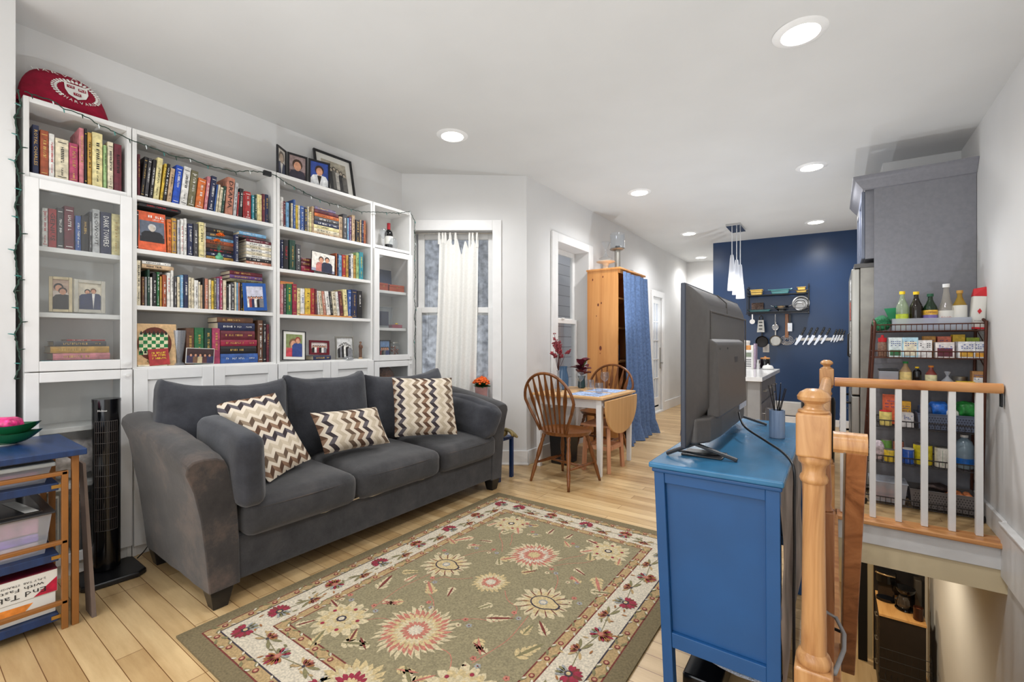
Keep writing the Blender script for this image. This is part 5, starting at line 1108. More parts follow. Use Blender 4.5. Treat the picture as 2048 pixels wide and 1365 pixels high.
def bin_(label, z, h, stuff, lid, lidc, y0=.10, y1=.415):
    b_ = thing('storage_bin', label, 'storage bin', (-2.82, .26, z + .001))
    k = MB(); x0, x1 = -2.99, -2.635
    def shell(i): return [(x0 + .02 - i, y0 + .02 - i), (x1 - .02 + i, y0 + .02 - i), (x1 - .02 + i, y1 - .02 + i), (x0 + .02 - i, y1 - .02 + i)]
    lo = [(x, y, z + .001) for x, y in shell(0)]; hi = [(x, y, z + h) for x, y in shell(.018)]
    k.add(lo + hi, [(0, 3, 2, 1), (0, 1, 5, 4), (1, 2, 6, 5), (2, 3, 7, 6), (3, 0, 4, 7)]); k.build('bin_body', CLP, b_)
    for (a, b2, c_, nm) in stuff:
        k = MB(); k.box(x0 + .035, y0 + .035, z + a, x1 - .032, y1 - .035, z + b2); k.build(nm, mat('fill_%d_%d_%d' % c_, c_, rough=.8, var=.35, vs=22), b_, bevel=.006)
    k = MB(); k.box(x0 - .008, y0 - .008, z + h, x1 + .008, y1 + .01, z + h + lid); k.build('lid', mat('lid_%d' % lidc[0], lidc, rough=.35), b_, bevel=.005)
    return b_
b1_ = bin_('clear plastic bin with a pale lid on the upper shelf of the blue unit', .607, .068, ((.004, .028, (170, 160, 165), 'fabric_scraps'), (.029, .05, (176, 96, 140), 'pink_fabric')), .018, (196, 204, 206))
b2_ = bin_('clear plastic bin of pink and purple folders on the middle shelf', .315, .165, ((.004, .05, (196, 164, 158), 'peach_folders'), (.052, .085, (150, 110, 190), 'purple_folders'), (.088, .15, (190, 120, 142), 'pink_folders')), .008, (46, 44, 44))
k = MB(); k.box(-2.66, .12, .703, -2.64, .40, .7125); k.box(-2.95, .12, .6945, -2.66, .40, .7135); tag(k.build('black_tray', BLACKP), 'thin black tray lying on the pale bin lid under the tabletop', 'tray')
k = MB(); k.box(-2.97, .13, .4895, -2.65, .39, .4955); o = tag(k.build('plastic_sleeve', mat('dark_film', (40, 38, 38), rough=.15), origin=(-2.8, .26, .49)), 'dark plastic sleeve lying on the middle bin', 'sleeve')
k = MB(); k.quad((-2.9, .30, .4965), (-2.66, .34, .4965), (-2.66, .38, .4965), (-2.9, .34, .4965)); k.build('white_flap', IVORY, o)
o = thing('paper_box', 'white and orange paper box at the bottom of the blue unit', 'box', (-2.8, .26, .069)); k = MB(); k.box(-2.99, .07, .0695, -2.638, .425, .152); k.build('box_body', IVORY, o, bevel=.002)
k = MB(); k.quad((-2.6374, .07, .10), (-2.6374, .33, .10), (-2.6374, .36, .135), (-2.6374, .07, .14)); k.build('orange_band', flatm((232, 140, 60)), o)
o = thing('folder_box', 'white and maroon folder box printed End Tab, lying upside down', 'box', (-2.8, .26, .153)); k = MB(); k.box(-2.99, .07, .1535, -2.635, .43, .245); k.build('box_body', IVORY, o, bevel=.002)
k = MB(); k.box(-2.99, .071, .2455, -2.636, .429, .249); k.build('box_base', flatm((110, 20, 44), 'maroon_card'), o)
k = MB(); k.add([(-2.6342, .428, .156), (-2.6342, .428, .215), (-2.6342, .36, .156)], [(0, 1, 2)]); k.build('corner_flash', flatm((190, 20, 60), 'crimson_card'), o)
text(o, 'End Tab Fo', (-2.6345, .30, .178), (0, -1, 0), (0, 0, -1), .19, .020, INK, 'box_lettering'); text(o, 'with Fasten', (-2.6345, .315, .203), (0, -1, 0), (0, 0, -1), .15, .013, INK, 'box_lettering'); text(o, '2-PLY TAB  STRAIGHT CUT', (-2.6345, .31, .222), (0, -1, 0), (0, 0, -1), .17, .008, INK, 'box_lettering')
k = MB(); k.hexa([(-2.70, .530, 0), (-2.60, .530, 0), (-2.60, .545, 0), (-2.70, .545, 0)], [(-2.74, .512, .66), (-2.66, .512, .66), (-2.66, .522, .66), (-2.74, .522, .66)])
tag(k.build('leaning_board', mat('greybrown_board', (112, 96, 86), rough=.7)), 'narrow grey board leaning between the side table and the fan', 'board')
# bowls on the table
GRB = mat('green_enamel', (24, 92, 54), rough=.2, var=.06)
for i, (zz_, s_, la) in enumerate(((.743, 1.0, 'lower green boat-shaped dish with white base on the side table'), (.778, .97, 'upper green boat-shaped dish holding pink wrapped sweets'))):
    o = thing('green_dish', la, 'dish', (-2.93, .31, zz_), (0, 0, R(52)), local=True, group=None)
    def bo(u, v, s_=s_):
        a = 2 * PI * u; r_ = .35 + .65 * v ** .6; px_ = .13 * s_ * r_ * math.copysign(abs(math.cos(a)) ** .8, math.cos(a)); py_ = .075 * s_ * r_ * math.sin(a)
        return (px_, py_, .004 + .048 * v + .012 * v * abs(math.cos(a)) ** 3)
    k = MB(); k.grid(28, 7, bo, closeu=True); k.grid(28, 7, lambda u, v: tuple(Vector(bo(u, 1 - v)) * .97 + Vector((0, 0, .002))), closeu=True); k.build('dish_body', GRB, o, smooth='all')
    k = MB(); k.lathe([(.04, 0), (.046, .006), (.0001, .006)], (0, 0, -.0005), 20); k.build('foot', IVORY, o, smooth=True)
    k = MB()
    for q_ in range(5): a = -.9 + q_ * .4; disc(k, 0, 0, 0, .001, .001, 3)
    if i:
        k = MB(); softbox(k, (-.01, 0, .055), (.13, .09, .05), .022, 8, (0, 0, .008), .006, 20, 3); k.build('pink_sweets', mat('pink_foil', (214, 40, 110), rough=.3, var=.3, vs=60), o, smooth='all')
# things low in the far-left bookcase
k = MB(); softbox(k, (-3.29, .60, .578), (.15, .24, .15), .05, 10, (.01, .01, .02), .02, 14, 4); tag(k.build('plastic_bag', mat('bag_film', (206, 198, 196), rough=.35, var=.2, vs=30), smooth='all'), 'crumpled pale plastic bag on a low shelf of the far-left bookcase', 'bag')
o = thing('binder', 'white and grey binder standing at the bottom of the far-left bookcase', 'binder', (-3.22, .52, .1008)); k = MB(); k.box(-3.38, .485, .101, -3.19, .525, .41); k.build('cover', IVORY, o, bevel=.002)
k = MB(); k.box(-3.1898, .49, .18, -3.189, .52, .40); k.build('grey_spine', bmat('grey'), o)
k = MB()
for i in range(5): disc(k, -3.1885, .505, .26 + i * .03, .006, .008, 10)
k.build('holes', INK, o)
k = MB(); k.box(-3.36, .58, .101, -3.2, .74, .36); tag(k.build('storage_box', mat('dark_box', (60, 62, 66), rough=.6), bevel=.004), 'dark box standing behind the fan in the far-left bookcase', 'box')

# ================================================================ WINDOW CURTAIN, POT
LINEN = mat('white_linen', (230, 228, 222), rough=.95, var=.02, vs=60, bump=.05, bs=500)
o = thing('window_curtain', 'sheer white tab-top curtain hanging off-centre in the tall bay window', 'curtain', BW @ Vector((.5, .03, .62)))
def cf(u, v):
    zt = 2.17 - .10 * max(0, 1 - abs(u - .58) * 9) - .05 * max(0, 1 - abs(u - .78) * 8) + .03 * math.sin(u * 31)
    t0 = .36 * (1 - v) ** .5 + .285 * (1 - (1 - v) ** .5); t1 = .74 * (1 - v) ** .6 + .712 * (1 - (1 - v) ** .6)
    t = t0 + (t1 - t0) * u; z = zt + (.615 - zt) * v
    y = .022 + .016 * math.sin(u * 27 + v * .8) * (.6 + .4 * v) + .007 * math.sin(u * 13 + 2)
    return BW @ Vector((t, y, z))
k = MB(); k.grid(90, 24, cf); k.build('curtain_cloth', LINEN, o, smooth='all')
for u in (.0, .09, .16, .28, .42, .78, .86, .97):
    p = cf(u, 0); l_ = BW.inverted() @ p
    for dy in (-.012, .012):
        k = MB(); a = BW @ Vector((l_.x, .03 + dy, 2.262)); b_ = BW @ Vector((l_.x + .006 * dy / .012, .03, l_.z - .02)); k.bar(a, b_, .018, .002, up=q); k.build('tab', LINEN, o)
o = thing('flower_planter', 'pink pot of orange kalanchoe flowers on the bay window sill', 'potted plant', BW @ Vector((.775, -.035, .601)), local=True)
k = MB(); k.lathe([(.052, 0), (.055, .004), (.062, .16), (.057, .16), (.052, .13), (.0001, .13)], n=26); k.build('pot', mat('pink_ceramic', (186, 140, 136), rough=.5, var=.08), o, smooth=True)
rnd = random.Random(4); k = MB()
for i in range(34):
    a = rnd.uniform(0, 6.28); el = rnd.uniform(-.2, .8); L = rnd.uniform(.07, .11); d = Vector((math.cos(a) * math.cos(el), math.sin(a) * math.cos(el), math.sin(el))); s_ = d.cross(Vector((0, 0, 1))).normalized() * .028; p0 = Vector((0, 0, .165))
    k.add([p0, p0 + d * L * .5 + s_ + Vector((0, 0, .012)), p0 + d * L, p0 + d * L * .5 - s_ + Vector((0, 0, .012))], [(0, 1, 2, 3)])
k.build('leaves', mat('kalanchoe_leaf', (44, 92, 48), rough=.4, var=.2), o)
k = MB()
for i in range(70):
    a = i * 2.4; r_ = .078 * math.sqrt((i + .5) / 70); k.ball((r_ * math.cos(a), r_ * math.sin(a), .25 - r_ * r_ * 9 + rnd.uniform(-.006, .006)), .0125, 5, .8)
k.build('blossom', mat('kalanchoe_orange', (240, 96, 26), rough=.7, var=.2, vs=90), o, smooth=True)
# small navy stool and olive gloves past the sofa's right arm
o = thing('navy_stool', 'small navy stool just showing past the right end of the sofa', 'stool', (-2.42, 3.14, 0))
k = MB(); k.box(-2.59, 3.045, .34, -2.31, 3.26, .365); k.build('seat', BLUED, o, bevel=.003)
for x in (-2.575, -2.325):
    for y in (3.06, 3.245): k = MB(); k.box(x - .014, y - .014, 0, x + .014, y + .014, .34); k.build('leg', BLUED, o)
OLG = mat('olive_leather', (126, 112, 72), rough=.8, var=.25, vs=20, bump=.3, bs=60)
o = thing('work_gloves', 'pair of olive work gloves draped on the navy stool', 'gloves', (-2.35, 3.12, .366))
k = MB(); softbox(k, (-2.37, 3.12, .405), (.14, .12, .075), .035, 8, (0, 0, 0), .012, 20, 2); k.build('palm', OLG, o, smooth='all')
for i in range(4):
    k = MB(); y = 3.10 + i * .024; k.tube([(-2.33, y, .43), (-2.29, y + .02, .445 - .01 * i), (-2.255, y + .035, .42 - .012 * i), (-2.24, y + .045, .385 - .008 * i)], [.013, .013, .012, .009], 8); k.build('finger', OLG, o, smooth='all')

# ================================================================ DINING SET
PINEL = wood('pale_birch', [(196, 150, 100), (214, 172, 120), (226, 186, 136)], scale=5, stretch=(.15, 1, 1), rough=.4)
tb = thing('dining_table', 'small drop-leaf table with birch top and white legs by the second window', 'table', (-2.0, 4.03, 0))
k = MB(); k.box(-2.37, 3.64, .683, -1.632, 4.43, .705); k.build('tabletop', PINEL, tb, bevel=.004, seg=3)
k = MB(); k.box(-2.31, 3.69, .60, -1.69, 3.705, .682); k.box(-2.31, 4.37, .60, -1.69, 4.385, .682); k.box(-2.32, 3.70, .60, -2.305, 4.38, .682); k.box(-1.70, 3.70, .60, -1.685, 4.38, .682); k.build('apron', WHITE2, tb)
for x, y in ((-2.31, 3.69), (-1.685, 3.69), (-2.31, 4.385), (-1.685, 4.385)):
    k = MB(); k.hexa([(x - .019, y - .019, 0), (x + .019, y - .019, 0), (x + .019, y + .019, 0), (x - .019, y + .019, 0)], [(x - .026, y - .026, .68), (x + .026, y - .026, .68), (x + .026, y + .026, .68), (x - .026, y + .026, .68)]); k.build('leg', WHITE2, tb, bevel=.003)
pl_ = [(3.66, .672)] + [(4.035 - .375 * math.cos(PI * i / 20) , .655 - .31 * math.sin(PI * i / 20) ** .8) for i in range(21)] + [(4.41, .672)]
k = MB(); k.prism(pl_, -1.628, -1.610, 'x'); k.build('drop_leaf', wood('birch_leaf', [(190, 140, 88), (208, 160, 104), (220, 176, 120)], scale=5, stretch=(1, 1, .12), rough=.4), tb, bevel=.003)
def windsor(label, loc, rz):
    c_ = thing('windsor_chair', label, 'chair', loc, (0, 0, rz), local=True, group='honey oak bow-back chairs at the leaf table')
    k = MB()
    def seat(u, v):
        a = 2 * PI * u; r_ = .001 + .999 * v; sx = .225 * r_ * math.cos(a); sy = .205 * r_ * math.sin(a); sx *= 1 + .08 * math.sin(a)
        return (sx, sy, .445 - .012 * (1 - v ** 3))
    k.grid(36, 8, seat, closeu=True)
    k.grid(36, 2, lambda u, v: (lambda p: (p[0] * (1 - .06 * v), p[1] * (1 - .06 * v), .445 - .03 * v))(seat(u, 1)), closeu=True)
    n0 = [(.225 * .94 * math.cos(2 * PI * i / 36) * (1 + .08 * math.sin(2 * PI * i / 36)), .205 * .94 * math.sin(2 * PI * i / 36), .415) for i in range(36)]
    k.add(n0, [tuple(range(36))[::-1]]); k.build('seat', HONEY, c_, smooth=True)
    def bk(x, z):   # back plane leans
        return (x, -.165 - .11 * (z - .44) / .5, z)
    P_ = []
    for i in range(41):
        a = PI * i / 40; P_.append((-math.cos(a) * .23, math.sin(a)))
    P_ = [bk(-.14, .44), bk(-.175, .52), bk(-.228, .62)] + [bk(-.262 * math.cos(PI * i / 24), .70 + .235 * math.sin(PI * i / 24)) for i in range(25)] + [bk(.228, .62), bk(.175, .52), bk(.14, .44)]
    k = MB(); k.tube(P_, .0125, 10); k.build('back_bow', HONEY, c_, smooth='all')
    for i in range(7):
        f = (i - 3) / 3; xb = f * .12; xt = f * .205; zt = .70 + .235 * math.sqrt(max(0, 1 - (xt / .262) ** 2)) - .004
        a = Vector(bk(xb, .44)); b_ = Vector(bk(xt, zt)); k = MB(); N = 12; vs = []
        for j in range(N + 1):
            t = j / N; p = a.lerp(b_, t); w_ = .0065 + .0125 * math.exp(-((t - .68) / .16) ** 2) * (1 if t < .68 else 1.0); vs += [p + Vector((-w_, -.004, 0)), p + Vector((w_, -.004, 0)), p + Vector((w_, .004, 0)), p + Vector((-w_, .004, 0))]
        fs = []
        for j in range(N):
            for m_ in range(4): fs.append((j * 4 + m_, j * 4 + (m_ + 1) % 4, j * 4 + 4 + (m_ + 1) % 4, j * 4 + 4 + m_))
        k.add(vs, fs); k.build('spindle', HONEY, c_)
    feet = []
    for sx, sy in ((-1, -1), (1, -1), (-1, 1), (1, 1)):
        a = Vector((sx * .13, sy * .12, .42)); b_ = Vector((sx * .205, sy * .215, 0)); feet.append((a, b_)); k = MB()
        rr = [.017, .0175, .013, .0175, .013, .020, .017, .013, .0175, .013, .017, .013, .011]; tt = [0, .08, .12, .16, .20, .36, .5, .56, .60, .64, .7, .9, 1]
        k.tube([a.lerp(b_, t) for t in tt], rr, 12); k.build('leg', HONEY, c_, smooth='all')
    L_ = lambda i, t: feet[i][0].lerp(feet[i][1], t)
    for (i, j, t) in ((0, 2, .62), (1, 3, .62)):
        a, b_ = L_(i, t), L_(j, t); k = MB(); k.tube([a, a.lerp(b_, .25), a.lerp(b_, .5), a.lerp(b_, .75), b_], [.008, .012, .014, .012, .008], 10); k.build('stretcher', HONEY, c_, smooth='all')
    a = L_(0, .62).lerp(L_(2, .62), .5); b_ = L_(1, .62).lerp(L_(3, .62), .5); k = MB(); k.tube([a, a.lerp(b_, .5), b_], [.008, .013, .008], 10); k.build('stretcher', HONEY, c_, smooth='all')
    return c_
windsor('honey oak bow-back chair nearest the camera, before the leaf table', (-1.88, 3.42, 0), R(-10))
windsor('honey oak bow-back chair behind the leaf table, before the pine cabinet', (-2.06, 4.55, 0), R(176))
STW = wood('pinkish_beech', [(176, 118, 84), (196, 140, 104), (206, 152, 116)], scale=8, stretch=(1, 1, .15), rough=.5)
o = thing('step_stool', 'small unpainted wooden stool tucked beneath the hanging table leaf', 'stool', (-1.79, 3.98, 0))
k = MB(); k.box(-1.93, 3.80, .415, -1.63, 4.16, .435); k.build('seat', STW, o, bevel=.003)
for x, y in ((-1.905, 3.82), (-1.655, 3.82), (-1.905, 4.14), (-1.655, 4.14)):
    k = MB(); k.bar((x, y, 0), (x + (-1.79 - x) * .12, y + (3.98 - y) * .15, .415), .032, .032); k.build('leg', STW, o, bevel=.002)
k = MB(); k.box(-1.895, 3.835, .20, -1.665, 3.865, .235); k.box(-1.895, 4.095, .20, -1.665, 4.125, .235); k.build('stretcher', STW, o)
k = MB(); k.box(-1.675, 3.86, .20, -1.65, 4.10, .235); k.box(-1.91, 3.86, .20, -1.885, 4.10, .235); k.build('side_rail', STW, o)
o = thing('waste_bin', 'black bin standing on the floor under the leaf table', 'bin', (-2.2, 3.95, 0))
k = MB(); k.hexa([(-2.27, 3.84, 0), (-2.10, 3.84, 0), (-2.10, 4.06, 0), (-2.27, 4.06, 0)], [(-2.285, 3.82, .33), (-2.09, 3.82, .33), (-2.09, 4.08, .33), (-2.285, 4.08, .33)]); k.build('bin_body', BLACKP, o, bevel=.006)
k = MB(); k.box(-2.288, 3.817, .331, -2.087, 4.083, .345); k.build('rim', BLACKP, o, bevel=.004)
# place settings
PLM = mat('blue_placemat', (150, 170, 205), rough=.9, var=.25, vs=40)
for (x0, y0, x1, y1, la) in ((-2.02, 3.70, -1.70, 4.0, 'pale blue patterned placemat at the near end of the table'), (-2.02, 4.08, -1.70, 4.37, 'pale blue patterned placemat at the far end of the table')):
    k = MB(); k.box(x0, y0, .7053, x1, y1, .7075); tag(k.build('placemat', PLM), la, 'placemat')
for (x, y, la) in ((-2.05, 4.03, 'wine glass standing at the left of the placemats'), (-1.84, 4.15, 'taller-looking wine glass standing at the right, behind the tumbler')):
    wineglass('wine_glass', la, (x, y, .7055 if x < -2.03 else .708), .19, .042, 'stemmed glasses on the leaf table')
for (x, y, la) in ((-1.80, 3.93, 'clear tumbler on the near placemat'), (-2.02, 4.20, 'clear tumbler beside the left wine glass')):
    k = MB(); k.lathe([(.030, 0), (.034, .006), (.041, .045), (.037, .10), (.0345, .10), (.038, .045), (.031, .012), (.0001, .012)], (x, y, .708), 24); tag(k.build('tumbler', GLASSW, smooth=True), la, 'glass')
for (x, y) in ((-1.88, 3.78),):
    k = MB(); k.box(x, y, .708, x + .16, y + .012, .7105); tag(k.build('knife', STEEL), 'steel table knife on the near placemat', 'knife')
# plants on the table
o = thing('berry_vase', 'slim clear vase of red berry twigs on the leaf table', 'vase', (-2.20, 3.86, .7058), local=True)
k = MB(); k.lathe([(.03, 0), (.034, .01), (.036, .07), (.014, .15), (.012, .19), (.020, .21)], n=20); k.build('vase_glass', glass('crystal'), o, smooth=True)
rnd = random.Random(11); k = MB(); kb = MB()
for i in range(13):
    a = rnd.uniform(0, 6.28); sp_ = rnd.uniform(.02, .17); top = Vector((math.cos(a) * sp_, math.sin(a) * sp_, rnd.uniform(.34, .50))); P_ = [Vector((0, 0, .05)), Vector((0, 0, .2)), top * .6 + Vector((0, 0, .13)), top]
    if i == 0: top = Vector((-.03, -.03, .58)); P_ = [Vector((0, 0, .05)), Vector((0, 0, .2)), Vector((-.01, -.01, .4)), top]
    k.tube(P_, .002, 5)
    for j in range(34):
        t = rnd.uniform(.0, 1); p = P_[2].lerp(P_[3], t) + Vector((rnd.uniform(-.014, .014), rnd.uniform(-.014, .014), rnd.uniform(-.012, .012))); kb.ball(p, .0068, 4)
k.build('twigs', mat('twig_brown', (74, 40, 36)), o); kb.build('berries', mat('berry_red', (128, 34, 44), rough=.4, var=.3, vs=50), o)['kind'] = 'stuff'
k = MB(); k.lathe([(.045, 0), (.055, .01), (.058, .12), (.04, .20), (.045, .24)], (-2.26, 4.06, .7055), 24)
tag(k.build('blue_vase', glass('blue_glass', (110, 150, 186), alpha=.35, rough=.05, ior=1.45), smooth=True), 'wide translucent blue glass vase behind the berry twigs', 'vase')
o = thing('burgundy_plant', 'dark glass pot with burgundy and green broad leaves by the window', 'potted plant', (-2.18, 4.32, .7055), local=True)
k = MB(); k.lathe([(.03, 0), (.04, .01), (.034, .10), (.042, .13)], n=20); k.build('pot', mat('dark_green_glass', (36, 60, 62), rough=.1), o, smooth=True)
def leafm(k, d, L, w_, p0, curl=.3):
    d = Vector(d).normalized(); s_ = d.cross(Vector((0, 0, 1)));  s_ = s_.normalized() if s_.length > .01 else Vector((1, 0, 0)); vs = []; n = 6
    for i in range(n + 1):
        t = i / n; c_ = p0 + d * L * t - Vector((0, 0, 1)) * curl * L * t * t; ww = w_ * math.sin(PI * min(1, t * .92 + .05)) ; vs += [c_ - s_ * ww + Vector((0, 0, ww * .4)), c_, c_ + s_ * ww + Vector((0, 0, ww * .4))]
    fs = []
    for i in range(n): fs += [(i * 3, i * 3 + 1, i * 3 + 4, i * 3 + 3), (i * 3 + 1, i * 3 + 2, i * 3 + 5, i * 3 + 4)]
    k.add(vs, fs)
k = MB()
for i in range(16): a = i * 2.4; el = .2 + .9 * rnd.random(); leafm(k, (math.cos(a) * math.cos(el), math.sin(a) * math.cos(el), math.sin(el)), rnd.uniform(.12, .17), .048, Vector((0, 0, .13 + .05 * (i % 3))))
k.build('burgundy_leaves', mat('burgundy_leaf', (92, 28, 42), rough=.35, var=.2), o, smooth='all')
k = MB()
for i in range(5): a = i * 1.3; leafm(k, (math.cos(a) * .5, math.sin(a) * .5, .9), .10, .03, Vector((0, .02, .22)))
k.build('green_leaves', mat('pale_leaf', (130, 164, 100), rough=.4, var=.2), o, smooth='all')

# ================================================================ PINE CABINET WITH BLUE CURTAIN
cb = thing('pine_cabinet', 'tall knotty pine cabinet with open front against the long wall', 'cabinet', (-2.2, 5.33, 0))
k = MB(); k.box(-2.40, 4.905, 0, -2.02, 4.93, 2.03); k.build('side_panel', PINE, cb); k = MB(); k.box(-2.40, 5.72, 0, -2.02, 5.745, 2.03); k.build('side_panel', PINE, cb)
k = MB(); k.box(-2.41, 4.895, 2.03, -1.985, 5.755, 2.052); k.build('top_panel', PINE, cb, bevel=.004)
k = MB(); k.box(-2.02, 4.93, 1.99, -2.005, 5.72, 2.03); k.build('front_rail', PINE, cb)
k = MB(); k.box(-2.40, 4.93, .0, -2.39, 5.72, 2.03); k.build('back_panel', PINE, cb)
for z in (.12, .55, .95, 1.35, 1.7): k = MB(); k.box(-2.39, 4.931, z, -2.06, 5.719, z + .02); k.build('shelf', PINE, cb)
KN = mat('pine_knot', (110, 48, 24), rough=.5, var=.3, vs=60); k = MB()
for (x, z, r_) in ((-2.33, 1.93, .010), (-2.2, 1.955, .009), (-2.26, 1.63, .013), (-2.22, 1.65, .009), (-2.28, 1.5, .006), (-2.23, 1.12, .020), (-2.235, 1.06, .006), (-2.12, .7, .012)):
    k.add([(x + r_ * .8 * math.cos(t), 4.9043, z + r_ * 1.4 * math.sin(t)) for t in [2 * PI * i / 12 for i in range(12)]], [tuple(range(12))])
k.build('knots', KN, cb)
rnd = random.Random(8)
for i, (y, z, c_) in enumerate(((4.98, .572, 'forest'), (5.04, .972, 'navy'), (5.0, 1.372, 'rust'), (5.06, .142, 'maroon'))):
    k = MB(); k.box(-2.2, y - .035, z, -2.07, y + .05, z + .19); tag(k.build('pantry_box', bmat(c_), bevel=.002), f'{cname(c_)} packet on shelf {["two", "three", "four", "one"][i]} inside the pine cabinet', 'packet')
DEN = mat('denim_blue', (92, 116, 156), rough=.9, var=.12, vs=40, bump=.2, bs=300)
o = thing('cabinet_curtain', 'long denim-blue curtain covering the front of the pine cabinet', 'curtain', (-1.98, 5.35, 0))
def cf2(u, v):
    y0 = 4.925 + .02 * v; y1 = 5.73 + .17 * v ** 1.5; amp = .012 + .03 * v; y = y0 + (y1 - y0) * u
    x = -1.962 + .02 * v + amp * math.sin(u * 33 + .6 * math.sin(v * 3)) + .01 * math.sin(u * 12 + v * 2)
    if v > .93: x += .35 * (v - .93) + .02 * math.sin(u * 20); y += .3 * (v - .93) * u
    return (x, y, 1.995 * (1 - v) + .006)
k = MB(); k.grid(110, 34, cf2); k.build('curtain_cloth', DEN, o, smooth='all')
# glassware on top
o = thing('cake_stand', 'cream pedestal cake stand on top of the pine cabinet', 'cake stand', (-2.22, 5.03, 2.053), local=True)
k = MB(); k.lathe([(.055, 0), (.058, .006), (.035, .02), (.03, .05), (.045, .075), (.10, .088), (.112, .098), (.108, .10), (.0001, .094)], n=30); k.build('stand_body', mat('cream_ceramic', (224, 212, 194), rough=.3), o, smooth=True)
k = MB(); k.lathe([(.020, .10), (.075, .125), (.08, .135), (.03, .16), (.012, .20), (.010, .24), (.03, .28), (.055, .33)], n=26); o = tag(k.build('glass_funnel', GLASSW, origin=(0, 0, .1), smooth=True), 'clear glass funnel-shaped dish on the cream cake stand', 'dish'); o.location = (-2.22, 5.03, 2.0535 + .101)
o = thing('beverage_dispenser', 'glass cylinder dispenser raised on a metal tower, top of pine cabinet', 'dispenser', (-2.15, 5.22, 2.053), local=True)
k = MB(); k.lathe([(.06, 0), (.062, .008), (.035, .014), (.034, .25)], n=24); k.build('tower', STEEL, o, smooth=True)
k = MB(); k.lathe([(.035, .25), (.085, .262), (.095, .272), (.085, .274), (.0001, .274)], n=28); k.build('tray', STEEL, o, smooth=True)
k = MB(); k.lathe([(.082, .275), (.088, .28), (.088, .46), (.085, .46), (.085, .285)], n=30); k.build('glass_cylinder', GLASSW, o, smooth=True)
k = MB(); k.lathe([(.03, .275), (.03, .31), (.0001, .312)], n=20); k.build('core', BLACKP, o, smooth=True)
for i in range(3):
    k = MB(); k.lathe([(.05, 0), (.085, .010), (.11, .016), (.11, .019), (.05, .004)], (-2.17, 5.50, 2.0535 + i * .012), 30); tag(k.build('glass_plate', GLASSW, smooth=True), ['lowest', 'middle', 'topmost'][i] + ' of three clear glass plates stacked on the pine cabinet', 'plate')

# ================================================================ KITCHEN: ISLAND, STOOL, PENDANTS
GREYC = mat('grey_cabinet_paint', (130, 130, 136), rough=.5, var=.03, vs=40, bump=.03, bs=300); GREYL = mat('grey_light', (150, 148, 146), rough=.5, var=.03)
isl = thing('kitchen_island', 'grey kitchen island with white stone top behind the television', 'kitchen island', (-.72, 4.6, 0))
k = MB(); k.box(-.98, 3.93, .885, -.45, 5.30, .92); k.build('worktop', mat('white_quartz', (226, 224, 222), rough=.15, var=.03), isl, bevel=.003)
k = MB(); k.box(-.95, 4.15, .08, -.50, 5.26, .884); k.box(-.93, 4.2, 0, -.53, 5.2, .08); k.build('carcass', GREYC, isl)
k = MB(); k.box(-.56, 3.98, 0, -.47, 4.06, .884); k.build('leg', GREYL, isl, bevel=.004)
k = MB(); k.box(-.95, 4.06, 0, -.56, 4.08, .884); k.build('end_panel', GREYL, isl)
for j in range(3):
    a = 4.20 + j * .355
    k = MB(); yz(k, a, a + .34, .10, .68, .05, -.50, -.485); k.box(-.50, a + .05, .15, -.492, a + .29, .63); d_ = k.build('door', GREYC, isl); k = MB(); k.tube([(-.485, a + .05, .60), (-.465, a + .05, .60), (-.465, a + .05, .48), (-.485, a + .05, .48)], .004, 6); k.build('handle', STEEL, d_)
    k = MB(); k.box(-.50, a, .70, -.485, a + .34, .86); d_ = k.build('drawer', GREYC, isl, bevel=.003); k = MB(); k.tube([(-.485, a + .1, .78), (-.465, a + .1, .78), (-.465, a + .24, .78), (-.485, a + .24, .78)], .004, 6); k.build('handle', STEEL, d_)
st = thing('bar_stool', 'white-seated bar stool with thin chrome legs left of the television', 'stool', (-1.43, 6.05, 0))
k = MB(); k.lathe([(.17, 0), (.185, .012), (.185, .03), (.17, .042), (.0001, .044)], (-1.43, 6.05, .785), 28); k.build('seat', WHITE, st, smooth=True)
for i in range(4): a = PI / 4 + i * PI / 2; k = MB(); k.tube([(-1.43 + .12 * math.cos(a), 6.05 + .12 * math.sin(a), .785), (-1.43 + .22 * math.cos(a), 6.05 + .22 * math.sin(a), .006)], .009, 8); k.build('leg', CHROME, st)
k = MB(); k.tube([(-1.43 + .18 * math.cos(a), 6.05 + .18 * math.sin(a), .30) for a in [2 * PI * i / 24 for i in range(24)]], .007, 6, close=True); k.build('foot_ring', CHROME, st)
pn = thing('pendant_light', 'chrome ceiling plate with three hanging frosted cone glass shades', 'pendant light', (-1.1, 6.85, ceil_z(-1.1)))
k = MB(); k.box(-1.19, 6.60, ceil_z(-1.1) - .03, -1.01, 7.05, ceil_z(-1.1) + .002); k.build('ceiling_plate', CHROME, pn, bevel=.002)
for (x, y, zt, zb) in ((-1.125, 6.68, 2.37, 1.89), (-1.09, 6.82, 2.32, 1.845), (-1.065, 6.95, 2.27, 1.80)):
    k = MB(); k.tube([(x, y, ceil_z(x) - .03), (x, y, zt)], .006, 6); k.build('cord', mat('clear_cord', (220, 222, 224), rough=.3), pn)
    k = MB(); k.lathe([(.018, zt), (.024, zt - .04), (.058, zb), (.055, zb), (.0225, zt - .04)], (x, y, 0), 26); s_ = k.build('shade', glass('frost_shade', (244, 246, 250), alpha=.45, rough=.2, ior=1.5), pn, smooth=True)
    k = MB(); k.lathe([(.0001, zb + .05), (.018, zb + .06), (.024, zb + .12), (.012, zb + .2), (.0001, zb + .21)], (x, y, 0), 16); k.build('bulb', emis('pendant_bulb', (255, 246, 232), 22), s_, smooth=True)

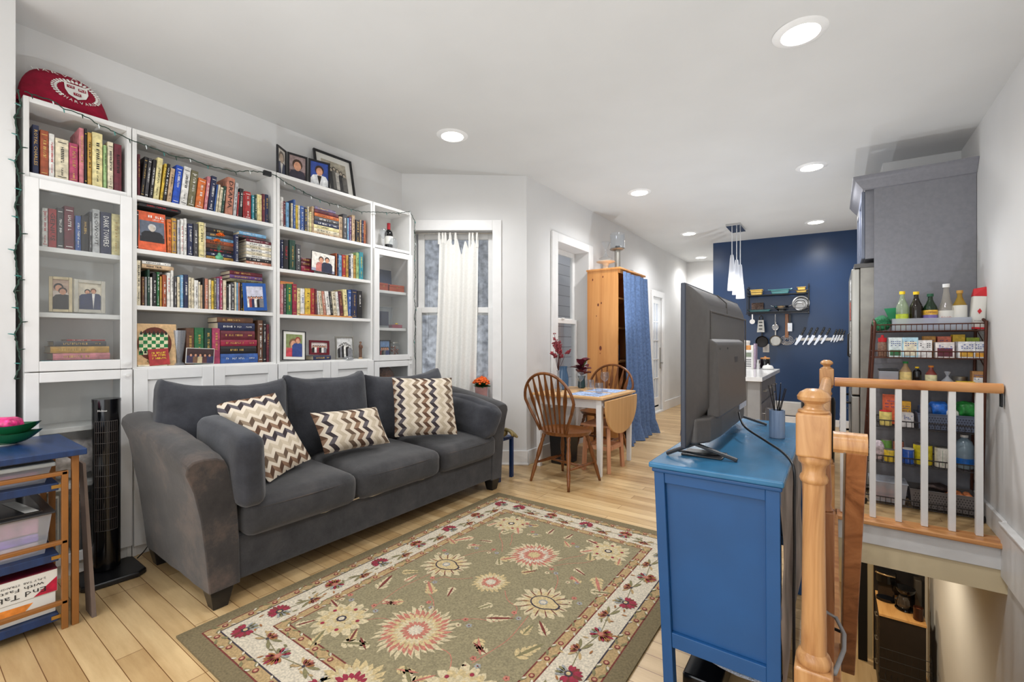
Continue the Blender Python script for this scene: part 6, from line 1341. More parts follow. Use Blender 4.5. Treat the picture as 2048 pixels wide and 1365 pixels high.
# things on the island's far end
def onc(F, la, nm): return thing(nm, la, nm.replace('_', ' '), (F[0], 5.15, .9208), local=True)
x_ = lambda F: F[0]
F = (-0.712, 0.949, 0.077, 0.193)
o = thing('coffee_maker', 'white coffee machine with small grey display panel on the island', 'coffee maker', (F[0], 5.12, .9208), local=True)
k = MB(); k.box(-F[2] / 2, 0, 0, F[2] / 2, .13, .19); k.build('machine_body', WHITE, o, bevel=.004)
k = MB(); k.box(-F[2] / 2 + .01, -.002, .12, F[2] / 2 - .01, .0, .165); k.build('display', flatm((120, 130, 110)), o)
k = MB()
for i in range(4): k.box(-F[2] / 2 + .012, -.002, .02 + i * .022, F[2] / 2 - .012, 0, .032 + i * .022)
k.build('buttons', bmat('grey'), o)
k = MB(); k.lathe([(.032, .191), (.034, .20), (.034, .235), (.0001, .24)], (0, .06, 0), 20); k.build('wooden_lid', PINE, o, smooth=True)
F = (-0.754, 1.172, 0.066, 0.164)
k = MB(); k.lathe([(.045, 0), (.048, .01), (.048, .26), (.052, .265), (.05, .285), (.0001, .29)], (F[0] - .01, 5.26, .9208), 24); tag(k.build('paper_towel', mat('paper_white', (224, 224, 220), rough=.8), smooth=True), 'tall white paper canister behind the coffee machine', 'canister')
F = (-0.673, 0.945, 0.059, 0.305)
o = thing('cook_books', 'pale striped recipe folder standing beside the coffee machine', 'folder', (F[0] + .005, 5.13, .9208), local=True); k = MB(); k.box(-.022, 0, 0, .002, .15, .24); k.build('cover', IVORY, o, bevel=.002); k = MB(); k.box(.003, .005, .002, .02, .14, .255); k.build('second_cover', flatm((170, 150, 170)), o, bevel=.002)
F = (-0.625, 0.952, 0.037, 0.104)
k = MB(); k.lathe([(.02, 0), (.021, .005), (.018, .04), (.021, .05), (.019, .09), (.0001, .1)], (F[0], 5.14, .9208), 18); tag(k.build('pepper_mill', CHROME, smooth=True), 'small metal pepper mill on the island', 'mill')
F = (-0.575, 0.95, 0.092, 0.133)
o = thing('dark_crock', 'dark crock with wooden lid behind the white butter dome', 'crock', (F[0], 5.24, .9208), local=True); k = MB(); k.lathe([(.035, 0), (.045, .01), (.047, .08), (.04, .1)], n=24); k.build('crock_body', GLB, o, smooth=True); k = MB(); k.lathe([(.044, .1), (.044, .112), (.01, .116), (.01, .125), (.0001, .126)], n=24); k.build('lid', PINE, o, smooth=True)
F = (-0.54, 0.949, 0.1, 0.06)
o = thing('butter_dish', 'white domed butter dish near the corner of the island', 'butter dish', (F[0], 5.14, .9208), local=True); k = MB(); k.lathe([(.05, 0), (.062, .006), (.0001, .006)], n=28); k.build('plate', WHITE, o, smooth=True); k = MB(); k.lathe([(.048, .0065), (.049, .02), (.04, .036), (.015, .042), (.006, .044), (.008, .052), (.0001, .055)], n=26); k.build('dome', WHITE, o, smooth=True)

# ---------------------------------------------------------------- things on the navy wall
IRON = mat('black_iron', (26, 28, 32), rough=.5)
sh = thing('wall_shelf', 'black two-tier iron shelf mounted on the navy wall', 'shelf', (-.69, 7.7, 1.6))
for (x0, x1, z) in ((-1.075, -.30, 1.885), (-1.075, -.30, 1.632)):
    k = MB(); k.box(x0, 7.60, z, x1, 7.775, z + .012); k.build('shelf_board', IRON, sh)
    k = MB(); k.tube([(x0, 7.78, z + .05), (x0, 7.60, z + .05), (x1, 7.60, z + .05), (x1, 7.78, z + .05)], .004, 6); k.build('guard_rail', IRON, sh)
for x in (-1.075, -.30): k = MB(); k.box(x - .008, 7.775, 1.60, x + .008, 7.79, 2.04); k.box(x - .005, 7.60, 1.62, x + .005, 7.61, 2.0); k.box(x - .005, 7.61, 1.99, x + .005, 7.775, 2.0); k.build('upright', IRON, sh)
k = MB(); k.tube([(-1.09, 7.60, 1.615), (-.29, 7.60, 1.615)], .006, 6); k.build('hook_bar', IRON, sh)
def dish(name, la, x, y, z, w_, h, d_, m_, handles=False):
    o = thing(name, la, 'dish', (x, y, z), local=True); k = MB()
    k.hexa([(-w_ * .42, -d_ * .4, 0), (w_ * .42, -d_ * .4, 0), (w_ * .42, d_ * .4, 0), (-w_ * .42, d_ * .4, 0)], [(-w_ / 2, -d_ / 2, h * .85), (w_ / 2, -d_ / 2, h * .85), (w_ / 2, d_ / 2, h * .85), (-w_ / 2, d_ / 2, h * .85)]); k.build('dish_body', m_, o, bevel=.012, seg=3)
    k = MB(); k.box(-w_ / 2 - .006, -d_ / 2 - .004, h * .86, w_ / 2 + .006, d_ / 2 + .004, h); k.build('rim', m_, o, bevel=.005)
    if handles:
        for s_ in (-1, 1): k = MB(); k.tube([(s_ * w_ * .5, -.03, h * .9), (s_ * (w_ * .5 + .03), -.02, h * 1.05), (s_ * (w_ * .5 + .03), .02, h * 1.05), (s_ * w_ * .5, .03, h * .9)], .006, 6); k.build('handle', m_, o)
    return o
YC = mat('yellow_ceramic', (224, 186, 96), rough=.25); TC = mat('teal_ceramic', (92, 148, 150), rough=.2)
dish('casserole_dish', 'deep yellow ceramic dish at left on the upper wall shelf', -.955, 7.69, 1.8978, .16, .085, .12, YC)
dish('casserole_dish', 'long teal baking dish with handles in the middle of the upper wall shelf', -.65, 7.69, 1.8978, .24, .07, .12, TC, True)
dish('casserole_dish', 'lower yellow dish of the pair at right on the upper wall shelf', -.385, 7.69, 1.8978, .13, .04, .11, YC)
dish('casserole_dish', 'small yellow dish stacked on another at right of the upper shelf', -.385, 7.69, 1.9385, .10, .045, .09, YC)
dish('casserole_dish', 'flat teal dish at left on the lower wall shelf', -.91, 7.66, 1.6448, .28, .03, .09, TC)
k = MB(); k.box(-1.03, 7.73, 1.6448, -.87, 7.765, 1.79); o = tag(k.build('woven_box', mat('woven_brown', (78, 60, 52), rough=.8, var=.6, vs=70), bevel=.003), 'dark patterned woven box standing behind the flat teal dish', 'box')
o = thing('colander', 'shiny steel colander with two loop handles on the lower wall shelf', 'colander', (-.635, 7.685, 1.6448), local=True)
k = MB(); k.lathe([(.04, 0), (.045, .012), (.04, .014), (.075, .04), (.09, .075), (.098, .078), (.088, .08), (.0001, .03)], n=28); k.build('bowl', CHROME, o, smooth=True)
for s_ in (-1, 1): k = MB(); k.tube([(s_ * .093, -.025, .07), (s_ * .13, -.02, .088), (s_ * .13, .02, .088), (s_ * .093, .025, .07)], .004, 6); k.build('handle', CHROME, o)
for i, (r_, dy, la) in enumerate(((.108, .01, 'largest round steel platter leaning on the lower wall shelf'), (.085, -.035, 'middle round steel pan leaning in front of the largest platter'), (.06, -.075, 'small round steel tin leaning in front of the other pans'))):
    k = MB(); M_ = Matrix.Translation((-.395 - i * .006, 7.735 + dy, 1.6455 + r_)) @ Matrix.Rotation(R(80), 4, 'X'); k.lathe([(.0001, 0), (r_ * .8, 0), (r_ * .88, .012), (r_, .014), (r_, .018), (r_ * .86, .016), (r_ * .78, .004), (.0001, .004)], n=30, M=M_); tag(k.build('steel_platter', CHROME, smooth=True), la, 'pan')
# hanging tools
yh_ = 7.59
o = thing('measuring_spoon', 'white measuring scoop hanging at far left under the wall shelf', 'scoop', (-1.0, yh_, 1.60), local=True)
k = MB(); k.lathe([(.0001, 0), (.03, 0), (.036, .008), (.036, .01)], n=20, M=Matrix.Translation((0, 0, -.10)) @ Matrix.Rotation(R(90), 4, 'X')); k.build('scoop_bowl', WHITE, o, smooth=True); k = MB(); k.box(-.008, -.003, -.07, .008, .0, .01); k.build('handle', WHITE, o)
def pan(name, la, x, z, r_, m_, hl, m2, y=7.60):
    o = thing(name, la, 'pan', (x, y, z + r_ + hl), local=True); Mr = Matrix.Translation((0, 0, -r_ - hl)) @ Matrix.Rotation(R(90), 4, 'X')
    k = MB(); k.lathe([(.0001, 0), (r_ * .85, 0), (r_, .035), (r_, .038), (r_ * .82, .004), (.0001, .004)], n=30, M=Mr); k.build('pan_body', m_, o, smooth=True)
    k = MB(); k.bar((0, -.02, -hl + .0), (0, -.008, 0), .018, .006, up=(0, 1, 0)); k.build('handle', m2, o, bevel=.002); return o
pan('skillet', 'black cast iron skillet hanging behind the grater', -.885, 1.20, .086, mat('cast_iron', (30, 28, 28), rough=.55), .20, IRON, y=7.72)
o = thing('box_grater', 'steel box grater hanging in front of the black skillet', 'grater', (-.888, 7.62, 1.60), local=True)
k = MB(); k.hexa([(-.05, -.045, -.26), (.05, -.045, -.26), (.05, .03, -.26), (-.05, .03, -.26)], [(-.035, -.03, -.08), (.035, -.03, -.08), (.035, .02, -.08), (-.035, .02, -.08)]); k.build('grater_body', STEEL, o)
k = MB()
for i in range(3): k.box(-.025, -.046 + i * .002, -.22 + i * .05, .02, -.040, -.205 + i * .05)
k.build('slots', IRON, o); k = MB(); k.tube([(-.02, 0, -.08), (-.022, 0, -.03), (0, 0, -.01), (.022, 0, -.03), (.02, 0, -.08)], .007, 8); k.build('handle', BLACKP, o)
pan('small_pan', 'grey steel frying pan hanging third from the left under the shelf', -.71, 1.215, .078, STEEL, .20, STEEL, y=7.72)
o = thing('strainer', 'small round wire strainer hanging in front of the steel pan', 'strainer', (-.705, 7.62, 1.60), local=True)
k = MB(); k.tube([(.04 * math.cos(a), 0, -.19 + .04 * math.sin(a)) for a in [2 * PI * i / 24 for i in range(24)]], .004, 6, close=True); k.tube([(0, 0, -.15), (0, 0, 0)], .005, 6); k.build('rim', CHROME, o)
k = MB(); k.lathe([(.038, 0), (.03, .02), (.0001, .032)], n=18, M=Matrix.Translation((0, 0, -.19)) @ Matrix.Rotation(R(-90), 4, 'X')); k.build('mesh_bowl', glass('wire_mesh', (190, 190, 190), alpha=.5, rough=.3), o, smooth=True)
o = thing('trivet', 'round spiral wire trivet with wooden handle hanging on the wall', 'trivet', (-.57, 7.76, 1.60), local=True)
k = MB(); k.tube([(((.02 + .075 * i / 120) * math.cos(i * .21)), 0, -.375 + (.02 + .075 * i / 120) * .8 * math.sin(i * .21)) for i in range(121)], .0045, 6); k.build('spiral', CHROME, o, smooth='all')
k = MB(); k.box(-.022, -.02, -.34, .022, -.006, .01); k.build('handle', OAKD, o, bevel=.004)
o = thing('cleaver', 'small white-bladed cleaver hanging beside the wooden handle', 'cleaver', (-.525, 7.66, 1.60), local=True)
k = MB(); k.box(-.028, -.002, -.25, .028, .002, -.13); k.build('blade', mat('pale_blade', (206, 208, 212), rough=.3, metal=.3), o); k = MB(); k.box(-.012, -.006, -.13, .012, .006, .0); k.build('handle', BLACKP, o, bevel=.003)
k = MB(); k.box(-.46, 7.785, 1.216, .10, 7.799, 1.256); tag(k.build('knife_strip', mat('magnet_strip', (208, 206, 200), rough=.4), bevel=.002), 'pale magnetic knife strip on the navy wall', 'knife rack')
BLD = mat('blade_steel', (196, 198, 204), rough=.25, metal=.7)
kn = [('biggest chef knife at the left end of the magnetic strip', -.415, .30, .042, 24), ('slim carving knife second from the left on the strip', -.33, .29, .022, 24), ('second broad chef knife, third on the strip', -.262, .29, .040, 24), ('long santoku knife fourth on the strip', -.185, .30, .034, 24), ('medium knife fifth from the left on the strip', -.115, .26, .03, 24),
      ('first small knife of the group at the right of the strip', -.02, .2, .018, 20), ('second small knife of the group at the right of the strip', .015, .21, .018, 20), ('third small knife of the group at the right of the strip', .045, .2, .018, 20), ('shortest knife at the right end of the strip', .078, .16, .018, 20)]
for (la, x, L, w_, an) in kn:
    o = thing('kitchen_knife', la, 'knife', (x, 7.78, 1.246), (0, R(an), 0), local=True, group='knives on the magnetic strip')
    k = MB(); b_ = L * .52; k.prism([(-w_ / 2, .05), (w_ / 2, .05), (w_ / 2, -.02), (w_ * .1, -b_ + .05), (-w_ / 2, -b_ + .03 + .02)][::-1], -.001, .001, 'y'); k.build('blade', BLD, o)
    k = MB(); k.box(-min(w_ / 2, .011), -.007, .05, min(w_ / 2, .011), .007, .05 + L * .42); h_ = k.build('handle', BLACKP, o, bevel=.004)
    k = MB()
    for j in range(3): k.tube([(0, -.0085, .065 + j * L * .13), (0, -.007, .065 + j * L * .13)], .0028, 8)
    k.build('rivets', STEEL, h_)

# ================================================================ DRESSER, TELEVISION
dr = thing('blue_dresser', 'blue painted dresser with moulded top seen from its panelled end', 'dresser', (-.3, 2.0, 0))
TOPB = mat('worn_blue_top', (52, 112, 152), rough=.22, var=.16, vs=5, stretch=(1, .3, 1), bump=.04, bs=40)
k = MB(); k.box(-.492, 1.45, .782, -.113, 2.56, .800); k.build('dresser_top', TOPB, dr, bevel=.005, seg=3)
k = MB(); k.box(-.484, 1.457, .768, -.118, 2.553, .782); k.build('top_moulding', BLUEP, dr, bevel=.005, seg=3)
def tx(x, z): # the carcass narrows slightly towards the floor on the left
    return x + (.035 * (1 - z / .768) if x < -.3 else .004 * (1 - z / .768))
def tb_(name, x0, x1, y0, y1, z0, z1, m=BLUEP, par=dr, bv=.002):
    k = MB(); k.hexa([(tx(x0, z0), y0, z0), (tx(x1, z0), y0, z0), (tx(x1, z0), y1, z0), (tx(x0, z0), y1, z0)], [(tx(x0, z1), y0, z1), (tx(x1, z1), y0, z1), (tx(x1, z1), y1, z1), (tx(x0, z1), y1, z1)])
    return k.build(name, m, par, bevel=bv)
for (x0, x1) in ((-.478, -.446), (-.160, -.124)):
    for (y0, y1) in ((1.463, 1.50), (2.51, 2.547)): tb_('leg', x0, x1, y0, y1, 0, .768)
for (y0, y1, y2) in ((1.466, 1.498, 1.478), (2.512, 2.544, 2.52)):
    tb_('side_rail', -.446, -.160, y0, y1, .735, .768); tb_('side_rail', -.446, -.160, y0, y1, .215, .262); tb_('side_panel', -.446, -.160, y2, y2 + .008, .262, .735)
for i in range(3):
    z0 = .235 + i * .178; tb_('drawer', -.486, -.474, 1.51, 2.0, z0, z0 + .168); d_ = tb_('drawer', -.486, -.474, 2.01, 2.50, z0, z0 + .168)
BACKM = mat('raw_hardboard', (150, 138, 128), rough=.85, var=.18, vs=5, bump=.2, bs=8)
k = MB(); k.grid(14, 10, lambda u, v: (-.1225 + .004 * math.sin(u * 9 + v * 3) + .004 * math.sin(v * 11), 1.47 + 1.07 * u, .15 + .62 * v)); k.build('back_panel', BACKM, dr, smooth='all')
tv = thing('television', 'large flat television seen from its dark grey back on the blue dresser', 'television', (-.39, 2.0, .801))
TVM = mat('tv_shell', (78, 75, 73), rough=.42, var=.04, vs=60, bump=.06, bs=900); TVE = mat('tv_edge', (38, 44, 58), rough=.35)
k = MB(); k.box(-.408, 1.515, .842, -.392, 2.485, 1.382); k.build('bezel', TVE, tv, bevel=.003)
k = MB(); k.box(-.4095, 1.53, .86, -.4082, 2.47, 1.37); k.build('screen', mat('screen', (8, 9, 12), rough=.08), tv)
def ring(x, iy0, iy1, iz0, iz1, r_, n=6):
    out = []
    for (cy, cz, a0) in ((2.485 - iy1 - r_, 1.382 - iz1 - r_, 0), (1.515 + iy0 + r_, 1.382 - iz1 - r_, 90), (1.515 + iy0 + r_, .842 + iz0 + r_, 180), (2.485 - iy1 - r_, .842 + iz0 + r_, 270)):
        for i in range(n): a = R(a0 + 90 * i / (n - 1)); out.append((x, cy + r_ * math.cos(a), cz + r_ * math.sin(a)))
    return out
rs = [ring(-.3925, .004, .004, .004, .004, .004), ring(-.385, .02, .02, .02, .01, .03), ring(-.366, .07, .05, .10, .035, .05), ring(-.352, .10, .07, .12, .06, .06)]
n = len(rs[0]); k = MB(); fs = []
for i in range(3): fs += [(i * n + j, i * n + (j + 1) % n, (i + 1) * n + (j + 1) % n, (i + 1) * n + j) for j in range(n)]
fs.append(tuple(3 * n + j for j in range(n))); k.add([p for g in rs for p in g], fs); k.build('back_shell', TVM, tv, smooth=True)
k = MB(); yz(k, 1.68, 2.44, 1.02, 1.30, .008, -.353, -.348); k.build('recess_ridge', TVM, tv, bevel=.003)
k = MB(); k.tube([(-.3515, 1.98, 1.30), (-.354, 1.98, 1.345), (-.388, 1.98, 1.379)], .003, 6); k.build('shell_seam', TVM, tv)
k = MB(); k.hexa([(-.36, 1.66, .925), (-.32, 1.68, .925), (-.32, 2.26, .925), (-.36, 2.28, .925)], [(-.36, 1.66, 1.205), (-.33, 1.68, 1.185), (-.33, 2.26, 1.185), (-.36, 2.28, 1.205)]); eb = k.build('electronics_box', TVM, tv, bevel=.008, seg=3)
k = MB(); k.prism([(-.392, 1.56), (-.37, 1.56), (-.338, 1.62), (-.328, 1.75), (-.328, 2.22), (-.345, 2.36), (-.392, 2.40)], .850, .935, 'z'); k.build('speaker_housing', TVM, tv, bevel=.008, seg=3)
k = MB(); k.box(-.3305, 2.0, 1.06, -.327, 2.07, 1.13); k.build('dark_label', flatm((34, 38, 48)), tv); k = MB(); k.box(-.3285, 1.99, 1.03, -.3255, 2.01, 1.052); k.build('white_label', IVORY, tv)
k = MB(); k.box(-.327, 2.10, .905, -.322, 2.26, .93); k.build('white_sticker', flatm((190, 194, 206)), tv)
for y in (1.72, 1.86):
    k = MB(); k.lathe([(.0001, 0), (.004, 0), (.004, .001)], n=10, M=Matrix.Translation((-.3275, y, 1.165)) @ Matrix.Rotation(R(90), 4, 'Y')); k.build('screw', BLACKP, tv)
for yc in (1.60, 2.38):
    for (fx_, fy_) in ((-.47, -.03), (-.255, .01)):
        k = MB(); k.bar((-.385, yc, .845), (fx_, yc + fy_, .806), .016, .010); k.build('stand_foot', BLACKP, tv, bevel=.002)
o = thing('tv_cable', 'black television cable looping over the back edge of the dresser', 'cable', (-.2, 1.8, .8))
P_ = [(-.320, 2.05, .90), (-.285, 1.95, .862), (-.20, 1.84, .835), (-.14, 1.72, .828), (-.106, 1.63, .815), (-.098, 1.61, .78), (-.099, 1.607, .70), (-.098, 1.608, .56), (-.10, 1.609, .40), (-.10, 1.62, .2), (-.10, 1.65, .02)]
Q_ = []
for i in range(len(P_) - 1):
    p0, p1, p2, p3 = [Vector(P_[max(0, min(len(P_) - 1, i + d))]) for d in (-1, 0, 1, 2)]
    for j in range(6): t = j / 6; Q_.append(.5 * ((2 * p1) + (p2 - p0) * t + (2 * p0 - 5 * p1 + 4 * p2 - p3) * t * t + (3 * p1 - p0 - 3 * p2 + p3) * t ** 3))
k = MB(); k.tube(Q_ + [Vector(P_[-1])], .0042, 8); k.build('cable', BLACKP, o, smooth='all')
k = MB(); k.box(-.43, 1.60, .8008, -.30, 1.70, .806); o = tag(k.build('black_pouch', BLACKP, bevel=.002), 'flat dark pouch lying under the television on the dresser', 'pouch'); k = MB(); k.tube([(-.44, 1.61, .812), (-.36, 1.60, .812), (-.31, 1.64, .811)], .0045, 6); k.build('cord_end', BLACKP, o)
o = thing('reed_diffuser', 'blue-grey streaked cylinder vase holding black reeds on the dresser', 'vase', (-.19, 2.12, .8008), local=True)
k = MB(); k.lathe([(.027, 0), (.0285, .004), (.0285, .112), (.025, .112), (.025, .02), (.0001, .02)], n=28); k.build('cylinder', wood('blue_streak', [(96, 116, 144), (132, 150, 176), (160, 174, 194)], scale=30, stretch=(1, 1, .03), rough=.35), o, smooth=True)
for i in range(7):
    a = i * 2.3; k = MB(); k.tube([(.010 * math.cos(a + 2.6), .010 * math.sin(a + 2.6), .024), (.032 * math.cos(a), .03 * math.sin(a), .20 + .012 * (i % 3))], .0018, 6); k.build('reed', BLACKP, o)
k = MB(); k.box(-.42, 1.58, .0, -.30, 2.2, .07); o = tag(k.build('black_case', GLB, bevel=.006), 'long dark case lying on the floor beneath the dresser', 'case')
ROPE = mat('silver_rope', (150, 158, 172), rough=.55, var=.35, vs=300, bump=.6, bs=500)
k = MB(); k.tube([(-.40, 1.56, .165), (-.338, 1.54, .180), (-.29, 1.54, .168), (-.245, 1.54, .162), (-.20, 1.53, .17), (-.159, 1.53, .185), (-.12, 1.56, .195)], .006, 8); tag(k.build('braided_cord', ROPE, smooth='all'), 'silver braided cord sagging below the end panel of the dresser', 'cord')
k = MB(); k.tube([(-.03, 1.53, .30), (-.026, 1.825, .294), (.004, 1.846, .272), (.026, 1.80, .25), (.024, 1.733, .236), (.01, 1.60, .266), (-.0, 1.517, .281)], .006, 8); tag(k.build('grey_cord', mat('grey_rope', (140, 138, 138), rough=.6), smooth='all'), 'grey cord looped around the foot of the near newel post', 'cord')

# ================================================================ STAIR RAILINGS
def newel(label, x, y, w_, flip=0):
    o = thing('newel_post', label, 'newel post', (x, y, 0), local=True)
    k = MB(); k.lathe([(.0001, 1.064), (.018, 1.063), (.032, 1.054), (.0385, 1.043), (.037, 1.034), (.029, 1.029), (.022, 1.024), (.021, 1.018), (.026, 1.010), (.035, 1.007), (.037, 1.003), (.034, .998)][::-1], n=32); k.build('finial', OAK, o, smooth=True)
    h = w_ / 2
    k = MB(); k.box(-h, -h, .885, h, h, 1.0); k.build('upper_block', OAK, o, bevel=.006, seg=3)
    k = MB(); k.lathe([(.036, .886), (.037, .876), (.0355, .868), (.029, .862), (.0265, .85), (.0268, .838), (.031, .832), (.033, .824), (.031, .817), (.0262, .812), (.0255, .76), (.026, .65), (.0275, .5), (.029, .40), (.029, .365), (.036, .358), (.040, .347), (.040, .337), (.036, .328)][::-1], n=32); k.build('turned_shaft', OAK, o, smooth=True)
    k = MB(); k.box(-h - .004, -h - .004, .003, h + .004, h + .004, .329); k.build('base_block', OAK, o, bevel=.006, seg=3)
    return o
newel('large turned oak newel post in the right foreground beside the dresser', -.045, 1.45, .078)
newel('far turned oak newel post where the two railings meet', -.045, 3.92, .085)
RAILP = [(-.028, 0), (-.030, .022), (-.026, .036), (-.014, .046), (0, .049), (.014, .046), (.026, .036), (.030, .022), (.028, 0), (.018, -.012), (-.018, -.012)]
rl = thing('stair_railing', 'long oak-topped railing running beside the dresser between two newels', 'railing', (-.045, 2.7, 0))
k = MB(); k.prism([(-.045 + p[0], .897 + p[1]) for p in RAILP], 1.492, 3.875, 'y'); k.build('handrail', OAK, rl, smooth=True)
for i in range(17): y = 1.64 + i * .13; k = MB(); k.box(-.045 - .016, y - .016, .003, -.045 + .016, y + .016, .886); k.build('baluster', WHITE2, rl, bevel=.003)
rl = thing('landing_railing', 'oak-topped railing with white square balusters across the stair opening', 'railing', (.4, 3.92, 0))
k = MB(); k.prism([(3.92 + p[0], .892 + p[1]) for p in RAILP], .0, .822, 'x'); k.build('handrail', OAKX, rl, smooth=True)
for x in [0.049, 0.211, 0.344, 0.472, 0.601, 0.722]:
    k = MB(); k.box(x - .017, 3.903, .0035, x + .017, 3.937, .882); k.build('baluster', WHITE2, rl, bevel=.003)
k = MB(); k.box(.812, 3.90, .80, .82, 3.94, .90); k.build('end_bracket', IRON, rl)
k = MB(); k.box(-.06, 1.93, .0035, .0, 1.99, .59); k.lathe([(.028, .59), (.02, .61), (.024, .64), (.02, .72), (.017, .88)], (-.03, 1.96, 0), 20); tag(k.build('middle_post', OAKD, bevel=.004, smooth=True), 'darker oak post with square base partly hidden behind the near newel', 'post')
hr = thing('descending_handrail', 'oak handrail starting at the near newel and dropping steeply down the stairs', 'handrail', (.03, 1.45, .9))
k = MB(); k.prism([(1.45 + p[0], .914 + p[1] * .85) for p in RAILP], -.003, .068, 'x'); k.build('rail_return', OAK, hr, smooth=True)
a = Vector((.045, 1.44, .915)); d = Vector((0, .629, -.777)); k = MB(); k.bar(a, a + d * 1.38, .044, .03, up=(0, .777, .629)); k.build('rail_plank', OAKD, hr, bevel=.004)
k = MB(); k.bar(a + Vector((-.024, -.0, .0)), a + d * 1.38 + Vector((-.024, 0, 0)), .004, .034, up=(0, .777, .629)); k.build('edge_strip', STEEL, hr)
k = MB(); p = a + d * 1.0; k.tube([p + Vector((.0, .012, -.016)), p + Vector((-.02, .05, -.05)), p + Vector((-.05, .06, -.05))], .006, 8); k.build('wall_bracket', IRON, hr, smooth='all')

# ================================================================ TALL CABINET AND FRIDGE
tc_ = thing('tall_grey_cabinet', 'tall grey refrigerator surround with crown moulding against the right wall', 'cabinet', (.54, 5.0, 0))
k = MB(); k.box(.255, 4.56, .002, .828, 4.59, 2.41); k.build('side_panel', GREYC, tc_)
k = MB(); k.box(.20, 4.595, 1.86, .828, 5.50, 2.41); k.build('upper_box', GREYC, tc_)
for (a, b_) in ((4.60, 5.045), (5.05, 5.495)):
    k = MB(); yz(k, a, b_, 1.865, 2.40, .06, .178, .199); k.box(.188, a + .06, 1.925, .199, b_ - .06, 2.34); k.build('door', mat('grey_door', (112, 118, 134), rough=.3), tc_, bevel=.003)
k = MB()
cp = [(0, 2.40), (.012, 2.405), (.016, 2.415), (.03, 2.43), (.055, 2.462), (.068, 2.485), (.075, 2.488), (.075, 2.50), (0, 2.50)]
def cring(px, py, dx_, dy_): return [(px + dx_ * c_[0], py + dy_ * c_[0], c_[1]) for c_ in cp]
r0 = cring(.828, 4.56, 0, -1); r1 = cring(.195, 4.56, -1, -1); r2 = cring(.195, 5.5, -1, 0); m_ = len(cp)
k.add(r0 + r1 + r2, [(i, (i + 1) % m_, m_ + (i + 1) % m_, m_ + i) for i in range(m_)] + [(m_ + i, m_ + (i + 1) % m_, 2 * m_ + (i + 1) % m_, 2 * m_ + i) for i in range(m_)] + [tuple(range(m_)), tuple(range(2 * m_, 3 * m_))[::-1]])
k.build('crown_moulding', GREYC, tc_, smooth=True)
fg = thing('refrigerator', 'stainless refrigerator beside the tall grey panel with papers on its front', 'refrigerator', (.47, 5.05, 0))
k = MB(); k.box(.17, 4.60, .02, .80, 5.48, 1.79); k.build('fridge_body', mat('fridge_side', (150, 146, 138), rough=.45), fg, bevel=.005)
for (y0, y1, z0, z1) in ((4.605, 5.035, .76, 1.785), (5.045, 5.475, .76, 1.785), (4.605, 5.475, .42, .75), (4.605, 5.475, .06, .41)):
    k = MB(); k.box(.112, y0, z0, .168, y1, z1); d_ = k.build('door', STEEL, fg, bevel=.008, seg=3)
    k = MB()
    if z1 > 1: yy = y1 - .04 if y0 < 4.7 else y0 + .04; k.tube([(.112, yy, z0 + .3), (.10, yy, z0 + .31), (.10, yy, z0 + .5), (.112, yy, z0 + .51)], .006, 8)
    else: k.tube([(.112, y0 + .06, z1 - .06), (.068, y0 + .07, z1 - .06), (.068, y1 - .07, z1 - .06), (.112, y1 - .06, z1 - .06)], .010, 8)
    k.build('handle', mat('dark_steel', (60, 58, 56), rough=.3, metal=.8), d_, smooth='all')
k = MB(); k.box(.13, 4.60, 1.791, .80, 5.48, 1.825); k.build('hinge_cover', mat('hinge_grey', (88, 86, 84), rough=.5), fg, bevel=.004)
rnd = random.Random(12)
for i, (y, z, w_, h, c_, la) in enumerate(((4.72, 1.62, .12, .17, (226, 222, 214), 'white paper held at the top of the refrigerator door'), (4.80, 1.45, .10, .15, (186, 96, 84), 'red and white card on the refrigerator door'), (4.70, 1.28, .09, .16, (206, 190, 176), 'beige photo strip on the refrigerator door'), (4.85, 1.15, .11, .12, (200, 212, 226), 'pale blue note low on the refrigerator door'))):
    k = MB(); k.box(.107, y - w_ / 2, z - h / 2, .1115, y + w_ / 2, z + h / 2); tag(k.build('paper_note', mat('note_%d' % i, c_, rough=.7, var=.4, vs=60)), la, 'paper')
# towels over the drawer handle
def check(name, c1, c2, sc):
    m, nt, b = new(name); tcn = nt.nodes.new('ShaderNodeTexCoord'); ck = nt.nodes.new('ShaderNodeTexChecker'); ck.inputs['Scale'].default_value = sc; ck.inputs['Color1'].default_value = rgb(c1); ck.inputs['Color2'].default_value = rgb(c2)
    nt.links.new(tcn.outputs['Object'], ck.inputs['Vector']); nt.links.new(ck.outputs['Color'], b.inputs['Base Color']); b.inputs['Roughness'].default_value = .95; return m
for (y, m_, la, z0) in ((4.80, check('blue_check', (34, 58, 130), (214, 218, 228), 42), 'blue and white checked towel hanging from the refrigerator drawer handle', .44), (4.70, check('black_check', (40, 40, 44), (226, 224, 220), 42), 'black and white checked towel hanging from the refrigerator drawer handle', .38)):
    k = MB(); k.grid(16, 12, lambda u, v: (.042 + .009 * math.sin(u * 14) * (1 - v), y - .045 - .012 * (1 - v) + (.09 + .024 * (1 - v)) * u, z0 + .27 * v + .0)); k.tube([(.044, y - .04, z0 + .27), (.07, y - .04, z0 + .284 + .0), (.09, y - .04, z0 + .26)], .002, 4); tag(k.build('dish_towel', m_, smooth='all'), la, 'towel')
k = MB(); k.lathe([(.11, 0), (.13, .02), (.14, .62), (.13, .66), (.05, .70), (.0001, .71)], (-.13, 5.3, 0), 28); tag(k.build('trash_can', BLACKP, smooth=True), 'black round trash can standing by the refrigerator', 'trash can')

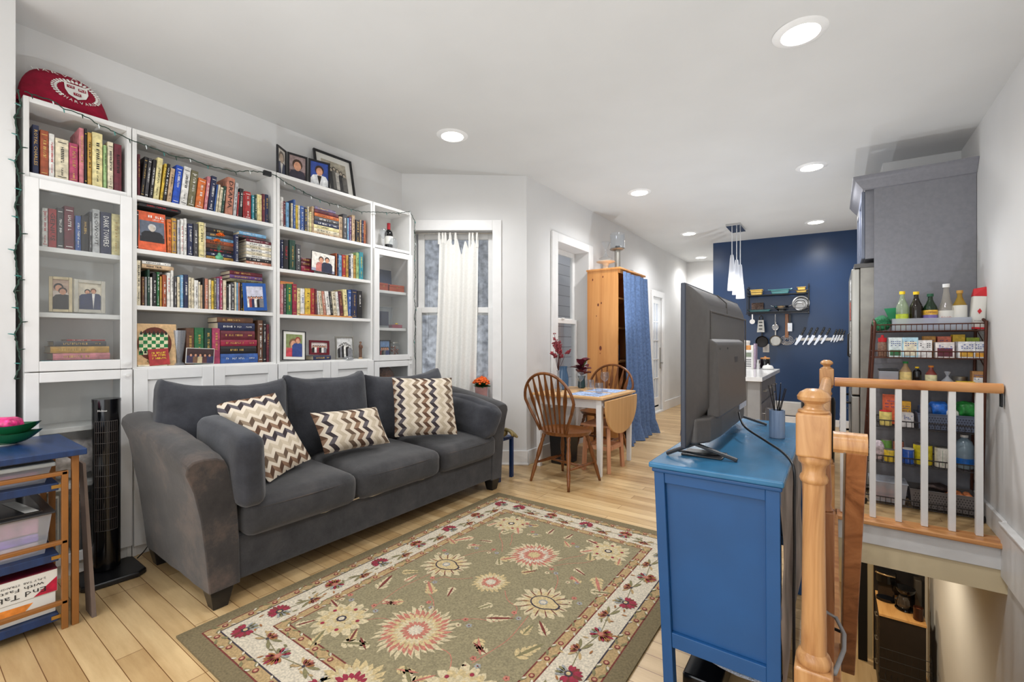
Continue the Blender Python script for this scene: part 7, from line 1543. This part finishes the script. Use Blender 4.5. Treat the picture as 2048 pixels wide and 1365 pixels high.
# ================================================================ PANTRY RACK
RB = mat('bronze_wire', (84, 48, 36), rough=.4, metal=.5); BW_ = mat('dark_wire', (34, 28, 28), rough=.5)
rk = thing('pantry_rack', 'bronze wire pantry rack on casters before the tall grey panel', 'rack', (.5, 4.36, 0))
RX0, RX1, RY0, RY1 = .205, .800, 4.225, 4.50
def rxo(x, z): return x + (.035 if x < .4 else .012) * (z - .6) / .7
for x in (RX0, RX1):
    for y in (RY0, RY1):
        k = MB(); k.tube([(rxo(x, .05), y, .05), (rxo(x, 1.33), y, 1.33)], .009, 8); k.build('post', RB, rk, smooth=True)
        k = MB(); k.lathe([(.0001, 0), (.02, .004), (.024, .022), (.02, .04), (.0001, .046)], (rxo(x, 0), y, .001), 14); k.build('caster', BLACKP, rk, smooth=True)
    k = MB(); k.tube([(rxo(x, 1.32), RY0, 1.32), (rxo(x, 1.36), (RY0 + RY1) / 2, 1.36), (rxo(x, 1.32), RY1, 1.32)], .009, 8); k.build('end_hoop', RB, rk, smooth='all')
SH = [1.315, 1.125, .905, .625, .367, .07]
for z in SH:
    a, b_ = rxo(RX0, z), rxo(RX1, z); zb = z - .048
    k = MB(); k.tube([(a, RY0, z), (b_, RY0, z), (b_, RY1, z), (a, RY1, z)], .0045, 6, close=True); k.tube([(a, RY0, zb), (b_, RY0, zb), (b_, RY1, zb), (a, RY1, zb)], .0035, 6, close=True)
    for i in range(1, 20): x = a + (b_ - a) * i / 20; k.tube([(x, RY0, z), (x, RY0, zb), (x, RY1, zb), (x, RY1, z)], .0018, 4)
    for j in range(1, 7): y = RY0 + (RY1 - RY0) * j / 7; k.tube([(a, y, zb), (b_, y, zb)], .0016, 4)
    k.build('basket', BW_ if z not in (1.315, 1.125) else RB, rk)
lat = MB()
for i in range(9):
    z = .1 + i * .15; lat.tube([(rxo(RX1, z) + .006, RY0, z), (rxo(RX1, z) + .006, RY1, z + .13)], .003, 5)
lat.build('side_lattice', RB, rk)
def SZ(i): return SH[i] - .048 + .0045
def item(name, la, cat, x, y, z): return thing(name, la, cat, (x, y, z), local=True)
def bottle(la, x, z, w_, h, body, cap, lab=None, y=4.33, neck=.3, capc=None, txt=None, tcol=None, lz=(.12, .5), sh_=.14):
    o = item('bottle', la, 'bottle', x, y, z); r_ = w_ / 2; hb = h * (1 - neck)
    k = MB(); k.lathe([(r_ * .9, 0), (r_, .006), (r_, hb * .85), (r_ * .9, hb * .93), (r_ * .6, hb + sh_ * h * .3), (r_ * .36, hb + sh_ * h), (r_ * .34, h * .93)], n=26); k.build('bottle_body', body, o, smooth=True)
    k = MB(); k.lathe([(r_ * .44, h * .925), (r_ * .46, h * .93), (r_ * .46, h), (.0001, h)], n=20); k.build('cap', cap, o, smooth=True)
    if lab:
        k = MB(); k.lathe([(r_ * 1.015, h * lz[0]), (r_ * 1.015, h * lz[1])], n=26); k.build('bottle_label', lab, o, smooth=True)
        if txt: text(o, txt, (-.1 * r_, -r_ * 1.02, h * (lz[0] + lz[1]) / 2 + .01), (1, 0, 0), (0, 0, 1), w_ * .62, .014, tcol or INK, 'label_lettering')
    return o
YCAP = mat('yellow_cap', (240, 200, 40), rough=.4); WCAP = mat('white_cap', (232, 232, 230), rough=.4); GCAP = mat('green_cap', (24, 84, 56), rough=.4)
LEM = glass('pale_green_glass', (214, 226, 200), alpha=.25); z0 = SZ(0) + .003
bottle('clear green-tinted bottle with yellow cap, leftmost of the tall bottles', .402, z0, .072, .285, LEM, YCAP, flatm((190, 206, 60)), lz=(.04, .42))
bottle('dark brown bottle with yellow cap, second of the tall bottles', .478, z0, .075, .278, mat('dark_oil', (30, 22, 14), rough=.1), YCAP)
o = bottle('dark green olive oil bottle with purple and yellow label', .553, z0, .078, .258, mat('olive_glass', (20, 44, 22), rough=.1), GCAP, flatm((126, 110, 170)), lz=(.04, .55))
k = MB(); k.lathe([(.0397, .258 * .42), (.0397, .258 * .55)], n=26); k.build('label_band', flatm((226, 178, 60)), o, smooth=True); text(o, 'POMPEIAN', (0, -.0405, .258 * .485), (1, 0, 0), (0, 0, 1), .055, .014, flatm((120, 30, 30)), 'label_lettering')
bottle('tall tapering clear vinegar bottle with white cap', .635, z0, .084, .322, glass('pale_bottle', (232, 228, 220), alpha=.2), WCAP, IVORY, neck=.46, sh_=.3, lz=(.05, .42), txt='FOOD', tcol=INKR)
bottle('golden oil bottle with tan cap, rightmost of the tall bottles', .703, z0, .075, .272, glass('gold_oil', (196, 160, 60), alpha=.55), mat('tan_cap', (196, 150, 70)), IVORY, lz=(.05, .62))
k = MB()
for bb in ((.345, 4.265, z0 - .0005, .745, 4.27, z0 + .085), (.345, 4.405, z0 - .0005, .745, 4.41, z0 + .085), (.34, 4.265, z0 - .0005, .345, 4.41, z0 + .085), (.745, 4.265, z0 - .0005, .75, 4.41, z0 + .085)): k.box(*bb)
k.box(.345, 4.27, z0 - .0025, .745, 4.405, z0 - .001)
tag(k.build('clear_tray', CLP), 'long clear plastic tray holding the tall bottles on the top shelf', 'tray')
o = item('flour_bag', 'white flour bag with folded red top and red diamond mark', 'bag', .80, 4.36, z0); o.rotation_euler = (0, R(4), 0); o.location = (.786, 4.34, z0 + .004); o.scale = (.8, 1, 1)
k = MB(); softbox(k, (0, 0, .115), (.088, .07, .228), .012, 10, (.004, .006, 0), .002, 10, 5); k.build('bag_body', IVORY, o, smooth='all')
RED_ = mat('bag_red', (206, 30, 40), rough=.5)
k = MB(); k.hexa([(-.045, -.037, .222), (.045, -.037, .222), (.045, .037, .222), (-.045, .037, .222)], [(-.044, -.02, .272), (.03, -.03, .285), (.036, .0, .29), (-.04, .01, .275)]); k.build('folded_top', RED_, o, bevel=.003); k = MB(); k.box(-.0445, -.0415, .0, .0445, .036, .012); k.build('red_base', RED_, o)
k = MB(); k.add([(0, -.0435, .10), (.014, -.0435, .12), (0, -.0435, .14), (-.014, -.0435, .12)], [(0, 1, 2, 3)]); k.build('diamond_mark', RED_, o); text(o, 'KOSHER', (0, -.043, .055), (1, 0, 0), (0, 0, 1), .05, .008, INK, 'bag_lettering')
k = MB(); softbox(k, (.288, 4.36, z0 + .056), (.10, .14, .09), .04, 10, (0, 0, .01), .012, 24, 8); o = tag(k.build('green_mesh_bag', mat('green_mesh', (24, 100, 62), rough=.6, var=.5, vs=160, bump=.6, bs=400), smooth='all'), 'green mesh produce bag at the left of the top rack shelf', 'bag')
k = MB(); k.add([(.33, 4.34, z0 + .08), (.385, 4.35, z0 + .09), (.375, 4.36, z0 + .17), (.30, 4.345, z0 + .165)], [(0, 1, 2, 3)]); k.build('bag_tag', mat('green_tag', (20, 120, 76)), o)
def pbox(la, x, z, w_, h, c, c2=None, dep=.09, y=4.30, name='packet', txt=None, ti=None, rz=0, frac=.4):
    o = item(name, la, 'box', x, y, z); o.rotation_euler = (0, 0, R(rz))
    k = MB(); k.box(-w_ / 2, -dep / 2, 0, w_ / 2, dep / 2, h); k.build('box_body', flatm(c), o, bevel=.002)
    if c2: k = MB(); k.box(-w_ * .40, -dep / 2 - .0008, h * .08, w_ * .40, -dep / 2, h * (.08 + frac)); k.build('front_print', flatm(c2), o)
    rr = random.Random(int(x * 1000)); k = MB()
    for j in range(3):
        for i in range(5):
            if rr.random() < .7: xx = -w_ * .32 + i * w_ * .15; zz_ = h * (.58 + .1 * j); k.quad((xx, -dep / 2 - .001, zz_), (xx + w_ * .1, -dep / 2 - .001, zz_), (xx + w_ * .1, -dep / 2 - .001, zz_ + .005), (xx, -dep / 2 - .001, zz_ + .005))
    if txt: text(o, txt, (0, -dep / 2 - .001, h * .5), (1, 0, 0), (0, 0, 1), w_ * .6, .012, ti or INK, 'box_lettering')
    elif k.v: k.build('small_print', ti or INKB, o)
    return o
z1 = SZ(1)
o = item('spice_jar', 'clear spice shaker with red and white cap at the left end', 'jar', .287, 4.29, z1)
k = MB(); k.lathe([(.024, 0), (.027, .006), (.027, .10), (.022, .11)], n=22); k.build('jar_body', mat('spice_fill', (128, 96, 78), rough=.4, var=.2, vs=80), o, smooth=True); k = MB(); k.lathe([(.025, .11), (.026, .14), (.010, .142), (.008, .16), (.0001, .162)], n=20); k.build('cap', RED_, o, smooth=True)
pbox('pale box with dark green base, first after the spice shaker', .357, z1, .074, .142, (214, 226, 226), (44, 112, 66), frac=.28)
pbox('pale blue tea box with cream panel, second from the spice shaker', .438, z1, .086, .142, (176, 212, 226), (232, 222, 196), frac=.7)
pbox('small white box leaning in the middle of the second rack shelf', .52, z1, .076, .122, (226, 224, 222), None, rz=-6, ti=INK)
pbox('maroon and white tea box in the centre of the second rack shelf', .618, z1, .096, .108, (226, 218, 214), (96, 26, 44), frac=.55)
pbox('white tea box with yellow print, second from the right end of shelf', .722, z1, .084, .112, (224, 224, 226), (220, 170, 60), rz=4, frac=.3)
pbox('white tea box with yellow corner at the right end of shelf', .782, z1, .07, .112, (224, 226, 228), (226, 160, 50), rz=0, frac=.25, dep=.06)
pbox('mustard box standing behind the small white box', .556, z1, .066, .152, (206, 146, 56), None, y=4.42, dep=.07)
pbox('coral box standing behind the maroon tea box', .634, z1, .072, .150, (222, 116, 84), None, y=4.42, dep=.07)
pbox('bright yellow box with red lettering behind the tea boxes', .708, z1, .064, .162, (238, 190, 40), None, y=4.42, dep=.07, txt='LION', ti=INKR)
pbox('lime green box behind the right-hand tea boxes', .778, z1, .066, .140, (170, 190, 60), None, y=4.42, dep=.07)
z2 = SZ(2)
o = item('plastic_tub', 'clear square tub with black lid on the third rack shelf', 'tub', .322, 4.33, z2); k = MB(); k.box(-.055, -.05, 0, .055, .05, .118); k.build('tub_body', CLP, o, bevel=.006); k = MB(); k.box(-.057, -.052, .1185, .057, .052, .132); k.build('lid', BLACKP, o, bevel=.004); k = MB(); k.box(-.048, -.043, .004, .048, .043, .07); k.build('grain', mat('pink_grain', (190, 150, 140), rough=.9, var=.3, vs=200), o)
bottle('orange-labelled bottle with green cap on the third rack shelf', .42, z2, .070, .188, glass('peach_bottle', (226, 196, 150), alpha=.4), mat('lime_cap', (40, 140, 70)), flatm((226, 200, 130)), lz=(.1, .6))
bottle('short black jar with yellow cap on the third rack shelf', .483, z2, .048, .152, GLB, YCAP, None, neck=.15, sh_=.02)
bottle('reddish bottle with orange cap and cream label on the third shelf', .557, z2, .064, .162, glass('red_bottle', (176, 90, 80), alpha=.5), mat('orange_cap', (226, 140, 50)), flatm((220, 214, 170)), lz=(.1, .6))
k = MB(); k.lathe([(.038, 0), (.042, .03), (.032, .06), (.010, .085), (.006, .095), (.018, .12), (.014, .125)], (.637, 4.30, z2), 14); tag(k.build('tied_bag', CLP, smooth=True), 'clear cellophane bag tied at the top on the third rack shelf', 'bag')
pbox('yellow carton with small print at right of the third rack shelf', .722, z2, .088, .062, (236, 200, 40), None, dep=.06, y=4.28)
k = MB(); k.lathe([(.04, 0), (.042, .08), (.043, .088), (.0001, .09)], (.715, 4.40, z2), 24); tag(k.build('steel_tin', STEEL, smooth=True), 'round steel tin behind the yellow carton', 'tin')
pbox('kraft and white carton at the right end of the third rack shelf', .785, z2, .056, .132, (176, 128, 76), (232, 230, 226), dep=.07, y=4.32, frac=.6)
z3 = SZ(3)
def can(la, x, z, r_, h, c, lid=None, y=4.30, c2=None):
    o = item('can', la, 'can', x, y, z); k = MB(); k.lathe([(r_ * .96, 0), (r_, .004), (r_, h - .004), (r_ * .96, h)], n=24); k.build('can_body', flatm(c), o, smooth=True)
    k = MB(); k.lathe([(r_ * .97, h), (r_ * .97, h + .006), (.0001, h + .006)], n=24); k.build('lid', lid or STEEL, o, smooth=True)
    if c2: k = MB(); k.add([(r_ * 1.012 * math.sin(a), -r_ * 1.012 * math.cos(a), zz_) for a, zz_ in ((-.1, h * .1), (.9, h * .1), (.9, h * .9), (-.1, h * .9))], [(0, 1, 2, 3)]); k.build('side_print', flatm(c2), o)
    return o
can('yellow can with red lid at the left of the fourth rack shelf', .305, z3, .036, .10, (226, 206, 120), RED_, y=4.29)
pbox('orange snack carton behind the red-lidded can', .333, z3, .074, .215, (226, 104, 62), None, y=4.40, dep=.06)
pbox('white box standing right of the red-lidded can', .426, z3, .064, .10, (206, 202, 200), None, dep=.08)
pbox('golden carton behind the white box on the fourth shelf', .428, z3, .058, .17, (226, 168, 44), None, y=4.42, dep=.06)
BASK = mat('grey_basket', (92, 96, 104), rough=.6)
def basket(la, x, z, w_, h, c, y=4.36, d_=.2):
    o = item('plastic_basket', la, 'basket', x, y, z); m_ = mat('basket_%d' % c[0], c, rough=.6); t = .003
    k = MB(); W0, D0 = w_ * .94 / 2, d_ * .94 / 2; W1, D1 = w_ / 2, d_ / 2
    lo = [(-W0, -D0, 0), (W0, -D0, 0), (W0, D0, 0), (-W0, D0, 0)]; hi = [(-W1, -D1, h), (W1, -D1, h), (W1, D1, h), (-W1, D1, h)]
    k.add(lo + hi, [(0, 3, 2, 1), (0, 1, 5, 4), (1, 2, 6, 5), (2, 3, 7, 6), (3, 0, 4, 7)])
    k.build('basket_body', m_, o); k = MB(); k.tube(hi, .004, 6, close=True); k.build('rim', m_, o)
    k = MB(); nc = int(w_ / .016); nr_ = int(h / .02)
    for i in range(nc):
        for j in range(nr_):
            xx = -W0 + .012 + (2 * W0 - .024) * (i + .5 * (j % 2)) / nc; zz_ = .012 + (h - .02) * j / nr_; yy = -D0 - (D1 - D0) * zz_ / h - .0012
            k.quad((xx - .003, yy, zz_ - .003), (xx + .003, yy, zz_ - .003), (xx + .003, yy, zz_ + .003), (xx - .003, yy, zz_ + .003))
    k.build('holes', mat('basket_hole', (30, 30, 34), rough=.9), o)
    return o
basket('blue-grey woven plastic basket on the fourth rack shelf', .632, z3, .31, .105, (88, 96, 116))
for (x, zz_, w_, h, c_, la, cat) in ((.53, .13, .08, .08, (60, 72, 96), 'grey-blue bag at left in the blue-grey basket', 'bag'), (.60, .15, .10, .09, (34, 96, 180), 'bright blue bag sticking up from the blue-grey basket', 'bag'), (.66, .125, .08, .06, (206, 200, 190), 'white packet lying in the blue-grey basket', 'packet'), (.74, .16, .095, .10, (34, 120, 50), 'green bag with grey bottom at right in the blue-grey basket', 'bag')):
    k = MB(); softbox(k, (x, 4.36, z3 + zz_ - h * .15), (w_ - .006, .14, h), .025, 8, (0, 0, .005), .010, 18, int(x * 100)); tag(k.build('food_bag', mat('bagc_%d' % c_[1], c_, rough=.35, var=.3, vs=24, bump=.4, bs=40), smooth='all'), la, cat)
z4 = SZ(4)
k = MB(); softbox(k, (.262, 4.32, z4 + .062), (.075, .09, .12), .03, 10, (0, 0, .01), .010, 16, 31); tag(k.build('food_bag', mat('garlic_net', (206, 190, 196), rough=.8, var=.2, vs=60), smooth='all'), 'pale net bag of garlic at the left of the fifth rack shelf', 'bag')
can('yellow can low at the left of the fifth rack shelf', .326, z4, .031, .082, (232, 196, 60), y=4.275, c2=(40, 90, 60))
can('green can behind the low yellow can', .318, z4, .032, .13, (110, 160, 70), y=4.40)
can('pink can behind, second from the left on the fifth shelf', .386, z4, .032, .13, (206, 130, 110), y=4.40)
can('blue tub with white oval label on the fifth rack shelf', .43, z4, .033, .100, (36, 84, 170), WCAP, y=4.28, c2=(220, 224, 236))
can('big yellow can in the middle of the fifth rack shelf', .512, z4, .052, .135, (222, 204, 40), y=4.32)
can('white and green can right of the big yellow one', .61, z4, .041, .132, (226, 224, 214), y=4.29, c2=(30, 130, 66))
o = item('water_jug', 'translucent blue water jug with blue label on the fifth shelf', 'jug', .728, 4.34, z4 + .0)
k = MB(); k.lathe([(.044, 0), (.048, .01), (.048, .09), (.046, .10), (.048, .11), (.048, .15), (.038, .185), (.018, .205), (.018, .212)], n=26); k.build('jug_body', glass('jug_plastic', (176, 200, 214), alpha=.5, rough=.2), o, smooth=True); k = MB(); k.lathe([(.021, .212), (.021, .228), (.0001, .228)], n=18); k.build('cap', WCAP, o, smooth=True)
k = MB(); k.lathe([(.0488, .03), (.0488, .07)], n=26); k.build('jug_label', flatm((30, 110, 200)), o, smooth=True)
z5 = SZ(5)
o = item('storage_tub', 'clear tub of pink potatoes at the left of the bottom shelf', 'tub', .318, 4.34, z5); k = MB(); lo = [(-.09, -.085, 0), (.09, -.085, 0), (.09, .085, 0), (-.09, .085, 0)]; hi = [(-.105, -.10, .14), (.105, -.10, .14), (.105, .10, .14), (-.105, .10, .14)]; k.add(lo + hi, [(0, 3, 2, 1), (0, 1, 5, 4), (1, 2, 6, 5), (2, 3, 7, 6), (3, 0, 4, 7)]); k.build('tub_body', CLP, o); k = MB(); k.box(-.11, -.105, .1405, .11, .105, .152); k.build('lid', CLP, o, bevel=.004)
rnd = random.Random(6)
POT_ = mat('pink_potato', (206, 112, 92), rough=.7, var=.15, vs=40)
protop = None
for i in range(14):
    x, y, z = .318 + (-.06 + .04 * (i % 4)), 4.30 + .05 * ((i // 4) % 2), z5 + .026 + .042 * (i // 8)
    la = 'pink potato in the clear tub on the bottom rack shelf'
    if protop is None:
        k = MB(); k.ball((0, 0, 0), .0195, 8, .85); protop = k.build('potato', POT_, smooth=True, origin=(0, 0, 0)); tag(protop, la, 'potato', 'pink potatoes in the clear tub'); protop.location = (x, y, z)
    else: dup(protop, (x, y, z), (rnd.random(), rnd.random(), 0))
basket('taupe woven plastic basket at the right of the bottom rack shelf', .612, z5, .35, .12, (104, 98, 96))
o = item('banana_bunch', 'bunch of overripe dark bananas in the taupe basket', 'bananas', .56, 4.36, z5 + .10)
for i in range(5):
    k = MB(); k.tube([(-.09 + .01 * i, -.05 + .02 * i, .0), (-.05 + .012 * i, -.05 + .02 * i, .035), (.0 + .012 * i, -.045 + .02 * i, .045), (.05 + .01 * i, -.03 + .016 * i, .03), (.085, -.0, .01)], [.006, .015, .016, .014, .005], 8); k.build('banana', mat('ripe_banana', (54, 44, 42), rough=.5, var=.6, vs=30), o, smooth='all')
for i in range(6):
    k = MB(); k.ball((0, 0, 0), .022, 8, .9); o2 = k.build('onion', mat('onion_skin', (206, 122, 74), rough=.45, var=.2, vs=30), smooth=True, origin=(0, 0, 0)); o2.location = (.655 + .045 * (i % 3), 4.32 + .06 * (i // 3), z5 + .105); tag(o2, 'orange-brown onion in the taupe basket', 'onion', 'onions in the taupe basket')

# ================================================================ LOWER LEVEL THROUGH THE STAIR OPENING
ct = thing('coffee_cart', 'dark cabinet with wooden top down in the stairwell holding coffee machines', 'cabinet', (.56, 6.24, -2.5))
k = MB(); k.box(.375, 5.99, -2.45, .735, 6.50, -1.625); k.build('cabinet_body', mat('espresso_black', (36, 28, 24), rough=.45, var=.1), ct, bevel=.003); k = MB(); k.box(.372, 5.975, -1.624, .74, 6.51, -1.60); k.build('wooden_top', wood('butcher_block', [(196, 140, 80), (220, 168, 104), (230, 184, 124)], scale=7, stretch=(1, .15, 1), rough=.3), ct, bevel=.002)
for x in (.39, .70): k = MB(); k.box(x, 6.0, -2.5, x + .02, 6.02, -2.45); k.build('leg', IRON, ct)
for i in range(3): k = MB(); k.box(.371, 6.05 + .0, -2.38 + i * .25, .3745, 6.45, -2.16 + i * .25); d_ = k.build('drawer', mat('espresso_black', (36, 28, 24)), ct); k = MB(); k.tube([(.371, 6.12, -2.2 + i * .25), (.355, 6.12, -2.2 + i * .25), (.355, 6.2, -2.2 + i * .25), (.371, 6.2, -2.2 + i * .25)], .005, 6); k.build('handle', STEEL, d_)
k = MB(); k.box(.36, 6.52, -2.5, .79, 6.56, -.62); tag(k.build('dark_backboard', mat('dark_board', (34, 32, 34), rough=.4), bevel=.002), 'tall dark board standing behind the coffee machines', 'panel')
k = MB(); k.box(.225, 6.62, -2.5, .31, 6.66, -.6); tag(k.build('black_screen', mat('black_cloth', (20, 18, 18), rough=.8)), 'narrow black folding screen left of the coffee cabinet', 'screen')
k = MB(); k.box(.315, 6.70, -2.5, .36, 6.74, -.4); struct(k.build('trim_6', CREAM, origin=(0, 0, 0)))
wb = thing('wire_basket', 'black wire basket hooked below the front of the coffee cabinet', 'basket', (.56, 5.93, -2.3))
k = MB()
for z in (-1.88, -1.98, -2.08, -2.2): k.tube([(.37, 5.85, z), (.76, 5.85, z)], .003, 5); k.tube([(.76, 5.85, z), (.76, 5.975, z)], .003, 5)
for i in range(9): x = .37 + .39 * i / 8; k.tube([(x, 5.85, -1.88), (x, 5.85, -2.2), (x, 5.97, -2.2)], .0022, 4)
k.build('wires', IRON, wb)
o = item('coffee_machine', 'black pod coffee machine with pale curved handle on the lower cabinet', 'coffee maker', .455, 6.32, -1.599)
k = MB(); k.prism([(.085 * math.cos(a), .06 * math.sin(a) + (.0)) for a in [2 * PI * i / 28 for i in range(28)]], .20, .31, 'z'); k.prism([(.085 * math.cos(a), .06 * math.sin(a)) for a in [2 * PI * i / 28 for i in range(28)]], 0, .03, 'z'); k.box(-.07, -.0, .03, .07, .055, .20); k.build('machine_body', GLB, o, smooth=True)
k = MB(); k.tube([(-.088, -.0, .285), (-.07, -.045, .295), (0, -.068, .295), (.07, -.045, .285)], .008, 8); k.build('handle', mat('pale_bronze', (190, 164, 124), rough=.3, metal=.6), o, smooth='all')
o = item('drip_brewer', 'round black drip coffee brewer with glass carafe', 'coffee maker', .60, 6.22, -1.599)
k = MB(); k.lathe([(.0001, .17), (.06, .17), (.082, .20), (.084, .225), (.0001, .235)], n=28); k.lathe([(.08, 0), (.085, .008), (.08, .02), (.0001, .02)], n=28); k.box(.03, -.01, .02, .075, .05, .19); k.build('brewer_body', GLB, o, smooth=True)
k = MB(); k.lathe([(.045, .021), (.058, .06), (.05, .11), (.035, .14)], (-.015, -.01, 0), 24); k.build('carafe', glass('smoke_glass', (120, 110, 100), alpha=.3), o, smooth=True)
k = MB(); k.tube([(-.06, -.04, .13), (-.085, -.055, .10), (-.075, -.05, .05)], .006, 6); k.build('carafe_handle', BLACKP, o, smooth='all')
o = item('water_tank', 'tall narrow translucent tank behind the drip brewer', 'tank', .715, 6.40, -1.599); k = MB(); k.box(-.03, -.05, 0, .03, .05, .28); k.build('tank_body', glass('smoke_glass'), o, bevel=.01)
o = item('mug', 'brown canister with coppery top at the front edge of the wooden top', 'canister', .685, 6.06, -1.599); k = MB(); k.lathe([(.036, 0), (.04, .005), (.04, .125), (.036, .125), (.036, .09), (.0001, .09)], n=24); k.build('canister_body', mat('brown_metal', (74, 46, 34), rough=.25, metal=.5), o, smooth=True); k = MB(); k.lathe([(.036, .091), (.036, .10), (.0001, .102)], n=24); k.build('copper_grounds', mat('copper', (150, 84, 58), rough=.5), o, smooth=True)

flush_text()
